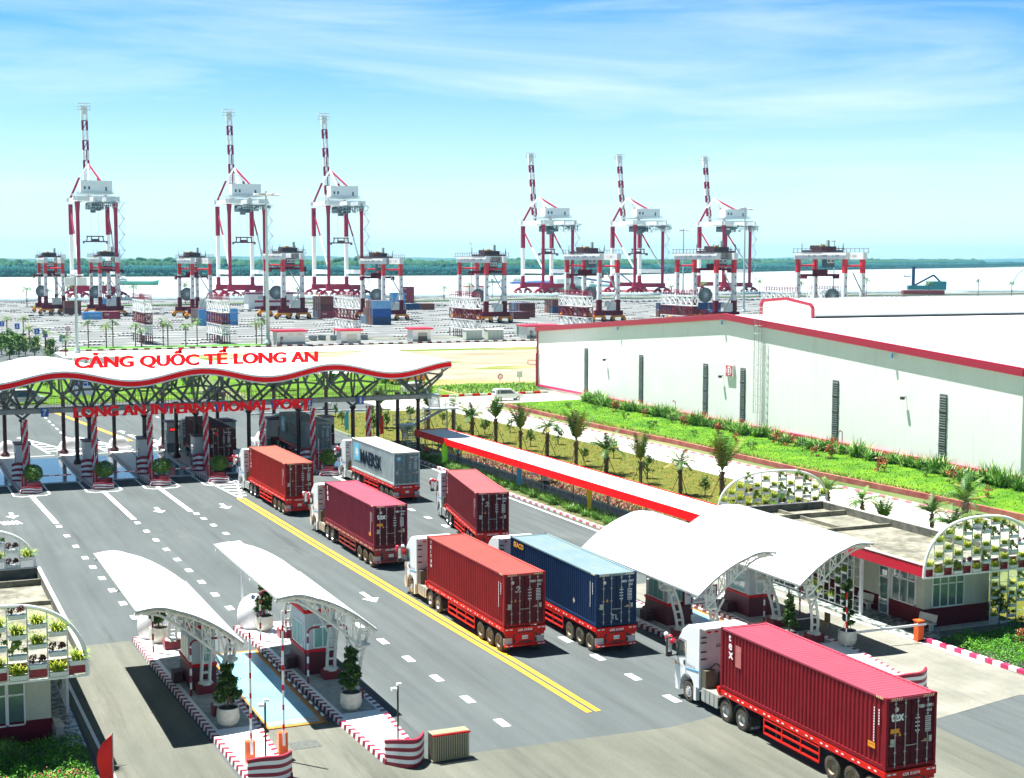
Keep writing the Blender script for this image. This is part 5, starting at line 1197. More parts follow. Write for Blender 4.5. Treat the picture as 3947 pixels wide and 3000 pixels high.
bigbooth(19.3,71.1,1.65,2.7,3.3,'pale grey and maroon booth on the island right of the weighbridge',1)
bigbooth(41.25,72.7,1.6,2.6,3.5,'booth beside the station name sign behind the nearest truck',-1)
bigbooth(46.75,72.6,1.7,2.7,3.6,'booth on the rightmost island, under the last canopy',-1)
def hoop(x0,x1,y,h,label):
    t=thing('protective_hoop',label,'guard hoop',(0,0,0),0,'striped guard hoops')
    mb=MB(); pts=[]
    k=0; z=.25
    while z<h-.3: mb.tube((x0,y,z),(x0,y,min(z+.34,h-.25)),.055,8,k%2); mb.tube((x1,y,z),(x1,y,min(z+.34,h-.25)),.055,8,k%2); z+=.34; k+=1
    for s_,x in ((1,x0),(-1,x1)):
        pts=[(x+s_*.28*(1-math.cos(a)),y,h-.28+.28*math.sin(a)) for a in [PI/2*j/4 for j in range(5)]]; mb.path(pts,.055,8,0)
    X=x0+.28; k=0
    while X<x1-.3: mb.tube((X,y,h),(min(X+.34,x1-.28),y,h),.055,8,k%2); X+=.34; k+=1
    mb.build('tube',list(KR),t)
hoop(13.27,15.2,69.8,3.0,'striped guard hoop before the booth on the leftmost island')
hoop(19.08,21.1,69.7,3.05,'striped guard hoop before the booth right of the weighbridge')
hoop(46.9,48.6,71.2,3.1,'striped guard hoop before the booth under the last canopy')
hoop(18.85,20.3,78.7,3.05,'striped guard hoop at the far end of the island right of the weighbridge')
for i,(x,y,h) in enumerate(((12.95,78.57,3.2),(42.55,72.1,3.3),(51.2-3.0,69.5,2.6))):
    t=thing('striped_post','red and white striped post '+('at the far end of the leftmost island','carrying the station sign','at the right edge of the rightmost island')[i],'post',(x,y,.25)); mb=MB(); k=0; z=0
    while z<h: mb.tube((0,0,z),(0,0,z+.34),.055,8,k%2); z+=.34; k+=1
    mb.build('tube',list(KR),t)
t=thing('station_sign','white sign board reading TRAM CAN SO 10 on a striped post','sign',(42.15,72.35,.12))
mb=MB(); mb.box(0,2.15,-.05,.03,1.35,2.35); mb.build('board',WHITE,t)
mb=MB(); 
for z in (1.33,2.33): mb.box(-.04,2.2,-.08,.05,z,z+.05)
for x in (-.04,2.13): mb.box(x,x+.07,-.08,.05,1.33,2.38)
mb.build('frame',MAR,t)
text('lettering','TRẠM CÂN SỐ 10',MAR,t,(.12,-.055,1.82),width=1.9,height=.36,bold=.02,depth=.008); text('sub_lettering','STATION 10',MAR,t,(.62,-.055,1.5),width=.95,height=.17,depth=.008)
# boom barriers raised
for i,(x,y,top) in enumerate(((13.71,59.4,3.9),(15.46-.2,60.0,4.3))):
    t=thing('raised_barrier','orange barrier cabinet with its striped arm raised upright, %s of the pair at the front'%('left','right')[i],'barrier',(x,y,.25),0,'orange raised barriers')
    mb=MB(); mb.box(-.2,.2,-.16,.16,0,.95); mb.build('cabinet',ORANGE,t); mb=MB(); mb.box(-.03,.09,-.2,-.16,.4,.95); mb.build('bracket',WHITE,t)
    mb=MB(); k=0; z=.5
    while z<4.3+.5*i+1.2: mb.box(-.045,.045,-.26,-.21,z,z+(.62 if k%2==0 else .24),k%2); z+=(.62 if k%2==0 else .24); k+=1
    mb.build('arm',[WHITEM,RED],t)
for i,(x,y) in enumerate(((14.5,59.9),(20.45,59.9))):
    t=thing('signal_post','thin black post with small white lamps near the wavy wall of the %s island'%('leftmost','second')[i],'lamp post',(x,y,.25),0,'thin black lamp posts')
    mb=MB(); mb.tube((0,0,0),(0,0,2.35),.045,8); mb.build('post',BLACK,t); mb=MB(); mb.box(-.3,-.05,-.1,.1,2.2,2.32); mb.box(-.05,.16,-.08,.08,2.4,2.5); mb.build('lamp',WHITEM,t)
t=thing('lowered_barrier','orange barrier post with long white arm lowered across the office lane','barrier',(53.1,65.0,.02))
mb=MB(); mb.box(-.2,.2,-.2,.2,0,1.15); mb.box(-.25,.25,-.25,.25,1.15,1.2); mb.build('cabinet',ORANGE,t)
mb=MB(); mb.beam((.3,-.25,1.0),(-4.7,.2,.85),.07,.12); mb.tube((-4.6,.2,.85),(-4.6,.2,0),.03,6); mb.tube((-4.95,.22,.85),(-4.95,.22,.72),.03,6); mb.build('arm',WHITEM,t)
t=thing('striped_arm_post','slim red and white pole rising in front of the tall conifer pot','pole',(48.0,64.8,.1)); mb=MB(); k=0; z=0
while z<3.0: mb.tube((0,0,z),(0,0,z+.4),.04,8,k%2); z+=.4; k+=1
mb.build('tube',[WHITEM,RED],t)
t=thing('camera_pole','thin white camera pole behind the second canopy','camera pole',(18.7,82.4,.25)); mb=MB(); mb.tube((0,0,0),(0,0,4.4),.06,8); mb.build('pole',WHITEM,t); mb=MB(); mb.ball((-.1,-.1,4.2),.12,0,8,6); mb.build('camera',BLACK,t)
# steel-bar grille box
t=thing('steel_radiator_box','beige steel box of upright bars lying against the wavy red and white wall','steel crate',(20.95,56.9,0),R(1))
mb=MB()
for k in range(21):
    x=.05+k*.082; mb.tube((x,0,.08),(x,0,1.25),.024,6); mb.tube((x,.55,.08),(x,.55,1.25),.024,6); mb.tube((x,0,1.25),(x,.55,1.25),.026,6); mb.tube((x,-.0,.08),(x,.55,.08),.022,6)
mb.build('bars',M('bar_beige',(0.40,0.37,0.24),.5),t)
mb=MB(); mb.beam((0,-.03,1.2),(1.75,-.03,1.2),.04,.07); mb.build('red_rail',RED,t); mb=MB(); mb.box(.04,1.7,.1,.48,.1,1.18); mb.build('core',M('core_dark',(0.05,0.045,0.03),.8),t)
# conifer pots
PT=M('ribbed_stone_pot',(0.50,0.50,0.42),.8,var=.12,vs=4); CON=[leafmat('dark_conifer',(0.010,0.035,0.010),(0.03,0.07,0.015),3),leafmat('conifer_tip',(0.05,0.12,0.015),(0.10,0.19,0.03),3)]
SOIL=M('pot_soil',(0.05,0.04,0.03),.9)
def pot_tree(x,y,h,label,seed,r=.55,pot=True,pr=.5,ph=.85,group='conifers in stone pots'):
    t=thing('potted_conifer',label,'potted tree',(x,y,.25),0,group)
    mb=MB(); mb.lathe([(pr*.6,0),(pr*.9,.14),(pr*1.05,ph*.45),(pr*.98,ph),(pr*.86,ph),(pr*.86,ph-.08)],n=28); mb.build('pot',PT,t)
    mb=MB(); mb.tube((0,0,ph-.1),(0,0,ph-.04),pr*.86,16); mb.build('soil',SOIL,t)
    mb=MB(); mb.tube((0,0,ph-.1),(.05,0,ph+h*.75),.05,8,0,.02)
    for k in range(3): a=k*2.1; mb.tube((math.cos(a)*pr*.6,math.sin(a)*pr*.6,ph-.1),(0,0,ph+.7),.015,5)
    mb.build('trunk',TRK,t)
    mb=MB(); rn=random.Random(seed)
    for k in range(15):
        s_=(k+.5)/15*rn.uniform(.9,1.08); a=k*2.399+seed; ro=r*(.95-.75*s_)*rn.uniform(.45,.95); rr=r*rn.uniform(.40,.58)*(1.1-.45*s_)
        mb.leaves((math.cos(a)*ro,math.sin(a)*ro,ph+.38+h*.86*s_),(rr,rr,rr*.85),int(620*(1.1-.5*s_)),.062,2,seed*10+k,shell=.15)
        mb.tube((0,0,ph+.3+h*.7*s_),(math.cos(a)*ro,math.sin(a)*ro,ph+.38+h*.86*s_),.018,4,0)
    mb.build('foliage',CON,t)
    return t
pot_tree(13.95,64.7,1.95,'dark conifer in a stone pot at the front of the leftmost island',1,.62)
pot_tree(19.8,64.8,1.95,'conifer in a stone pot at the front of the island right of the weighbridge',2,.55)
pot_tree(19.6,80.9,1.8,'conifer in a cream pot at the far end of the second island',3,.5)
pot_tree(13.6,80.6,1.8,'shaded conifer in a cream pot at the far end of the leftmost island',4,.5)
pot_tree(48.3,65.1,2.9,'tall narrow conifer in a white pot by the lowered barrier',5,.33)
pot_tree(46.1-1.0,66.0,1.9,'bushy green conifer behind the cab of the nearest truck',6,.42)
# balloons/table/chair by station
t=thing('folding_table','dark table with white edge under the last canopy','table',(47.4,68.6,.25)); mb=MB(); mb.box(0,1.5,0,.9,.66,.75); mb.box(.05,1.45,.03,.06,.05,.66); mb.box(.05,.08,.05,.85,.05,.66); mb.build('table',M('table_dark',(0.03,0.03,0.03),.5),t); mb=MB(); mb.box(-.01,1.51,-.02,.0,.7,.75); mb.build('edge',WHITE,t)
t=thing('cane_chair','brown cane chair beside the dark table','chair',(49.2-.3,68.2,.25)); mb=MB(); mb.box(0,.5,0,.5,.4,.46); mb.box(.45,.5,0,.5,.46,.95)
for a in (0,.45):
    for b_ in (0,.45): mb.box(a,a+.05,b_,b_+.05,0,.4)
mb.build('frame',M('cane_brown',(0.25,0.17,0.07),.6),t)
t=thing('asphalt_patch_cover','dark rough drain cover in the concrete between the front islands','drain cover',(0,0,0)); mb=MB(); mb.prism([(16.0,60.9),(17.3,60.9),(17.25,61.9),(15.95,61.9)],.009,.02); mb.build('cover',M('drain_dark',(0.09,0.10,0.09),.9,var=.3,vs=8),t)
# ================= OFFICES WITH PLANTER ARCHES =================
OW=M('office_wall_cream',(0.52,0.54,0.44),.8,var=.06,vs=2,bump=.25,bs=25); weather(OW,(0.25,0.25,0.19),1.2,.58,.74,.4,(1,1,.35)); OB=M('office_base_maroon',(0.11,0.004,0.014),.6,var=.1,vs=1,spec=.2)
RB=M('office_parapet_red',(0.50,0.01,0.03),.45); RP=M('office_parapet_deep',(0.26,0.01,0.03),.5); ROOFC=M('weathered_roof_slab',(0.11,0.105,0.08),.9,col2=(0.27,0.26,0.20),vs=.9,lo=.35,hi=.62,bump=.3,bs=8); weather(ROOFC,(0.05,0.05,0.04),1.3,.55,.66,.7); weather(ROOFC,(0.38,0.36,0.30),3.0,.62,.7,.6); PIN=M('parapet_inner_grime',(0.05,0.055,0.05),.95,col2=(0.16,0.16,0.13),vs=1.5)
TRE=M('trellis_white',(0.76,0.78,0.76),.4); BOXW=M('planter_white',(0.66,0.71,0.70),.45)
SPI=[M('spider_leaf_yellow',(0.42,0.48,0.03),.5,spec=.3),M('spider_leaf_green',(0.18,0.34,0.02),.5,spec=.3)]
GRN=[leafmat('potted_green_leaf',(0.05,0.16,0.012),(0.13,0.28,0.02),4),M('potted_light_leaf',(0.25,0.36,0.04),.5)]
PUR=[M('purple_leaf',(0.09,0.015,0.025),.5),M('brown_leaf',(0.14,0.05,0.03),.5)]
PPR={}
def pplant(kind,W_=.52):
    """hanging planter prototypes: box + plant, origin at box left bottom front"""
    if kind in PPR: return PPR[kind]
    t=thing('hanging_planter','','planter',(0,0,-50))
    mb=MB(); mb.hexa([(.02,-.09,0),(W_-.02,-.09,0),(W_-.02,.09,0),(.02,.09,0),(0,-.11,.13),(W_,-.11,.13),(W_,.11,.13),(0,.11,.13)]); mb.box(-.01,W_+.01,-.12,.12,.12,.145); mb.build('box',BOXW,t)
    rn=random.Random(len(PPR)+3); mb=MB()
    if kind=='spider':
        for k in range(95): mb.blade((W_/2+rn.uniform(-.15,.15),rn.uniform(-.05,.05),.12),rn.uniform(0,2*PI),rn.uniform(.36,.68),.034,rn.uniform(.1,.8),rn.uniform(1,2.4),rn.choice((0,0,1)),4)
        m=SPI
    elif kind=='green': mb.leaves((W_/2,0,.38),(.26,.2,.26),330,.055,2,5,shell=.1); m=GRN
    else: mb.leaves((W_/2,0,.3),(.26,.16,.14),300,.045,2,6,shell=.1); m=PUR
    mb.build('plant',m,t); PPR[kind]=t; return t
NUM=['one','two','three','four','five','six','seven','eight','nine','ten','eleven','twelve','thirteen','fourteen','fifteen','sixteen','seventeen','eighteen','nineteen','twenty','twenty-one']
UP=set()
def put_planter(kind,x,y,z,label,rz=0,sc=1):
    p=pplant(kind); 
    if kind not in UP: UP.add(kind); p.location=(x,y,z); p.rotation_euler.z=rz; p['label']=label; p['group']='white hanging planters'; p.scale=(sc,)*3; return p
    return dup(p,(x,y,z),rz,label,'white hanging planters',scale=sc)
kname={'spider':'yellow-green spider plant','green':'leafy green plant','purple':'dark purple plant'}
def arch(name_,x0,x1,y,zb,ztop,label,short,n,seed,pat=None,clip=None):
    t=thing('planter_arch',label,'planter arch',(0,0,0))
    cx=(x0+x1)/2; a=(x1-x0)/2; h=ztop-zb
    top=lambda x: zb+h*max(0,1-abs((x-cx)/a)**2.6)**(1/2.2)
    mb=MB(); pts=[]
    for k in range(41):
        an=PI*k/40; x=cx-a*math.copysign(abs(math.cos(an))**.8,math.cos(an)); pts.append((x,y,zb+h*abs(math.sin(an))**.85))
    mb.path(pts,.09,8); mb.beam((x0,y,zb),(x1,y,zb),.09,.09); mb.build('arch_tube',TRE,t)
    mb=MB(); W_=(x1-x0)/n
    zt=lambda x: zb+h*max(0.0,1-abs((x-cx)/a)**2.35)**.47
    for k in range(1,n): x=x0+k*W_; mb.beam((x,y,zb),(x,y,zt(x)),.055,.055)
    for i in range(n): 
        pass
    mb.build('uprights',TRE,t)
    rn=random.Random(seed); rows=4
    for i in range(n):
        xm=x0+(i+.5)*W_; hh=zt(xm)-zb; z=.10 if i%2 else .50; r=0
        while z+.45<hh:
            if not clip or clip[0]<xm<clip[1]:
                kd=rn.choices(('spider','green','purple'),(8,2,1.2))[0]
                if pat and (i,r) in pat: kd=pat[(i,r)]
                put_planter(kd,x0+i*W_+.04,y-.02,zb+z,'%s, row %s, column %s, %s'%(kname[kd],NUM[r],NUM[i],short),sc=(W_-.08)/.52)
            z+=.86; r+=1
    return t
def screen(x,y0,y1,z0,z1,label,short,step=.62,axis='y',seed=1,dens=.5):
    t=thing('planter_screen',label,'planter screen',(0,0,0)); mb=MB(); n=max(1,round((y1-y0)/step))
    P=(lambda u,z:(x,u,z)) if axis=='y' else (lambda u,z:(u,x,z))
    for k in range(n+1): u=y0+k*(y1-y0)/n; mb.beam(P(u,z0),P(u,z1),.05,.05)
    for z in (z0,z1): mb.beam(P(y0,z),P(y1,z),.06,.06)
    rn=random.Random(seed)
    for k in range(n):
        u=y0+k*(y1-y0)/n
        for j in range(int((z1-z0)/.6)):
            z=z0+.3+j*.6+(k%2)*.3
            if z<z1-.3: mb.beam(P(u,z),P(u+(y1-y0)/n,z),.03,.03)
    mb.build('frame',TRE,t)
    for k in range(n):
        u=y0+k*(y1-y0)/n
        for j in range(int((z1-z0)/.6)):
            if rn.random()<dens and z0+.3+j*.6+(k%2)*.3<z1-.5:
                kd=rn.choices(('spider','green','purple'),(4,6,.4))[0]
                if axis=='y': put_planter(kd,x,u+(y1-y0)/n-.05,z0+.25+j*.6+(k%2)*.3,'%s, row %s, bay %s, %s'%(kname[kd],NUM[j],NUM[k],short),rz=-PI/2)
                else: put_planter(kd,u+.05,x,z0+.25+j*.6+(k%2)*.3,'%s, row %s, bay %s, %s'%(kname[kd],NUM[j],NUM[k],short))
    return t
def office(rx0,rx1,ry0,ry1,wx0,wx1,wy0,wy1,label,short,beams=True):
    t=thing('office_building',label,'office building',(0,0,0)); H=3.85
    mb=MB(); mb.box(wx0-.03,wx1+.03,wy0-.03,wy1+.03,0,1.12); mb.build('base_wall',OB,t)
    mb=MB(); mb.box(wx0,wx1,wy0,wy1,1.12,H); mb.build('wall',OW,t)
    mb=MB(); mb.box(rx0,rx1,ry0,ry1,H,H+.12); rf=mb.build('roof_slab',ROOFC,t)
    mb=MB(); e=.14
    # parapet: outer red, inner grime
    for (a,b_,c,d) in ((rx0,rx1,ry0,ry0+e),(rx0,rx1,ry1-e,ry1),(rx0,rx0+e,ry0+e,ry1-e),(rx1-e,rx1,ry0+e,ry1-e)): mb.box(a,b_,c,d,H-.02,H+.62)
    mb.build('parapet',PIN,rf)
    mb=MB(); k=.02
    mb.box(rx0-k,rx1+k,ry0-k,ry0,H-.04,H+.6,1); mb.box(rx0-k,rx0,ry0,ry1+k,H-.04,H+.6,0); mb.box(rx1,rx1+k,ry0,ry1+k,H-.04,H+.6,0); mb.box(rx0,rx1,ry1,ry1+k,H-.04,H+.6,0)
    mb.build('red_fascia',[RB,RP],rf)
    mb=MB()
    for (a,b_,c,d) in ((rx0-.05,rx1+.05,ry0-.05,ry0+e),(rx0-.05,rx1+.05,ry1-e,ry1+.05),(rx0-.05,rx0+e,ry0+e,ry1-e),(rx1-e,rx1+.05,ry0+e,ry1-e)): mb.box(a,b_,c,d,H+.62,H+.68)
    mb.build('coping',M('coping_pinkish_white',(0.66,0.60,0.58),.6),rf)
    if beams:
        mb=MB(); mb.box(rx0+e,rx1-e,ry0+12.6,ry0+12.75,H+.12,H+.34); mb.box(rx0+e,rx1-e,ry0+17.4,ry0+17.55,H+.12,H+.45); mb.box((rx0+rx1)/2-.08,(rx0+rx1)/2+.08,ry0+12.75,ry1-e,H+.12,H+.34); mb.build('roof_beams',ROOFC,rf)
    return t
def window(par,x0,x1,y0,y1,z0,z1,n=2,trans=None,face='y'):
    """framed window on a wall facing -y (x0..x1 at y0) or facing x"""
    mb=MB(); w_=.07
    if face=='y':
        y=y0; mb.box(x0,x1,y-.06,y+.02,z0,z0+w_); mb.box(x0,x1,y-.06,y+.02,z1-w_,z1); mb.box(x0,x0+w_,y-.06,y+.02,z0,z1); mb.box(x1-w_,x1,y-.06,y+.02,z0,z1)
        for k in range(1,n): x=x0+(x1-x0)*k/n; mb.box(x-w_/2,x+w_/2,y-.055,y+.02,z0,z1)
        if trans: mb.box(x0,x1,y-.055,y+.02,trans,trans+w_)
        f=mb.build('window_frame',WHITEM,par); mb=MB(); mb.box(x0+w_,x1-w_,y-.02,y-.005,z0+w_,z1-w_); mb.build('glass',GLASS,f)
    else:
        x=x0; s_=1 if face=='+x' else -1
        B=lambda a,b_,c,d,e=.06: mb.box(min(x,x+s_*e),max(x,x+s_*e),a,b_,c,d)
        B(y0,y1,z0,z0+w_); B(y0,y1,z1-w_,z1); B(y0,y0+w_,z0,z1); B(y1-w_,y1,z0,z1)
        for k in range(1,n): y=y0+(y1-y0)*k/n; B(y-w_/2,y+w_/2,z0,z1,.055)
        if trans: B(y0,y1,trans,trans+w_,.055)
        f=mb.build('window_frame',WHITEM,par); mb=MB(); B(y0+w_,y1-w_,z0+w_,z1-w_,.02); mb.build('glass',GLASS,f)
    return f
of=office(52.75,60.45,64.35,84.6,55.2,60.0,67.2,84.2,'cream and maroon office with red-edged flat roof at the right','right office')
window(of,55.75,58.1,67.2,0,1.15,3.05,4,2.5)
window(of,55.2,0,67.9,70.1,1.15,3.1,3,2.55,face='-x')
mb=MB(); mb.box(55.12,55.2,70.35,71.25,.05,3.05); dr=mb.build('door',WHITEM,of); mb=MB(); mb.box(55.09,55.12,70.45,71.15,.2,2.3); mb.box(55.09,55.12,70.45,71.15,2.4,2.95); mb.build('door_glass',GLASS,dr)
window(of,55.2,0,74.0,76.2,1.15,3.1,2,2.55,face='-x'); window(of,55.2,0,78.5,81,1.15,3.1,3,2.55,face='-x')
mb=MB(); mb.box(53.5,53.66,70.85,71.0,0,3.85); mb.box(53.5,53.66,84,84.15,0,3.85); mb.build('white_pillar',WHITEM,of)
mb=MB(); mb.box(52.9,55.2,64.8,84.2,.02,.12); mb.build('tiled_floor',M('checker_tile_floor',(0.08,0.11,0.10),.35,col2=(0.45,0.48,0.46),vs=3.5,lo=.48,hi=.52),of)
lb=office(0.25,7.6,63.3,83.0,-1.5,6.4,66.15,82.6,'cream and maroon building with planter arches at the left edge','left building')
window(lb,4.55,5.32,66.15,0,.95,2.9,1,2.3); window(lb,3.3,4.55,66.15,0,.95,2.9,2,2.3)
mb=MB(); mb.box(7.42,7.56,69.7,69.84,0,3.85); mb.build('white_pillar',WHITEM,lb)
mb=MB(); mb.box(6.4,7.7,64.6,82.6,.02,.12); mb.build('tiled_floor',M('checker_tile_floor',(0.1,0.14,0.13)),lb)
PAT={(8,0):'spider',(9,0):'spider',(10,0):'spider',(8,1):'green',(9,2):'spider',(7,3):'purple'}
arch('a',0.4,7.62,62.95,3.78,7.05,'white arched planter frame over the near edge of the left building','near arch of the left building',9,1,PAT)
arch('b',0.35,7.4,83.1,4.4,6.75,'white arched planter frame at the far edge of the left building','far arch of the left building',9,2)
arch('c',52.65,60.6,64.15,3.8,7.0,'white arched planter frame over the near edge of the right office','near arch of the right office',12,3)
arch('d',52.3,61.2,85.2,4.2,6.75,'white arched planter frame behind the vaulted canopy at the far edge of the office','far arch of the right office',13,4)
screen(53.58,71.1,83.9,.25,3.7,'white planter screen covered in hanging plants beside the office lane','planter screen of the right office',seed=5,dens=.45)
screen(7.5,69.9,82.4,.25,3.7,'shaded white planter screen under the roof of the left building','planter screen of the left building',seed=6,dens=.35)
screen(66.3,59.3,63.9,0.1,4.0,'tall white planter screen standing right of the office','tall screen right of the office',axis='x',seed=7,dens=.55)
mb=None
BN=M('bench_stone_white',(0.62,0.62,0.55),.7,var=.08,vs=3)
def bench(x,y,rz,label):
    t=thing('garden_bench',label,'bench',(x,y,.12),rz,'white stone benches')
    mb=MB(); mb.box(-.65,.65,-.22,.2,.38,.45); mb.build('seat',BN,t)
    mb=MB(); mb.hexa([(-.62,.18,.5),(.62,.18,.5),(.62,.23,.5),(-.62,.23,.5),(-.62,.28,.9),(.62,.28,.9),(.62,.33,.9),(-.62,.33,.9)]); mb.beam((-.45,.2,.4),(-.45,.27,.6),.07); mb.beam((.45,.2,.4),(.45,.27,.6),.07); mb.build('backrest',BN,t)
    for q in (-.45,.45): mb=MB(); mb.box(q-.05,q+.05,-.18,.16,0,.38); mb.build('leg',BN,t)
bench(54.85,66.6,R(-78),'white stone bench beside the orange barrier cabinet at the office corner')
bench(54.75,72.3,R(-78),'white stone bench beside the office door, behind the planter screen')
bench(6.75,67.2,R(95),'white stone bench in the corner of the left building porch')
# ---- long covered walkway ----
wk=thing('covered_walkway','long walkway roof with bright red fascia beside the lawn','covered walkway',(0,0,0))
def wx(y,o): return 52.75+o+(148-y)*0.0205
mb=MB(); ya,yb=148.3,89.8; Zt,Zb=2.98,2.32
mb.hexa([(wx(ya,.1),ya,2.82),(wx(ya,3.5),ya,2.82),(wx(yb,3.5),yb,2.82),(wx(yb,.1),yb,2.82),(wx(ya,.1),ya,2.9),(wx(ya,3.5),ya,2.92),(wx(yb,3.5),yb,2.92),(wx(yb,.1),yb,2.9)]); mb.build('roof',ROOFW,wk)
mb=MB(); mb.beam((wx(ya,0),ya,(Zt+Zb)/2),(wx(yb,0),yb,(Zt+Zb)/2),.1,Zt-Zb); mb.beam((wx(ya,3.55),ya,(Zt+Zb)/2),(wx(yb,3.55),yb,(Zt+Zb)/2),.1,Zt-Zb); mb.beam((wx(ya,0),ya,(Zt+Zb)/2),(wx(ya,3.55),ya,(Zt+Zb)/2),.1,Zt-Zb); mb.build('fascia',BRED,wk)
y=146.5; 
while y>90:
    mb=MB(); mb.tube((wx(y,2.0),y,0),(wx(y,2.0),y,2.4),.07,8); mb.path([(wx(y,2.0),y,2.3),(wx(y,1.4),y,2.7)],.06,6); mb.beam((wx(y,.2),y,2.72),(wx(y,3.4),y,2.72),.08,.12); mb.build('post',GREY,wk); y-=6.4
fp=MB(); fp.hexa([(wx(150,1.6),150,0),(wx(150,3.9),150,0),(wx(90,3.9),90,0),(wx(90,1.6),90,0),(wx(150,1.6),150,.06),(wx(150,3.9),150,.06),(wx(90,3.9),90,.06),(wx(90,1.6),90,.06)]); tag(fp.build('footpath',M('path_grey',(0.27,0.29,0.29),.8,var=.1,vs=1)),kind='structure')
fn=thing('mesh_fence','grey steel post and rail fence under the long walkway roof','fence',(0,0,0))
mb=MB()
for o_ in (1.45,):
    for z in (.55,1.0): mb.beam((wx(150,o_),150,z),(wx(90,o_),90,z),.05,.05)
mb.beam((wx(150,3.9),150,.12),(wx(90,3.9),90,.12),.12,.2); 
mb.build('rail',GALV,fn)
mb=MB(); y=150
while y>90: mb.tube((wx(y,1.45),y,0),(wx(y,1.45),y,2.3 if int(y)%2==0 else 1.1),.03,6); y-=1.6
mb.build('posts',GALV,fn)
# ================= TRUCKS =================
CABW=M('cab_white',(0.74,0.76,0.76),.35,coat=.2); weather(CABW,(0.60,0.60,0.58),1.4,.58,.75,.35,(1,1,.6)); TRR=M('trailer_red',(0.62,0.014,0.008),.5,var=.12,vs=2,spec=.2); weather(TRR,(0.20,0.05,0.03),2.2,.6,.7,.6); TRD=M('trailer_dark_red',(0.22,0.015,0.015),.5,var=.12,vs=2)
TYRE=M('tyre_rubber',(0.03,0.028,0.024),.85,col2=(0.10,0.08,0.05),vs=3); RIM=M('rim_silver',(0.55,0.56,0.55),.3,metal=.6); RIMD=M('rim_dusty',(0.30,0.24,0.16),.6,var=.2,vs=4); FEN=M('mudguard_black',(0.03,0.03,0.032),.5)
TANK=M('fuel_tank_alloy',(0.50,0.51,0.47),.35,metal=.5); CHS=M('chassis_black',(0.02,0.02,0.022),.6); REDL=M('tail_lamp_red',(0.55,0.01,0.01),.2); AMB=M('amber_lens',(0.8,0.3,0.02),.3)
def wheelset(par,x,y,r=.52,dusty=False,front=False):
    """one wheel seen from outside: tyre + rim; x sign gives the side"""
    s_=1 if x>0 else -1; w_=.28 if front else .54
    mb=MB(); a=(x-s_*w_,y,r); b_=(x,y,r); n=26
    prof=[(-w_,r*.86),(-w_+.04,r),(-.05,r),(0,r*.86),(.0,r*.60),(-.06,r*.56)]
    i=len(mb.v)
    for (u,rr) in prof:
        for k in range(n): t=2*PI*k/n; mb.v.append((x+s_*u,y+rr*math.cos(t),r+rr*math.sin(t)))
    for j in range(len(prof)-1):
        for k in range(n): k2=(k+1)%n; mb.f.append((i+j*n+k,i+j*n+k2,i+(j+1)*n+k2,i+(j+1)*n+k)); mb.m.append(0)
    for k in range(26):   # tread lugs
        t=2*PI*k/26; c_,s2=math.cos(t),math.sin(t); p=(x-s_*w_/2,y+c_*(r+.004),r+s2*(r+.004)); mb.beam((x-s_*.03,p[1],p[2]),(x-s_*(w_-.03),p[1],p[2]),.05,.02)
    ty=mb.build('wheel',TYRE,par)
    mb=MB()
    if front: pr=[(-.06,r*.57),(-.01,r*.52),(-.02,r*.40),(.04,r*.24),(.07,r*.14),(.07,.01)]
    else: pr=[(-.06,r*.58),(-.01,r*.54),(-.16,r*.46),(-.2,r*.30),(-.10,r*.22),(-.10,.01)]
    i=0
    for (u,rr) in pr:
        for k in range(n): t=2*PI*k/n; mb.v.append((x+s_*u,y+rr*math.cos(t),r+rr*math.sin(t)))
    for j in range(len(pr)-1):
        for k in range(n): k2=(k+1)%n; mb.f.append((j*n+k,j*n+k2,(j+1)*n+k2,(j+1)*n+k)); mb.m.append(0)
    mb.build('rim',RIMD if dusty else RIM,ty)
    if front or not dusty:
        mb=MB()
        for k in range(8): t=2*PI*k/8; q=r*.33; u=.0 if front else -.19; mb.ball((x+s_*(u+.0),y+q*math.cos(t),r+q*math.sin(t)),.035 if front else .05,0,6,4,(.6,1,1))
        mb.build('wheel_holes',CHS,ty)
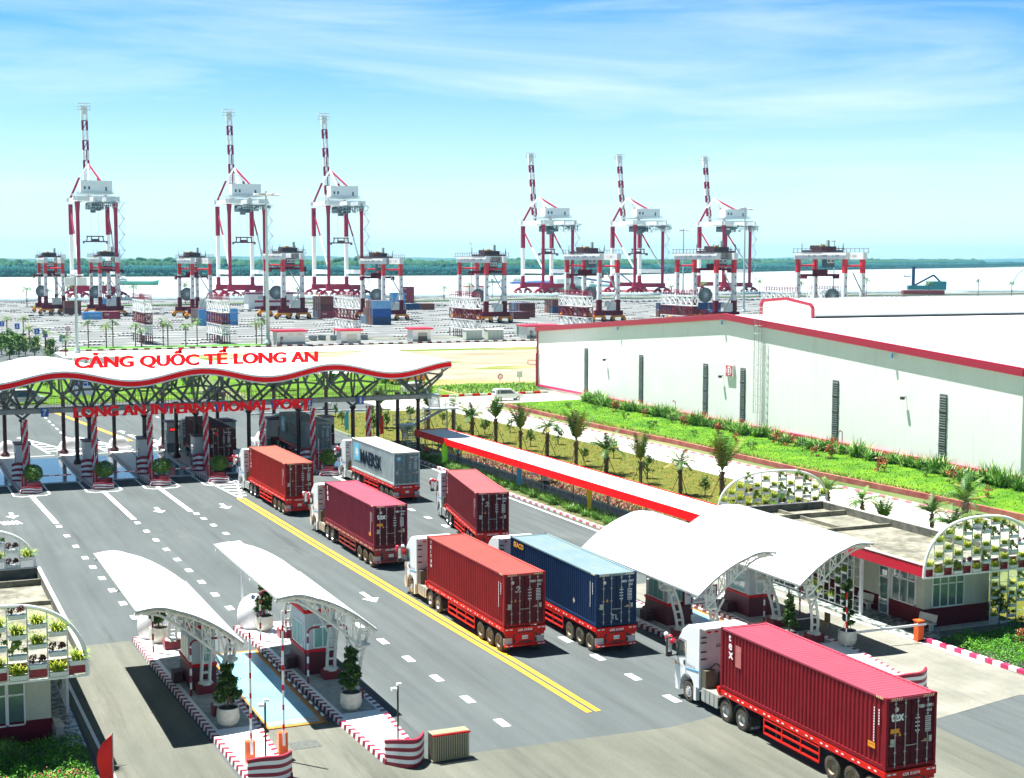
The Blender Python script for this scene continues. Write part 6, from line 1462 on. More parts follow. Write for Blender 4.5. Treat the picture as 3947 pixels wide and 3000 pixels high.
def truck(red=TRR,guard=True):
    t=thing('container_truck','','truck',(0,0,0),0,'white container trucks'); cw=1.25
    # cab: swept side profile (y,z)
    cb=MB(); n0=(14.05,1.0)
    prof=[(14.05,.95),(14.45,.95)]
    for k in range(9): a=PI*k/8; prof.append((15.13-.66*math.cos(a),.62+.62*math.sin(a)*1.05+.12))
    prof+=[(15.85,.42),(16.32,.40),(16.36,1.1),(16.34,1.9),(16.22,2.55),(15.98,3.0),(15.7,3.45),(15.25,3.78),(14.7,3.93),(14.05,3.95)]
    N_=len(prof); levels=((-cw,.0),(-cw+.09,.06),(cw-.09,.06),(cw,.0))
    i=0
    for (x,inf) in levels:
        for (y,z) in prof:
            yy=y+(inf if y>15.5 else 0)*1.0; cb.v.append((x,yy-(.06 if abs(x)==cw and y>16 else 0),z+(0.0 if z<3.3 else (inf-.06)*1.6)))
    for j in range(3):
        for k in range(N_): k2=(k+1)%N_; cb.f.append((j*N_+k,j*N_+k2,(j+1)*N_+k2,(j+1)*N_+k)[::-1]); cb.m.append(0)
    cb.f.append(tuple(range(N_))); cb.f.append(tuple(range(4*N_-1,3*N_-1,-1))); cb.m+=[0,0]
    cab=cb.build('cab',CABW,t)
    for s_ in (-1,1):
        x=s_*(cw+.004); e=s_*.012
        mb=MB(); P=[(x,15.35,2.22),(x,16.2,2.02),(x,16.17,2.6),(x,15.98,2.92),(x,15.42,2.92)]; 
        mb.face(P if s_<0 else P[::-1]); mb.face([(q[0]+e,q[1],q[2]) for q in P][::-1 if s_>0 else 1]); mb.build('side_window',DGLASS,cab)
        mb=MB()
        for a,b_ in (((x,15.28,1.2),(x,15.28,3.0)),((x,15.28,3.0),(x,15.95,3.0)),((x,15.28,1.35),(x,14.9,1.25))): mb.beam(a,b_,.02,.02)
        mb.build('door_gap',M('panel_gap_grey',(0.2,0.22,0.22),.5),cab)
        mb=MB(); mb.box(min(x,x+e),max(x,x+e),15.36,15.5,1.78,2.0); mb.build('door_handle',CHS,cab)
        mb=MB(); mb.hexa([(x,14.1,1.72),(x,15.25,1.62),(x+e,15.25,1.62),(x+e,14.1,1.72),(x,14.1,1.79),(x,15.25,1.67),(x+e,15.25,1.67),(x+e,14.1,1.79)]); mb.build('blue_stripe',M('stripe_cyan_blue',(0.02,0.30,0.55),.4),cab)
        mb=MB(); mb.beam((x,16.15,2.1),(x+s_*.32,16.35,2.0),.05,.05); mb.beam((x,16.1,2.95),(x+s_*.32,16.35,2.9),.05,.05); mb.box(min(x+s_*.2,x+s_*.48),max(x+s_*.2,x+s_*.48),16.28,16.42,2.0,2.95); mb.build('mirror',CHS,cab)
        mb=MB(); mb.box(min(x+s_*.23,x+s_*.45),max(x+s_*.23,x+s_*.45),16.25,16.28,2.25,2.9); mb.build('mirror_glass',CHROME,cab)
        mb=MB(); mb.box(min(x-s_*.18,x+s_*.02),max(x-s_*.18,x+s_*.02),14.28,14.5,.3,1.0); mb.build('mudflap_panel',CABW,cab)
        mb=MB(); mb.box(min(x,x+s_*.03),max(x,x+s_*.03),16.18,16.30,1.62,1.78); mb.build('indicator',AMB,cab)
        mb=MB(); mb.box(min(x-s_*.3,x),max(x-s_*.3,x),16.36,16.42,.6,1.0); mb.build('headlight',CHROME,cab)
    text('plate_lettering','62H-041.25',M('lettering_dark_blue',(0.03,0.10,0.22),.5),cab,(-cw-.016,15.2,1.8),(0,-1,0),(0,0,1),width=.8,height=.14,depth=.003)
    text('door_lettering','Logistics',M('lettering_dark_blue',(0.03,0.10,0.22)),cab,(-cw-.016,16.1,1.6),(0,-1,0),(0,0,1),width=.5,height=.14,depth=.003)
    mb=MB(); mb.face([(-1.1,16.42,2.05),(1.1,16.42,2.05),(1.05,16.1,2.95),(-1.05,16.1,2.95)][::-1]); mb.build('windscreen',DGLASS,cab)
    mb=MB(); mb.box(-1.0,1.0,16.34,16.44,.45,1.5); mb.build('grille',CHS,cab)
    # back wall panel, vents and deflector lip
    mb=MB(); mb.box(-1.18,1.18,14.0,14.05,1.25,3.82); bk_=mb.build('rear_panel',M('cab_back_grey_white',(0.55,0.57,0.58),.5,var=.06,vs=3,bump=.4,bs=5),cab)
    mb=MB()
    for z in (2.35,2.7,3.15,3.4): mb.box(-1.2,-.9,13.96,14.0,z,z+.06)
    mb.build('vent_slots',CHS,bk_)
    mb=MB()
    for q in (-.85,-.45,-.05): mb.box(q,q+.18,13.97,14.0,3.62,3.70)
    mb.build('reflector',RED,bk_)
    text('rear_plate_text','62H-041',M('lettering_black',(0.03,0.03,0.035),.5),bk_,(-.35,13.99,2.9),width=.75,height=.17,depth=.004,bold=.02)
    mb=MB(); mb.box(-1.2,1.2,13.6,14.2,3.86,3.94); mb.build('roof_deflector',CABW,cab)
    mb=MB(); mb.box(-1.15,1.15,16.15,16.45,.38,.62); mb.box(-.5,.5,13.75,16.0,.55,1.05); mb.build('cab_chassis',CHS,t)
    mb=MB(); mb.box(-.48,-.32,8.6,16,.62,.9); mb.box(.32,.48,8.6,16,.62,.9); mb.box(-.9,.9,11.5,13.9,.75,1.0); mb.box(-.5,.5,9.6,12.3,1.0,1.3); mb.build('tractor_frame',CHS,t)
    mb=MB(); mb.box(-1.15,-.6,13.6,13.95,1.0,1.9); mb.path([(-.9,13.8,1.9),(-.5,13.7,2.2),(0,13.3,1.6),(.2,12.8,1.4)],.04,6); mb.box(-.3,.9,13.5,13.9,1,1.7); mb.build('engine_gear',M('machinery_brown',(0.10,0.09,0.06),.7),t)
    for s_ in (-1,1):
        mb=MB(); q=[(12.45,.42),(13.85,.42),(13.9,.5),(13.9,.95),(13.82,1.05),(12.5,1.05),(12.42,.95),(12.42,.5)]; x0,x1=sorted((s_*1.2,s_*.68)); mb.extr(q,'x',x0,x1); tk=mb.build('fuel_tank',TANK,t)
        mb=MB()
        for y in (12.75,13.15,13.55): mb.beam((s_*1.215,y,.42),(s_*1.215,y,1.05),.04,.02)
        mb.build('tank_strap',CHROME,tk)
        for y in (10.35,11.72):
            mb=MB(); pts=[(y-.62*math.cos(a),.54+.64*math.sin(a)) for a in [PI*(.02+.96*k/10) for k in range(11)]]
            for a,b_ in zip(pts,pts[1:]): x0,x1=sorted((s_*1.24,s_*.68)); mb.hexa([(x0,a[0],a[1]),(x1,a[0],a[1]),(x1,b_[0],b_[1]),(x0,b_[0],b_[1]),(x0,a[0]*1,a[1]+.035),(x1,a[0],a[1]+.035),(x1,b_[0],b_[1]+.035),(x0,b_[0],b_[1]+.035)])
            mb.build('mudguard',FEN,t)
        wheelset(t,s_*1.2,10.35); wheelset(t,s_*1.2,11.72); wheelset(t,s_*1.2,15.13,front=True)
        mb=MB(); mb.box(*sorted((s_*1.2,s_*.66)),9.62,9.65,.2,.85); mb.build('mudflap',CHS,t)
    text('mudflap_lettering','ISUZU',WHITE,t,(-1.15,9.61,.28),width=.45,height=.1,depth=.003)
    # trailer
    mb=MB()
    for s_ in (-1,1): 
        x0,x1=sorted((s_*1.24,s_*1.17)); mb.box(x0,x1,0,12.35,1.22,1.46)
        x0,x1=sorted((s_*.5,s_*.38)); mb.box(x0,x1,0,12.2,.85,1.4)
    for k in range(13): mb.box(-1.17,1.17,.2+k,.32+k,1.25,1.42)
    mb.box(-1.22,1.22,12.1,12.35,1.15,1.46)
    for s_ in (-1,1): mb.box(*sorted((s_*1.3,s_*1.18)),12.15,12.35,1.3,1.55)
    fr=mb.build('trailer_frame',red,t)
    mb=MB()
    for s_ in (-1,1):
        for k in range(11): 
            for d in (0,.38): x0,x1=sorted((s_*1.24,s_*1.247)); mb.box(x0,x1,.5+k*1.07+d,.66+k*1.07+d,1.32,1.38)
    mb.build('side_reflectors',M('reflector_white',(0.8,0.75,0.72),.3),fr)
    for y in (.85,2.15,3.5):
        for s_ in (-1,1): wheelset(t,s_*1.2,y,dusty=True)
    mb=MB()
    for y in (.85,2.15,3.5): mb.tube((-1,y,.52),(1,y,.52),.09,8)
    mb.box(-.3,-.2,7.5,7.7,.05,1.2); mb.box(.75,.9,7.9,8.05,.2,1.2); mb.box(-.9,-.75,7.9,8.05,.2,1.2); mb.build('axles_and_legs',CHS,t)
    if guard:
        for s_ in (-1,1):
            mb=MB(); x=s_*1.2
            for z in (.47,.80,1.12): mb.beam((x,4.35,z),(x,8.5,z),.05,.09)
            for y in (4.35,5.7,7.1,8.5): mb.beam((x,y,.45),(x,y,1.2),.05,.06)
            mb.build('side_guard',red,t)
    # rear
    mb=MB(); mb.box(-1.22,1.22,-.06,.06,1.12,1.46); mb.box(-.55,.55,-.04,.05,.55,1.12); mb.box(-1.22,1.22,-.08,.04,.40,.52); mb.box(-1.15,-.55,-.03,.05,.95,1.12); mb.box(.55,1.15,-.03,.05,.95,1.12); mb.box(-.62,-.5,-.02,.3,.45,1.1); mb.box(.5,.62,-.02,.3,.45,1.1); rb=mb.build('rear_bumper',red,t)
    for s_ in (-1,1):
        mb=MB(); mb.box(*sorted((s_*1.22,s_*.7)),.1,.13,.5,.86); mb.build('splash_panel',M('splash_grey',(0.5,0.5,0.48),.6),rb)
        mb=MB(); mb.tube((s_*.95,-.04,1.03),(s_*.95,-.07,1.03),.055,10); mb.tube((s_*1.08,-.04,1.03),(s_*1.08,-.07,1.03),.055,10); mb.build('tail_light',REDL,rb)
        mb=MB()
        for q in (.75,1.0): mb.box(*sorted((s_*q,s_*(q+.16))),-.075,-.06,1.33,1.39); mb.box(*sorted((s_*q,s_*(q+.16))),-.095,-.08,.44,.48)
        mb.build('reflector_tape',WHITE,rb)
        mb=MB(); mb.box(*sorted((s_*.7,s_*.58)),-.045,-.03,.6,.8); mb.box(*sorted((s_*.7,s_*.58)),-.045,-.03,.95,1.1); mb.build('dark_recess',CHS,rb)
    mb=MB(); mb.box(-.45,.45,-.075,-.06,1.14,1.20); mb.box(-.4,.4,-.055,-.04,.6,.68); mb.build('dark_slot',CHS,rb)
    mb=MB(); mb.box(-.17,.17,-.06,-.04,.78,.98); lp=mb.build('licence_plate',WHITE,rb)
    return t
def serial(tr,num,dark=False):
    rb=[c for c in COL.objects if c.parent is tr and c.name.startswith('rear_bumper')][0]
    text('serial_number',num,WHITE,rb,(-.42,-.065,1.24),width=.84,height=.13,bold=.02,depth=.006)
    text('plate_number',num.split()[0]+' '+num.split()[-1][1:],M('lettering_black',(0.03,0.03,0.035)),rb,(-.14,-.062,.82),width=.28,height=.1,depth=.003)
# ---- 40 ft high-cube containers ----
def side_profile(L,n,d):
    p=[]; st=L/n
    for k in range(n): y=k*st; p+=[(y,0),(y+st*.28,0),(y+st*.5,d),(y+st*.78,d)]
    p.append((L,0)); return p
def container(label,colr,roofc,doorc=None,loc=(0,0,0),rz=0,name_top=None,var=.12,cat='container',fade=None):
    t=thing('shipping_container',label,'container',loc,rz,'forty-foot containers on the trucks'); roofc=tuple(c*.72 for c in roofc); fade=tuple(c*.72 for c in fade) if fade else None; L,W_,H=12.19,2.44,2.9; cn=label.replace(' ','_')[:26]  # roofc is paler: paint fading plus sun glare put into the colour
    mt=M('steel_'+cn,colr,.62,var=var,vs=.9,spec=.2); rt=M('roof_'+cn,roofc,.65,spec=.2,col2=fade or tuple(min(1,c*1.15) for c in roofc),vs=1.2,stretch=(1,.5,1),lo=.35,hi=.7); dt=M('door_'+cn,doorc or colr,.62,var=.1,vs=1,spec=.2)  # doorc is darker: shade of the rear face is put into the paint
    weather(mt,(0.09,0.030,0.018),1.1,.64,.70,.6,(1,1,.6)); weather(mt,tuple(min(1,c*1.5+.03) for c in colr),.7,.58,.72,.45,(1,1,.25)); weather(rt,(0.16,0.07,0.05),1.6,.62,.70,.5); weather(dt,(0.02,0.012,0.012),1.5,.6,.7,.5)
    mb=MB(); pr=side_profile(L-.36,43,.04)
    for s_ in (-1,1):
        for (ya,da),(yb,db) in zip(pr,pr[1:]):
            xa=s_*(1.2-da); xb=s_*(1.2-db); q=[(xa,.18+ya,.16),(xb,.18+yb,.16),(xb,.18+yb,H-.1),(xa,.18+ya,H-.1)]; mb.face(q if s_<0 and False else (q[::-1] if s_<0 else q))
    fp=side_profile(W_-.3,8,.04)
    for (xa,da),(xb,db) in zip(fp,fp[1:]): mb.face([(-1.07+xa,L-.03-da,.16),(-1.07+xb,L-.03-db,.16),(-1.07+xb,L-.03-db,H-.1),(-1.07+xa,L-.03-da,H-.1)][::-1])
    mb.box(-1.15,1.15,.2,L-.1,.1,.2); body=mb.build('corrugated_wall',mt,t)
    mb=MB(); rp=side_profile(L-.5,40,.03)
    for (ya,da),(yb,db) in zip(rp,rp[1:]): mb.face([(-1.14,.25+ya,H-.035-da),(1.14,.25+ya,H-.035-da),(1.14,.25+yb,H-.035-db),(-1.14,.25+yb,H-.035-db)])
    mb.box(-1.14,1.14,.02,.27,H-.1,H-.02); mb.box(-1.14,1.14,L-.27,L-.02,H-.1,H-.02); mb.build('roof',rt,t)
    mb=MB()
    for s_ in (-1,1):
        x0,x1=sorted((s_*1.22,s_*1.10)); mb.box(x0,x1,.15,L-.15,H-.09,H-.005,1); mb.box(x0,x1,.15,L-.15,.02,.18,0)
        for y in (0,L-.17): mb.box(x0,x1,y,y+.17,.1,H-.1,0); 
        x0,x1=sorted((s_*1.225,s_*1.05))
        for y in (-.005,L-.165): mb.box(x0,x1,y,y+.17,0,.12,0); mb.box(x0,x1,y,y+.17,H-.12,H+.006,0)
    mb.box(-1.08,1.08,.0,.12,H-.14,H-.02,1); mb.box(-1.08,1.08,.0,.12,.02,.16,0); mb.box(-1.08,1.08,L-.12,L,H-.14,H-.02,1); mb.box(-1.08,1.08,L-.12,L,.02,.16,0); mb.build('corner_frame',[mt,rt],t)
    for s_ in (-1,1):
        mb=MB(); x0,x1=sorted((s_*.02,s_*1.09)); mb.box(x0,x1,.045,.09,.16,H-.14)
        for z in (.35,.9,1.45,2.0,2.5): mb.box(x0+.06,x1-.06,.025,.045,z-.13,z+.13)
        dr=mb.build('door',dt,t)
        mb=MB()
        for q in (.30,.78):
            x=s_*q; mb.tube((x,-.0,.1),(x,0,H-.1),.019,8)
            for z in (.25,.7,1.4,2.1,2.65): mb.box(x-.05,x+.05,-.01,.03,z-.03,z+.03)
            mb.beam((x,-.02,.95 if q<.5 else 1.05),(x+(.3 if s_<0 and q<.5 else -.3)*1,-.02,.93 if q<.5 else 1.02),.02,.03)
        mb.build('lock_rod',M('rod_grey',(0.36,0.38,0.38),.4,metal=.5),dr)
    mb=MB()
    for s_ in (-1,1):
        for k in range(5): x=s_*(.55+k*.11); mb.hexa([(x,-.006,H-.12),(x+.05,-.006,H-.12),(x+.05,-.0,H-.12),(x,0,H-.12),(x+.04,-.006,H-.03),(x+.09,-.006,H-.03),(x+.09,0,H-.03),(x+.04,0,H-.03)])
        for k in range(4): y=.25+k*.11; x0,x1=sorted((s_*1.22,s_*1.226)); mb.hexa([(x0,y,H-.09),(x1,y,H-.09),(x1,y+.05,H-.09),(x0,y+.05,H-.09),(x0,y+.04,H-.01),(x1,y+.04,H-.01),(x1,y+.09,H-.01),(x0,y+.09,H-.01)])
    mb.build('hazard_stripes',M('hazard_cream',(0.75,0.65,0.35),.5),t)
    return t
def ctext(t,s_,x,z,w_,h=None,bold=.02,mat=None,nm='lettering'): return text(nm,s_,mat or WHITE,t,(x,.018,z),width=w_,height=h,bold=bold,depth=.006)
def vtext(t,s_,y,ztop,h,gap,mat=None,w_=None,bold=.03):   # stacked letters on the left side wall
    for k,c in enumerate(s_): text('side_letter',c,mat or WHITE,t,(-1.235,y,ztop-h-(h+gap)*k),(0,-1,0),(0,0,1),height=h,width=w_,bold=bold,depth=.006)
def marks(t,num1,num2,small=True,seed=0):
    ctext(t,num1,.28,2.36,.36,.13); ctext(t,num2,.72,2.36,.34,.13); ctext(t,'45G1',.72,2.17,.26,.12)
    rn=random.Random(seed)
    mb=MB()
    for k,z in enumerate((1.95,1.78,1.62,1.45)):
        for (x,w_) in ((.2,.22),(.68,.28)):
            n=5
            for j in range(n): mb.box(x+j*w_/n,x+j*w_/n+w_/n*.7,.008,.02,z,z+.05); 
            if x>.5:
                for j in range(n): mb.box(x+j*w_/n,x+j*w_/n+w_/n*.7,.008,.02,z-.08,z-.04)
    mb.build('weight_table',WHITE,t)
    mb=MB(); mb.face([(-.62,.012,1.35),(-.48,.012,1.35),(-.55,.012,1.52)]); mb.box(.62,.74,.005,.018,.98,1.1); mb.build('warning_sticker',M('sticker_orange',(0.80,0.30,0.01),.5),t)
    mb=MB(); mb.box(-1.0,-.78,.0,.016,.95,1.25); mb.box(.86,1.0,.0,.016,.95,1.2); mb.build('data_plate',M('plate_pale',(0.45,0.45,0.38),.5),t)
    mb=MB(); mb.tube((-.72,.012,2.42),(-.72,.018,2.42),.10,16); mb.build('round_mark',M('mark_cream',(0.6,0.58,0.5),.5),t)
    # serial strip and stickers on the side wall
    mb=MB()
    for y,z0,z1 in ((.75,1.0,2.35),(.45,1.75,2.35)):
        z=z0
        while z<z1: mb.box(-1.232,-1.226,y-.03,y+.03,z,z+.07); z+=.11
    mb.build('side_serial',WHITE,t)
T_=[]
def rig(x,y,yaw,proto,clabel,tlabel,colr,roofc,num,n1,n2,doorc=None,**k):
    fw=R(-yaw)
    global T_
    cxx,cyy=x+1.22*math.cos(R(yaw)),y-1.22*math.sin(R(yaw))
    if proto.get('used') is None: tr=proto; proto['used']=1; tr.location=(cxx,cyy,0); tr.rotation_euler.z=fw; tr['label']=tlabel; CHm=None
    else: tr=dup(proto,(cxx,cyy,0),fw,tlabel)
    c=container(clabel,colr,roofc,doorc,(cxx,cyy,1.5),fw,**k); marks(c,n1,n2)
    T_.append((tr,c,num)); return tr,c
PA=truck(TRR); PB=truck(TRD)
P1=(0.22,0.02,0.03)
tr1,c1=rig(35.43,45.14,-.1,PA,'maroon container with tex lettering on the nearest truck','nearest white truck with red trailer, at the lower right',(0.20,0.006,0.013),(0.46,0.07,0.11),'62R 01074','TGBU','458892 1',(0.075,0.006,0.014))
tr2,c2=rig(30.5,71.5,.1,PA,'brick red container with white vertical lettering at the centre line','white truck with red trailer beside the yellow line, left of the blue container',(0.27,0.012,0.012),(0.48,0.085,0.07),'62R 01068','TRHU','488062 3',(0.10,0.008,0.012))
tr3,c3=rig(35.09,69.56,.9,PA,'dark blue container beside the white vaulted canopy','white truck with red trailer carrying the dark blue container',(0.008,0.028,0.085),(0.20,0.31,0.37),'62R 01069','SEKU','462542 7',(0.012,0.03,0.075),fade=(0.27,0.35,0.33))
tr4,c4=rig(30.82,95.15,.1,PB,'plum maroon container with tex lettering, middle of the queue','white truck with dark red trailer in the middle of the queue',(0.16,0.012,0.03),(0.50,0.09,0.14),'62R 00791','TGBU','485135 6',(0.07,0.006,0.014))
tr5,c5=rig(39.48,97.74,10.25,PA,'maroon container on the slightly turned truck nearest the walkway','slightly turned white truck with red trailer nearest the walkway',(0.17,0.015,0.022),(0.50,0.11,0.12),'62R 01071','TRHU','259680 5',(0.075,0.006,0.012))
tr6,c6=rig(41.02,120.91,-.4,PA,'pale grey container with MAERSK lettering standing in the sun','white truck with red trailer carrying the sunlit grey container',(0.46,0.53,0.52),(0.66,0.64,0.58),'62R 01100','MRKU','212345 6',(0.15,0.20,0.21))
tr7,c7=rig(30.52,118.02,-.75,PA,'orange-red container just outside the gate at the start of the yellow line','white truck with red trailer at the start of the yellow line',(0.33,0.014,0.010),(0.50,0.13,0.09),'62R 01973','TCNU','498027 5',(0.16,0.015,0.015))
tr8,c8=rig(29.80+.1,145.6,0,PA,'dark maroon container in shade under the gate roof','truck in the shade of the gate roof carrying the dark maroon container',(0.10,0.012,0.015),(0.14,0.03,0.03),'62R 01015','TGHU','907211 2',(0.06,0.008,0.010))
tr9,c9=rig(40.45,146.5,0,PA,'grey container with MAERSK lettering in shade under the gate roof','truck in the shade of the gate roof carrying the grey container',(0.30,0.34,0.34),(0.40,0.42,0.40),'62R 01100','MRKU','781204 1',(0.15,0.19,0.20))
for tr,c,num in T_: serial(tr,num)
# markings
for c in (c1,c4):
    text('door_logo','tex',WHITE,c,(-.98,.018,1.95),width=.62,height=.34,bold=.035,depth=.006)
    vtext(c,'tex',11.45,2.72,.30,.10,bold=.05)
    mb=MB(); mb.box(-1.0,-.58,.0,.018,1.48,1.66); mb.build('caution_label',M('sticker_orange',(0.8,0.3,0.01)),c); text('caution_text','CAUTION',M('lettering_black',(0.03,0.03,0.035)),c,(-.96,.017,1.56),width=.34,height=.07,depth=.004)
    mb=MB(); mb.box(-1.235,-1.228,.65,1.1,.72,.95); mb.build('side_caution_label',M('sticker_orange',(0.8,0.3,0.01)),c); text('caution_text','CAUTION',M('lettering_black',(0.03,0.03,0.035)),c,(-1.236,1.05,.83),(0,-1,0),(0,0,1),width=.35,height=.07,depth=.003)
mb=MB(); 
for k in range(9): mb.box(-1.229,-1.222,10.42+k*.0,10.9,1.35,2.35) if k==0 else None
mb.build('faded_patch',M('faded_red_patch',(0.45,0.13,0.13),.6,var=.15,vs=4),c1)
for c,s_ in ((c2,'TRITON'),(c5,'TRITON'),(c7,'TRITON')):
    vtext(c,s_,11.5,2.72,.20,.085,bold=.04)
    if c is not c7:
        mb=MB(); mb.path([(-.50,.01,2.1),(-.42,.01,2.2),(-.34,.01,2.2),(-.34,.01,2.05),(-.42,.01,1.98)],.022,6); mb.build('swirl_logo',WHITE,c); text('door_logo','TRITON',WHITE,c,(-.58,.018,1.86),width=.36,height=.08,bold=.02,depth=.004)
text('side_logo','SEACO',M('lettering_orange',(0.80,0.35,0.02),.5),c3,(-1.236,11.6,2.35),(0,-1,0),(0,0,1),width=1.5,height=.32,bold=.05,depth=.006)
mb=MB(); mb.path([(-.2,.01,.62),(-.2,.01,.36)],.02,4); mb.path([(-.3,.01,.62),(-.1,.01,.62)],.02,4); mb.path([(-.02,.01,.62),(-.02,.01,.36),(.1,.01,.36)],.02,4); mb.build('chalk_mark',WHITE,c3)
mb=MB(); mb.face([(-1.23,3.0,.9),(-1.23,2.85,.72),(-1.23,2.7,.9),(-1.23,2.85,1.08)]); mb.build('diamond_mark',M('plate_pale',(0.45,0.45,0.38)),c3)
for c,dk in ((c6,0),(c9,1)):
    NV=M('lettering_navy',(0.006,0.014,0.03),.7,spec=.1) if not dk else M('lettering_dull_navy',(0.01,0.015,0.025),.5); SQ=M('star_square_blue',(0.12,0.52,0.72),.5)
    mb=MB(); mb.box(-1.236,-1.226,9.7,11.3,.95,2.55); mb.build('logo_square',SQ,c)
    mb=MB(); cy_,cz_=10.5,1.75
    P_=[]
    for k in range(14): a=PI/2+PI*k/7; r=.68 if k%2==0 else .24; P_.append((-1.24,cy_+r*math.cos(a),cz_+r*math.sin(a)))
    mb.face(P_[::-1]); mb.face([(x-.002,y,z) for x,y,z in P_]); mb.build('logo_star',WHITE,c)
    text('side_logo','MAERSK',NV,c,(-1.236,9.4,.85),(0,-1,0),(0,0,1),width=6.1,height=1.3,bold=.09,depth=.008)
    mb=MB(); mb.box(-.95,-.55,.0,.016,2.2,2.5); mb.build('door_logo_square',SQ,c); mb=MB(); mb.tube((-.75,.0,2.35),(-.75,-.006,2.35),.09,7); mb.build('door_logo_star',WHITE,c)
mb=MB(); mb.box(-.62,-.34,.0,.017,2.15,2.5); mb.build('door_label_red',RED,c8)
# balloons tied to the mirrors
def bunch(tr,i,n_):
    lab='balloons tied to the mirror of the '+n_
    y=16.55; M_=Matrix.Translation(tr.location)@Matrix.Rotation(tr.rotation_euler.z,4,'Z'); p=M_@Vector((-1.5,y-.1,2.78))
    t=thing('balloon_bunch',lab,'balloons',tuple(p),0,'balloon bunches on the truck mirrors')
    rn=random.Random(i); mr=MB(); mw=MB()
    for k in range(9): q=(rn.uniform(-.22,.26),rn.uniform(-.22,.22),rn.uniform(-.24,.24)); (mw if k%4==1 else mr).ball(q,.12,0,10,7,(1,1,1.15))
    mr.build('red_balloons',BALR,t,smooth=True); mw.build('white_balloons',BALW,t,smooth=True)
for i,(tr,n_) in enumerate(((tr1,'nearest truck'),(tr2,'truck left of the blue container'),(tr4,'truck with dark red trailer'),(tr5,'slightly turned truck'),(tr6,'truck with the sunlit grey container'),(tr7,'truck at the start of the yellow line'),(tr8,'shaded truck with the maroon container'),(tr9,'shaded truck with the grey container'))): bunch(tr,i,n_)
del PA['used']; del PB['used']
# ================= VEGETATION =================
PLF=[M('palm_leaf_dark',(0.04,0.12,0.015),.5,spec=.3),M('palm_leaf_mid',(0.10,0.21,0.02),.5,spec=.3),M('palm_leaf_dry',(0.25,0.22,0.05),.6,spec=.2)]
PTK=M('palm_trunk_brown',(0.10,0.07,0.045),.95,col2=(0.22,0.16,0.10),vs=6,bump=.8,bs=14)
def palm(seed,h,nf,fl,up,spread=1.0,stake=True,tr=.20):
    t=thing('palm_tree','','palm tree',(0,0,-60)); rn=random.Random(seed)
    mb=MB(); z=0; r=tr*1.3
    while z<h: r2=tr*(.9+.2*((int(z*4))%2)); mb.tube((0,0,z),(0,0,min(h,z+.25)),r,9,0,r2*1.12); r=r2; z+=.25
    for k in range(14): a=rn.uniform(0,6.3); zz=h*rn.uniform(.55,1); mb.beam((math.cos(a)*tr,math.sin(a)*tr,zz),(math.cos(a)*tr*1.9,math.sin(a)*tr*1.9,zz+.25),.06,.03)
    mb.build('trunk',PTK,t)
    mb=MB()
    for f in range(nf):
        a=f*2.399+rn.uniform(-.2,.2); el=R(rn.uniform(*up)); L=fl*rn.uniform(.8,1.15); n=13; p=Vector((0,0,h)); d=Vector((math.cos(a)*math.cos(el),math.sin(a)*math.cos(el),math.sin(el))); side=Vector((-math.sin(a),math.cos(a),0)); mi=rn.choices((0,1,2),(4,4,1.2))[0]
        curl=rn.uniform(.05,.13)*spread
        for k in range(n):
            q=p+d*(L/n); mb.beam(p,q,.03,.03,mi) if k<9 else None
            if k>1:
                ll=.62*(1-abs(k/n-.45)*1.25)*fl/2.6; 
                for s_ in (-1,1):
                    for o_ in (0,.5):
                        b_=p+(q-p)*o_; tip=b_+side*s_*ll*.85+d*ll*.55-Vector((0,0,ll*rn.uniform(.1,.5))); w_=d*.035
                        mb.face([b_-w_,b_+w_,tip+w_*.3,tip-w_*.3],mi)
            p=q; d=(d-Vector((0,0,curl))).normalized()
    mb.build('crown',PLF,t)
    if stake:
        mb=MB()
        for k in range(3): a=k*2.1+seed; mb.tube((math.cos(a)*.8,math.sin(a)*.8,0),(math.cos(a)*.15,math.sin(a)*.15,1.5),.03,5)
        mb.build('stakes',M('stake_wood',(0.16,0.11,0.07),.9),t)
    return t
PALMS=[palm(1,2.3,16,2.1,(48,87),.7,tr=.17),palm(2,2.5,13,1.8,(10,75),1.4,tr=.15),palm(3,1.9,13,2.7,(60,87),.6,tr=.14),palm(4,2.0,17,2.2,(25,80),1.2,tr=.18)]
USED={}
def place(protos,key,k,loc,rz,label,sc,group):
    p=protos[k%len(protos)]
    if (key,k%len(protos)) not in USED: USED[(key,k%len(protos))]=1; p.location=loc; p.rotation_euler.z=rz; p.scale=(sc,)*3; p['label']=label; p['group']=group; return p
    return dup(p,loc,rz,label,group,scale=sc)
pl=[(57.9,176,0,1.0),(61.6,168.4,0,1.1),(65.1,168.9,1,1.0),(65.2,162.7,3,.95),(65.5,156.1,0,1.0),(65.5,148.95,2,.95),(65.8,142.4,1,1.05),(65.7,135.1,2,1.1),(66.0,128.8,3,.95),(66.3,122.2,2,.9),(66.2,114.5,1,.95),(68.3,110.8,2,1.1)]
for i,(x,y,k,s) in enumerate(pl): place(PALMS,'p',k,(x,y,.015),i*1.3,ordn(i)+' palm from the gate on the dry lawn by the long walkway',s*1.22,'palms on the lawn beside the walkway')
for i,(x,y,k,s) in enumerate(((65.5,97.5,3,.9),(70.5,93.5,1,.95),(74.5,90.0,3,.85),(63.4,90.0,3,.8),(68.3,88.0,0,.85),(79.4,92,3,1.0),(83,96,3,1.0),(73.2,101.8,3,.9),(71.9,84.5,3,.9))):
    place(PALMS,'p',k,(x,y,.015),i*2.1+.4,ordn(i)+' low palm from the left behind the right office',s,'palms behind the right office')
TALL=[palm(11,5.2,13,2.2,(0,60),1.6,False,.13),palm(12,6.2,12,2.0,(0,60),1.6,False,.12),palm(13,3.8,14,2.3,(10,70),1.4,False,.16)]
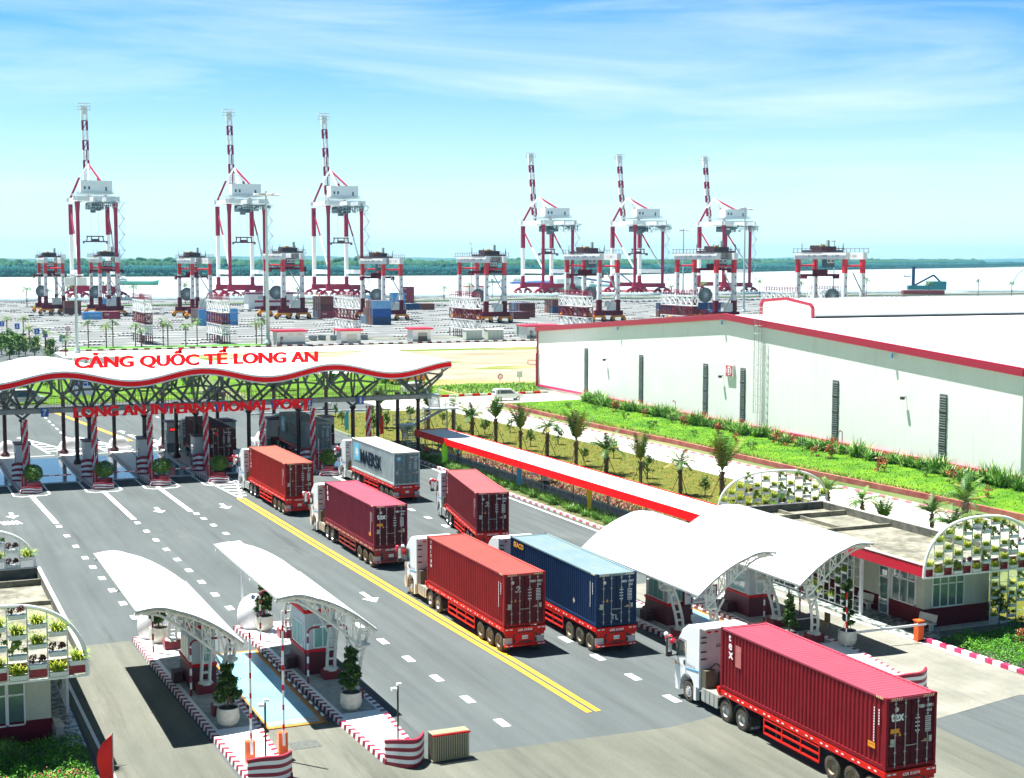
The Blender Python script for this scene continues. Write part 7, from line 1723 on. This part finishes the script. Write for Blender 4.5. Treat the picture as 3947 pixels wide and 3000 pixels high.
yp=[(44.9,354.5,1),(48.8,353,0),(50.6,355,1),(56.0,356,0),(57.1,354,2),(62.1,353.5,1),(63.3,354,0),(67,351,0),(69.5,350,1),(84.9,354.5,0),(86.0,353.4,1),(33.5,375,2),(35,352,2),(37.0,330,2),(35.2,410,0),(31.2,412,0)]
for i,(x,y,k) in enumerate(yp): place(TALL,'t',k,(x,y,.1),i*1.7,'slender palm, %s from left along the near edge of the container yard'%ordn(sorted(q[0] for q in yp).index(x)),1.0,'slender palms at the yard edge')
sp=[(40,640,1),(58,655,0),(70,690,2),(80,700,0),(96,700,1),(108,690,0),(128,670,1),(186,690,2),(265,700,2),(281,705,0),(297,700,1),(300,720,1),(330,690,2),(365,700,1),(392,690,2),(418,700,0),(448,690,1),(482,700,0),(520,690,1),(540,660,0),(566,650,1),(590,650,0),(640,640,1),(665,640,1),(690,640,2),(715,640,0),(735,640,1)]
for i,(x,y,k) in enumerate(sp): place(TALL,'t',k,(x,y,.3),i*.9,'distant palm, %s from the left in the shore planting'%ordn(i),1.5,'distant palms along the shore')
# ball bushes / small trees on the lawn
def shrubtree(seed,h,r,trunk=.7,n=700,size=.10,mats=None,name='shrub_tree',cat='shrub',sq=1.0,leaf=None):
    t=thing(name,'',cat,(0,0,-70)); mb=MB(); mb.tube((0,0,0),(0,0,h*.75),.06*h/2,6,0,.02)
    for k in range(4): a=k*1.6+seed; mb.tube((0,0,h*.3),(math.cos(a)*r*.6,math.sin(a)*r*.6,h*.62),.03*h/2,5,0,.01)
    mb.build('trunk',TRK,t)
    mb=MB(); mb.leaves((0,0,trunk+(h-trunk)*.45),(r,r,(h-trunk)*.5*sq),int(n*.6),size,2,seed,shell=.3); mb.leaves((0,0,trunk+(h-trunk)*.72),(r*.6,r*.6,(h-trunk)*.38),int(n*.4),size,2,seed+50,shell=.1); mb.build('foliage',mats or BUSHL,t); return t
DKL=[leafmat('fig_leaf_dark',(0.02,0.09,0.015),(0.06,0.16,0.02)),leafmat('fig_leaf_mid',(0.05,0.15,0.015),(0.11,0.23,0.02))]
SH=[shrubtree(1,2.3,.85),shrubtree(2,2.5,.7,mats=DKL),shrubtree(3,2.6,.95,mats=DKL)]
bs=[(56.2,190,1),(60.5,187,0),(64.5,183,0),(66.6,176.6,0),(69.97,176.5,0),(67.3,163.8,0),(70.9,164.4,2),(67.9,151.5,1),(71.5,151.8,2),(68.07,138.1,0),(72.1,139,1),(68.4,124.7,2),(68.1,113.3,1),(54.6,181.5,0),(56.8,177,1),(54.0,168.5,1),(58.6,166.5,0),(56.2,160.6,2),(62.5,160,1)]
for i,(x,y,k) in enumerate(bs): place(SH,'s',k,(x,y,.015),i*1.1,ordn(i)+' leafy shrub from the gate among the palms on the dry lawn',.78+.1*(i%3-1),'leafy shrubs on the dry lawn')
BT=[shrubtree(21,6.5,2.8,2.0,1500,.24,DKL,'broadleaf_tree','tree'),shrubtree(22,5.0,2.2,1.4,1200,.22,BUSHL,'broadleaf_tree','tree')]
bt=[(17,326,1),(19.5,331,0),(22.5,334,1),(24.5,340,0),(27,343,0),(27.5,333,1),(29.3,338,1),(30.8,333,1),(25,325,1),(21,321,1),(33,322,1)]
for i,(x,y,k) in enumerate(bt): place(BT,'b',k,(x,y,0),i*1.9,ordn(i)+' tree from the left in the clump behind the gate roof',.72+.08*(i%3),'green trees left behind the gate')
gl=[(20,240,0),(24,236,1),(30,246,0),(33,262,1),(38,240,0),(44,250,1),(45,232,0),(56,222,1),(60,232,0),(63,245,0),(68,232,1),(70,248,0),(75,225,0),(78,240,1),(27,270,0),(58,260,1)]
for i,(x,y,k) in enumerate(gl): place(SH if k else BT,'s' if k else 'b',(1 if k else 0),(x,y,.02),i*1.3,ordn(i)+' tree from the left on the green lawn beyond the gate',1.3 if k else .62,'trees on the lawn beyond the gate')
# strap-leaf clumps along the warehouse
def strap(seed,n,L,w_,mats,name='strap_plant',up=.9):
    rn=random.Random(seed); t=thing(name,'','plant',(0,0,-80)); mb=MB()
    for k in range(n): mb.blade((rn.uniform(-.5,.5),rn.uniform(-.7,.7),0),rn.uniform(0,2*PI),L*rn.uniform(.6,1.2),w_,rn.uniform(.05,up),rn.uniform(.3,1.6),rn.randrange(len(mats)),4)
    mb.build('leaves',mats,t); return t
STM=[M('strap_leaf_dark',(0.035,0.14,0.02),.4,spec=.4),M('strap_leaf_mid',(0.09,0.26,0.025),.4,spec=.4),M('strap_leaf_light',(0.26,0.42,0.08),.45,spec=.4)]
ST=[strap(1,230,1.35,.085,STM),strap(2,190,1.2,.08,STM),strap(3,260,1.55,.09,STM)]
rn=random.Random(5); y=192.5; i=0; lst=[]
while y>82:
    lst.append((95.3+rn.uniform(-.5,.5),y,rn.choice((0,1,2)),rn.uniform(.8,1.2))); y-=rn.uniform(1.9,3.0)
for i,(x,y,k,s) in enumerate(lst): place(ST,'st',k,(x,y,.42),i*1.2,'%s strap-leaved clump from the far corner along the warehouse wall'%ordn(i),s*(1.4 if y<110 else 1.25),'strap-leaved clumps along the warehouse')
# croton / flowering shrubs on the bed
CRO=[M('croton_leaf_dark',(0.05,0.07,0.015),.5),M('croton_orange',(0.55,0.10,0.03),.5)]
CR3=[shrubtree(31,1.1,.75,.1,420,.08,CRO,'croton_shrub','flowering shrub',1.2),shrubtree(32,1.0,.7,.1,360,.07,DKL,'croton_shrub','shrub',1.2)]
cr=[(88.6,185,1),(90.9,180.5,1),(92.6,178,0),(93.5,171,0),(93.2,160.5,0),(92.9,163,1),(90,170,1),(92.7,151,0),(93.4,139.5,0),(90.3,143.7,0),(93.6,137.3,0),(91.8,127.2,0),(91.5,129.5,0),(92.9,134,1),(90.5,117.5,0),(92.8,119.8,0),(92.7,113,1),(92.3,108.5,0),(89.5,101,0),(90.2,96,1),(87.4,158,1),(88.2,149.6,1),(87.8,136.5,1)]
for i,(x,y,k) in enumerate(cr): place(CR3,'c',k,(x,y,.42),i*1.4,'%s low %s shrub from the far corner on the warehouse bed'%(ordn(i),('orange-flecked','green')[k]),1.0+.15*(i%3-1),'low shrubs on the warehouse bed')
BL=[strap(8,150,.75,.035,[M('lily_leaf',(0.16,0.30,0.03),.45),STM[1]],up=1.1)]
# kerbside planting under the walkway (individual lily clumps)
rn=random.Random(9); y=147.5; kb=[]
while y>90: kb.append((wx(y,.45)+rn.uniform(-.45,.45),y,rn.choice((0,1)),rn.uniform(.55,.75))); y-=rn.uniform(.7,1.0)
for i,(x,y,k,s) in enumerate(kb): place([ST[0],ST[1]],'st',k,(x,y,.02),i*1.9,'%s leafy clump from the gate in the kerbside border'%ordn(i),s,'leafy clumps in the kerbside border')
# stuff: reddish ground cover, grass tufts, hedges
def cover(name,poly,n,size,mats,h,seed,z=.02,kind='stuff',lean=.9):
    rn=random.Random(seed); mb=MB(); xs_=[p[0] for p in poly]; ys_=[p[1] for p in poly]
    def inside(x,y):
        c=False; j=len(poly)-1
        for i in range(len(poly)):
            if (poly[i][1]>y)!=(poly[j][1]>y) and x<(poly[j][0]-poly[i][0])*(y-poly[i][1])/(poly[j][1]-poly[i][1])+poly[i][0]: c=not c
            j=i
        return c
    k=0
    while k<n:
        x=rn.uniform(min(xs_),max(xs_)); y=rn.uniform(min(ys_),max(ys_))
        if inside(x,y): mb.blade((x,y,z),rn.uniform(0,6.3),h*rn.uniform(.5,1.3),size,rn.uniform(.1,lean),.6,rn.randrange(len(mats)),2); k+=1
    return tag(mb.build(name,mats),kind=kind)
cover('red_leaf_ground_cover',[(wx(147,4.2),147),(wx(147,6.0),147),(wx(92,6.2),92),(wx(92,4.2),92)],5200,.10,[M('red_cover_leaf',(0.22,0.03,0.05),.6),M('pink_cover_leaf',(0.35,0.14,0.10),.6),M('olive_cover_leaf',(0.14,0.17,0.03),.6)],.34,3)
cover('lawn_tufts',[(59,92),(53.2,160),(53.2,193),(72,193),(75,150),(75.2,118),(74.2,92)],9000,.09,[M('dry_blade',(0.30,0.25,0.06),.7),M('olive_blade',(0.16,0.21,0.03),.7),M('green_blade',(0.10,0.22,0.02),.7)],.16,4)
cover('bed_edge_grass',[(83.2,194),(84.2,194),(85.4,147),(86,120),(86.8,100),(85.9,100),(84.9,120),(84.4,147.5),(83.4,164)],4200,.07,[M('edge_straw',(0.35,0.28,0.05),.7),M('edge_green',(0.14,0.28,0.02),.7)],.3,5,.42)
cover('bed_lawn_blades',[(84.5,194),(94,194),(94,84),(87,84),(86.5,103)],7000,.08,[M('bright_blade',(0.07,0.22,0.01),.7),M('bright_blade_b',(0.11,0.28,0.015),.7),M('deep_blade',(0.03,0.12,0.01),.7)],.16,6,.42)
cover('waste_ground_weeds',[(84,212.5),(100,212.5),(118,228),(84,229)],3500,.16,[M('weed_green',(0.07,0.22,0.01),.7),M('weed_light',(0.20,0.36,0.02),.7)],.5,7)
def hedge(name,x0,x1,y0,y1,z,h,n,size,mats,seed,kind='stuff',z1=0):
    rn=random.Random(seed); mb=MB()
    for _ in range(n):
        x=rn.uniform(x0,x1); y=rn.uniform(y0,y1); e=min(1,min(x-x0,x1-x,y-y0,y1-y)/.5+.3); zz=z+h*e*rn.uniform(.35,1)*(.75+.35*math.sin(x*2.9+1.3*math.sin(y*2.2))*math.cos(y*2.6+x*.8)+.2*math.sin(x*7)*math.sin(y*6.3)); nn=Vector((rn.gauss(0,.7),rn.gauss(0,.7),1)).normalized(); t_=nn.cross(Vector((rn.gauss(0,1),rn.gauss(0,1),.1))).normalized(); u=nn.cross(t_); a=size*rn.uniform(.6,1.3); P_=Vector((x,y,zz)); mb.face([P_-t_*a,P_-u*a*.5,P_+t_*a,P_+u*a*.5],rn.randrange(len(mats)))
    return tag(mb.build(name,mats),kind=kind)
HG=[leafmat('hedge_leaf_bright',(0.08,0.30,0.01),(0.18,0.50,0.02),1),leafmat('hedge_leaf_deep',(0.04,0.17,0.01),(0.09,0.28,0.01),1),leafmat('hedge_leaf_dark',(0.015,0.08,0.01),(0.04,0.13,0.01),1)]  # three leaf greens, mixed at random over the hedge
hedge('hedge_planting',53.9,60.5,58.0,64.2,.1,.65,20000,.055,HG,1); hedge('hedge_planting',54.3,64,46,58,.1,.7,20000,.065,HG,2); hedge('hedge_planting',60.5,66,58,66,.1,.5,8000,.08,HG,9)
hedge('garden_border',1.5,7.6,56.5,65.6,.05,.75,30000,.05,HG,3)
hedge('flowering_edge',2.5,7.3,57.0,60.5,.45,.45,1200,.035,[M('blossom_pink',(0.75,0.30,0.28),.6),M('blossom_red',(0.6,0.06,0.05),.6)],13)
sheet('soil_bed',rect(53.6,66,44,66.2),.028,MUD); sheet('soil_bed',rect(-4,7.7,50,66.0),.028,MUD); sheet('rear_garden',[(60.6,66),(64,66),(73,92),(64,92),(60.6,87)],.03,DGRASS)
for i,(x,y,s) in enumerate(((58.6,60.2,1.0),(60.2,59.2,.9),(57.2,61.2,.7))): place(CR3,'c',0,(x,y,.3),i*1.4,'%s brownish croton shrub in the hedge right of the orange barrier'%ORD[i],s,'croton shrubs in the office hedge')
place(SH,'s',2,(62.8,62.0,.1),2,'round dark green shrub at the right edge beside the tall planter screen',1.0,'shrubs right of the office')
place(SH,'s',1,(60.0,66.9-.6,.0),1,'dark shrub between the office wall and the tall planter screen',.8,'shrubs right of the office')
dup(ST[2],(4.3,63.6,.3),0,'spiky strap-leaved plant in the border under the left building','border plants',scale=.55)

for i,(x,y) in enumerate(((57.6,172.5),(55.2,170.2))): place(SH,'s',1,(x,y,.02),i,'dark shrub %s beside the foot of the gate staircase'%('left','right')[i],.9,'shrubs by the staircase')
# ================= VEHICLES, FLAGS, PEOPLE =================
def car(x,y,rz,label,col,kind='van',L=4.6,W_=1.75,H=1.75):
    t=thing('parked_car' if kind!='truck' else 'small_truck',label,{'van':'van','sedan':'car','suv':'SUV','pickup':'pickup'}.get(kind,'truck'),(x,y,.02),rz)
    PT_=M('car_paint_'+'_'.join(label.split()[:3]),col,.25,metal=.2,coat=.5); l=L/2
    prof={'van':[(-l,.35),(-l,.95),(-l+.12,1.1),(-l+.25,H),(-l+.9,H+.04),(l-1.9,H),(l-1.0,1.12),(l-.2,.98),(l,.7),(l,.35)],
          'sedan':[(-l,.4),(-l,.95),(-l+.7,1.0),(-l+1.3,H),(l-2.3,H+.02),(l-1.35,1.0),(l-.15,.88),(l,.6),(l,.35)],
          'suv':[(-l,.4),(-l,1.1),(-l+.25,H),(l-2.1,H+.02),(l-1.35,1.12),(l-.15,1.02),(l,.7),(l,.4)],
          'pickup':[(-l,.5),(-l,1.15),(-l+1.6,1.15),(-l+1.65,H),(l-2.1,H),(l-1.4,1.15),(l-.1,1.05),(l,.6),(l,.4)],
          'truck':[(-l,.6),(-l,H),(l-1.7,H),(l-1.65,H-.4),(l-.3,H-.45),(l,1.2),(l,.5)]}[kind]
    mb=MB(); n=len(prof); lv=((-W_/2,.0),(-W_/2+.12,.05),(W_/2-.12,.05),(W_/2,.0))
    for (yy,inf) in lv:
        for (px,pz) in prof: mb.v.append((px*(1-.02*(inf==0)),yy*(1-.14*max(0,(pz-1.05)/.7)) ,pz+inf*(pz>1.0)))
    for j in range(3):
        for k in range(n): k2=(k+1)%n; mb.f.append((j*n+k,j*n+k2,(j+1)*n+k2,(j+1)*n+k)); mb.m.append(0)
    mb.f.append(tuple(range(n-1,-1,-1))); mb.f.append(tuple(range(3*n,4*n))); mb.m+=[0,0]
    mb.build('body',PT_,t)
    zb,zt=1.08,H-.12
    for s_ in (-1,1):
        mb=MB(); a=-l+.45 if kind!='pickup' else -l+1.75; b_=l-1.35
        yb=s_*(W_/2*(1-.14*max(0,(zb-1.05)/.7))+.012); yt=s_*(W_/2*(1-.14*max(0,(zt-1.05)/.7))+.012)
        if kind!='truck': mb.face([(a,yb,zb),(b_,yb,zb),(b_-.6,yt,zt),(a+.12,yt,zt)] if s_<0 else [(a,yb,zb),(b_,yb,zb),(b_-.6,yt,zt),(a+.12,yt,zt)][::-1])
        else: mb.box(l-1.4,l-.5,*sorted((s_*(W_/2+.01),s_*W_/2)),1.3,H-.6)
        mb.build('side_windows',DGLASS,t)
        for wx_ in (-l+.85,l-.85):
            mb=MB(); mb.tube((wx_,s_*(W_/2-.2),.32),(wx_,s_*(W_/2+.02),.32),.33,16); w1=mb.build('wheel',BLACK,t); mb=MB(); mb.tube((wx_,s_*(W_/2+.02),.32),(wx_,s_*(W_/2+.03),.32),.2,12); mb.build('rim',RIM,w1)
        mb=MB(); mb.box(-l-.02,-l+.06,*sorted((s_*W_/2*.95,s_*W_/2*.7)),.8,1.02); mb.build('tail_light',REDL,t)
        mb=MB(); mb.box(l-.12,l+.02,*sorted((s_*W_/2*.92,s_*W_/2*.6)),.65,.82); mb.build('headlight',CHROME,t)
    if kind=='van' or kind=='suv' or kind=='sedan':
        mb=MB(); mb.face([(-l+.10,-.65,1.18),(-l+.22,-.6,H-.15),(-l+.22,.6,H-.15),(-l+.10,.65,1.18)][::-1]) if kind!='sedan' else mb.face([(-l+.75,-.65,1.05),(-l+1.25,-.58,H-.06),(-l+1.25,.58,H-.06),(-l+.75,.65,1.05)]); mb.build('rear_window',DGLASS,t)
        mb=MB(); mb.face([(l-1.02,-.68,1.18),(l-1.02,.68,1.18),(l-1.86,.6,H-.02),(l-1.86,-.6,H-.02)]); mb.build('windscreen',DGLASS,t)
    return t
car(86.8,202.4,R(-4),'silver van driving past the near corner of the warehouse',(0.62,0.64,0.62),'van')
car(56.3,200.2,R(172),'white sedan behind the grey container at the end of the gate',(0.72,0.74,0.74),'sedan',4.4,1.75,1.45)
car(46.4,221.5,R(100),'black pickup seen through the gate struts on the road beyond',(0.02,0.022,0.025),'pickup',5.0,1.85,1.75)
car(77.6,217.8,R(20),'white van beyond the staircase at the edge of the waste ground',(0.68,0.72,0.70),'suv',4.6,1.8,1.8)
car(19.6,224.5,R(5),'white van with green windows left behind the gate near sign 7',(0.70,0.74,0.74),'van',5.2,1.9,2.1)
car(15.6,222.5,R(5),'white van at the left edge behind the gate',(0.70,0.74,0.74),'van',5.2,1.9,2.1)
ot=car(82.8,236.5,R(185),'orange tipper truck parked on the waste ground behind the gate canopy end',(0.75,0.25,0.01),'truck',6.5,2.3,2.9)
t=thing('road_cone','small orange-red cone beside the white sedan','traffic cone',(54.6,199.2,0)); mb=MB(); mb.lathe([(.3,0),(.3,.05),(.2,.06),(.03,.8)],n=10); mb.build('cone',RED,t)
# information board beyond the gate
t=thing('information_board','white information board with blue panels and red header beyond the gate','sign board',(27.0,222.5,0),R(-8))
mb=MB(); mb.box(-1.6,1.6,-.05,.05,1.2,4.6); mb.build('board',WHITE,t); mb=MB(); mb.box(-1.7,1.7,-.1,.1,4.6,5.3); mb.build('header',RED,t)
mb=MB()
for r_ in range(4):
    for c_ in range(5): mb.box(-1.45+c_*.6,-.95+c_*.6,-.08,-.05,2.6+r_*.48,2.95+r_*.48)
mb.build('blue_panels',SB,t); mb=MB(); mb.tube((-1.4,0,0),(-1.4,0,1.2),.08,6); mb.tube((1.4,0,0),(1.4,0,1.2),.08,6); mb.build('post',GALV,t)
# road signs near the van
for i,(x,y) in enumerate(((84.0,198.6),(86.6,197.4))):
    t=thing('road_sign',('round speed sign','square white sign')[i]+' on a post beside the silver van','road sign',(x,y,0)); mb=MB(); mb.tube((0,0,0),(0,0,4.6),.06,6); mb.build('post',GALV,t); mb=MB()
    if i==0: mb.tube((0,-.08,4.0),(0,-.12,4.0),.42,18,0); mb.tube((0,-.12,4.0),(0,-.14,4.0),.3,18,1)
    else: mb.box(-.45,.45,-.1,-.06,3.9,4.8,1)
    mb.build('plate',[RED,WHITE],t)
# feather flags
def flag(x,y,h,col,label,w_=.62,rz=R(20)):
    t=thing('feather_flag',label,'flag',(x,y,0),rz,'feather flags along the lanes'); mb=MB(); mb.tube((0,0,0),(0,0,h),.025,6); mb.build('pole',GALV,t)
    mb=MB(); n=14; prev=None
    for k in range(n+1):
        s_=k/n; z=h*(.22+.78*s_); ww=w_*(1.0-.1*math.sin(s_*9))*(1 if s_<.75 else max(.02,1-((s_-.75)/.25)**1.6)); wv=.07*math.sin(s_*7); cur=[(0,0,z),(-ww*.5,wv,z-.05),(-ww,wv*.3,z-.12*w_)]
        if prev: 
            for j in range(2): mb.face([prev[j],prev[j+1],cur[j+1],cur[j]])
        prev=cur
    o=mb.build('cloth',M('flag_'+label.split()[0],col,.6),t); o.data.materials[0].node_tree.nodes['Principled BSDF'].inputs['Subsurface Weight'].default_value=0.0
flag(53.1,139.4,3.0,(0.25,0.85,0.04),'lime green feather flag at the kerb by the walkway entrance',.75)
flag(54.0,122.5,3.0,(0.06,0.35,0.80),'blue feather flag beside the middle of the walkway',.6)
flag(54.1,108.3,3.0,(0.85,0.60,0.0),'yellow feather flag beside the walkway',.5)
flag(51.8,169.6,3.2,(0.05,0.55,0.75),'cyan feather flag beside the rightmost balloon column',.6)
flag(54.6,164.6,3.0,(0.60,0.01,0.01),'dark red feather flag between the gate column and the staircase',.6)
flag(8.0,58.7,2.5,(0.85,0.0,0.0),'bright red feather flag at the bottom left corner',.6,R(10))
# people
SKIN=M('skin_brown',(0.33,0.18,0.11),.6)
def person(x,y,rz,label,top,legs,hat=None,stride=.16,z=0,arm=.1):
    me=bpy.data.meshes.new('person'); J=[(0,0,.95),(0,0,1.15),(0,.02,1.38),(0,.02,1.50),(0,.04,1.64),
        (.1,0,.92),(.11,stride,.50),(.12,stride*.8,.07),(.12,stride+.14,.03),(-.1,0,.92),(-.11,-stride*.6,.50),(-.12,-stride*1.4,.08),(-.12,-stride*1.2+.06,.03),
        (.19,.02,1.38),(.24,-arm,1.12),(.25,arm*.6,.88),(.25,arm*.9,.80),(-.19,.02,1.38),(-.24,arm,1.12),(-.25,arm*1.6,.90),(-.25,arm*1.9,.82)]
    E_=[(0,1),(1,2),(2,3),(3,4),(0,5),(5,6),(6,7),(7,8),(0,9),(9,10),(10,11),(11,12),(2,13),(13,14),(14,15),(15,16),(2,17),(17,18),(18,19),(19,20)]
    me.from_pydata(J,E_,[]); o=bpy.data.objects.new('person',me); COL.objects.link(o)
    sk=o.modifiers.new('s','SKIN'); sub=o.modifiers.new('u','SUBSURF'); sub.levels=2; sub.render_levels=2
    rad=[.15,.14,.16,.055,.10,.09,.065,.045,.04,.09,.065,.045,.04,.07,.045,.035,.03,.07,.045,.035,.03]
    for v,r in zip(me.skin_vertices[0].data,rad): v.radius=(r,r*.85)
    me.skin_vertices[0].data[0].use_root=True
    dg=bpy.context.evaluated_depsgraph_get(); m2=bpy.data.meshes.new_from_object(o.evaluated_get(dg)); bpy.data.objects.remove(o)
    for q in (SKIN,M('cloth_'+'_'.join(label.split()[:4]),top,.8),M('trousers_'+'_'.join(label.split()[:4]),legs,.8),M('hair_black',(0.015,0.012,0.01),.7),BLACK): m2.materials.append(q)
    for p in m2.polygons:
        c=p.center; p.use_smooth=True
        p.material_index=4 if c.z<.09 else 2 if c.z<.98 else (3 if c.z>1.68 or (c.z>1.58 and c.y<.02) else 0) if c.z>1.47 else (0 if abs(c.x)>.2 and c.z<.9 else 1)
    b=bpy.data.objects.new('person',m2); COL.objects.link(b); b.location=(x,y,z); b.rotation_euler.z=rz; tag(b,label,'person')
    if hat:
        mb=MB(); mb.ball((0,.04,1.74),.115,0,12,6,(1,1.05,.7)); mb.lathe([(.17,1.72),(.17,1.735)],(0,.06,0),14); mb.build('hat',M('hat_'+label.split()[2],hat,.5),b)
    return b
person(53.0,145.3,R(160),'person in dark clothes and orange safety vest standing by the walkway entrance',(0.45,0.10,0.03),(0.03,0.03,0.04),None)
person(55.2,141.8,R(-10),'person in light blue shirt walking under the long walkway roof',(0.22,0.38,0.58),(0.03,0.04,0.07))
person(56.0,121.6,R(170),'person in pale shirt standing behind a walkway post',(0.60,0.62,0.65),(0.04,0.05,0.08))
# parked motorbikes' shade: small utility items
t=thing('white_canvas_sunshade','small white round sunshade table beside the walkway','sunshade',(57.6,125.6,0)); mb=MB(); mb.lathe([(1.3,1.0),(.9,1.15),(.05,1.25)],n=18); mb.tube((0,0,0),(0,0,1.1),.05,8); mb.build('top',WHITE,t)
# ================= AIR =================
HAZE=True
if HAZE:
    mb=MB(); mb.box(-5000,12000,-400,11000,-6,125); h=mb.build('haze',None) if False else None
    me=bpy.data.meshes.new('haze'); me.from_pydata(mb.v,[],mb.f); hm=bpy.data.materials.new('haze_air'); hm.use_nodes=True; n=hm.node_tree.nodes; n.clear()
    o_=n.new('ShaderNodeOutputMaterial'); pv=n.new('ShaderNodeVolumePrincipled'); pv.inputs['Density'].default_value=0.00006; pv.inputs['Color'].default_value=(0.30,0.72,1.0,1); pv.inputs['Anisotropy'].default_value=0.2
    hm.node_tree.links.new(pv.outputs[0],o_.inputs['Volume']); me.materials.append(hm); ho=bpy.data.objects.new('haze',me); COL.objects.link(ho); ho['kind']='stuff'
for nm in [o.name for o in COL.objects if o.parent is None and o.location.z<-40 and not o.get('label')]:
    o=bpy.data.objects[nm]
    for cn in [q.name for q in COL.objects if q.parent is o]: bpy.data.objects.remove(bpy.data.objects[cn])
    bpy.data.objects.remove(o)
for o in COL.objects:
    if 'used' in o: del o['used']
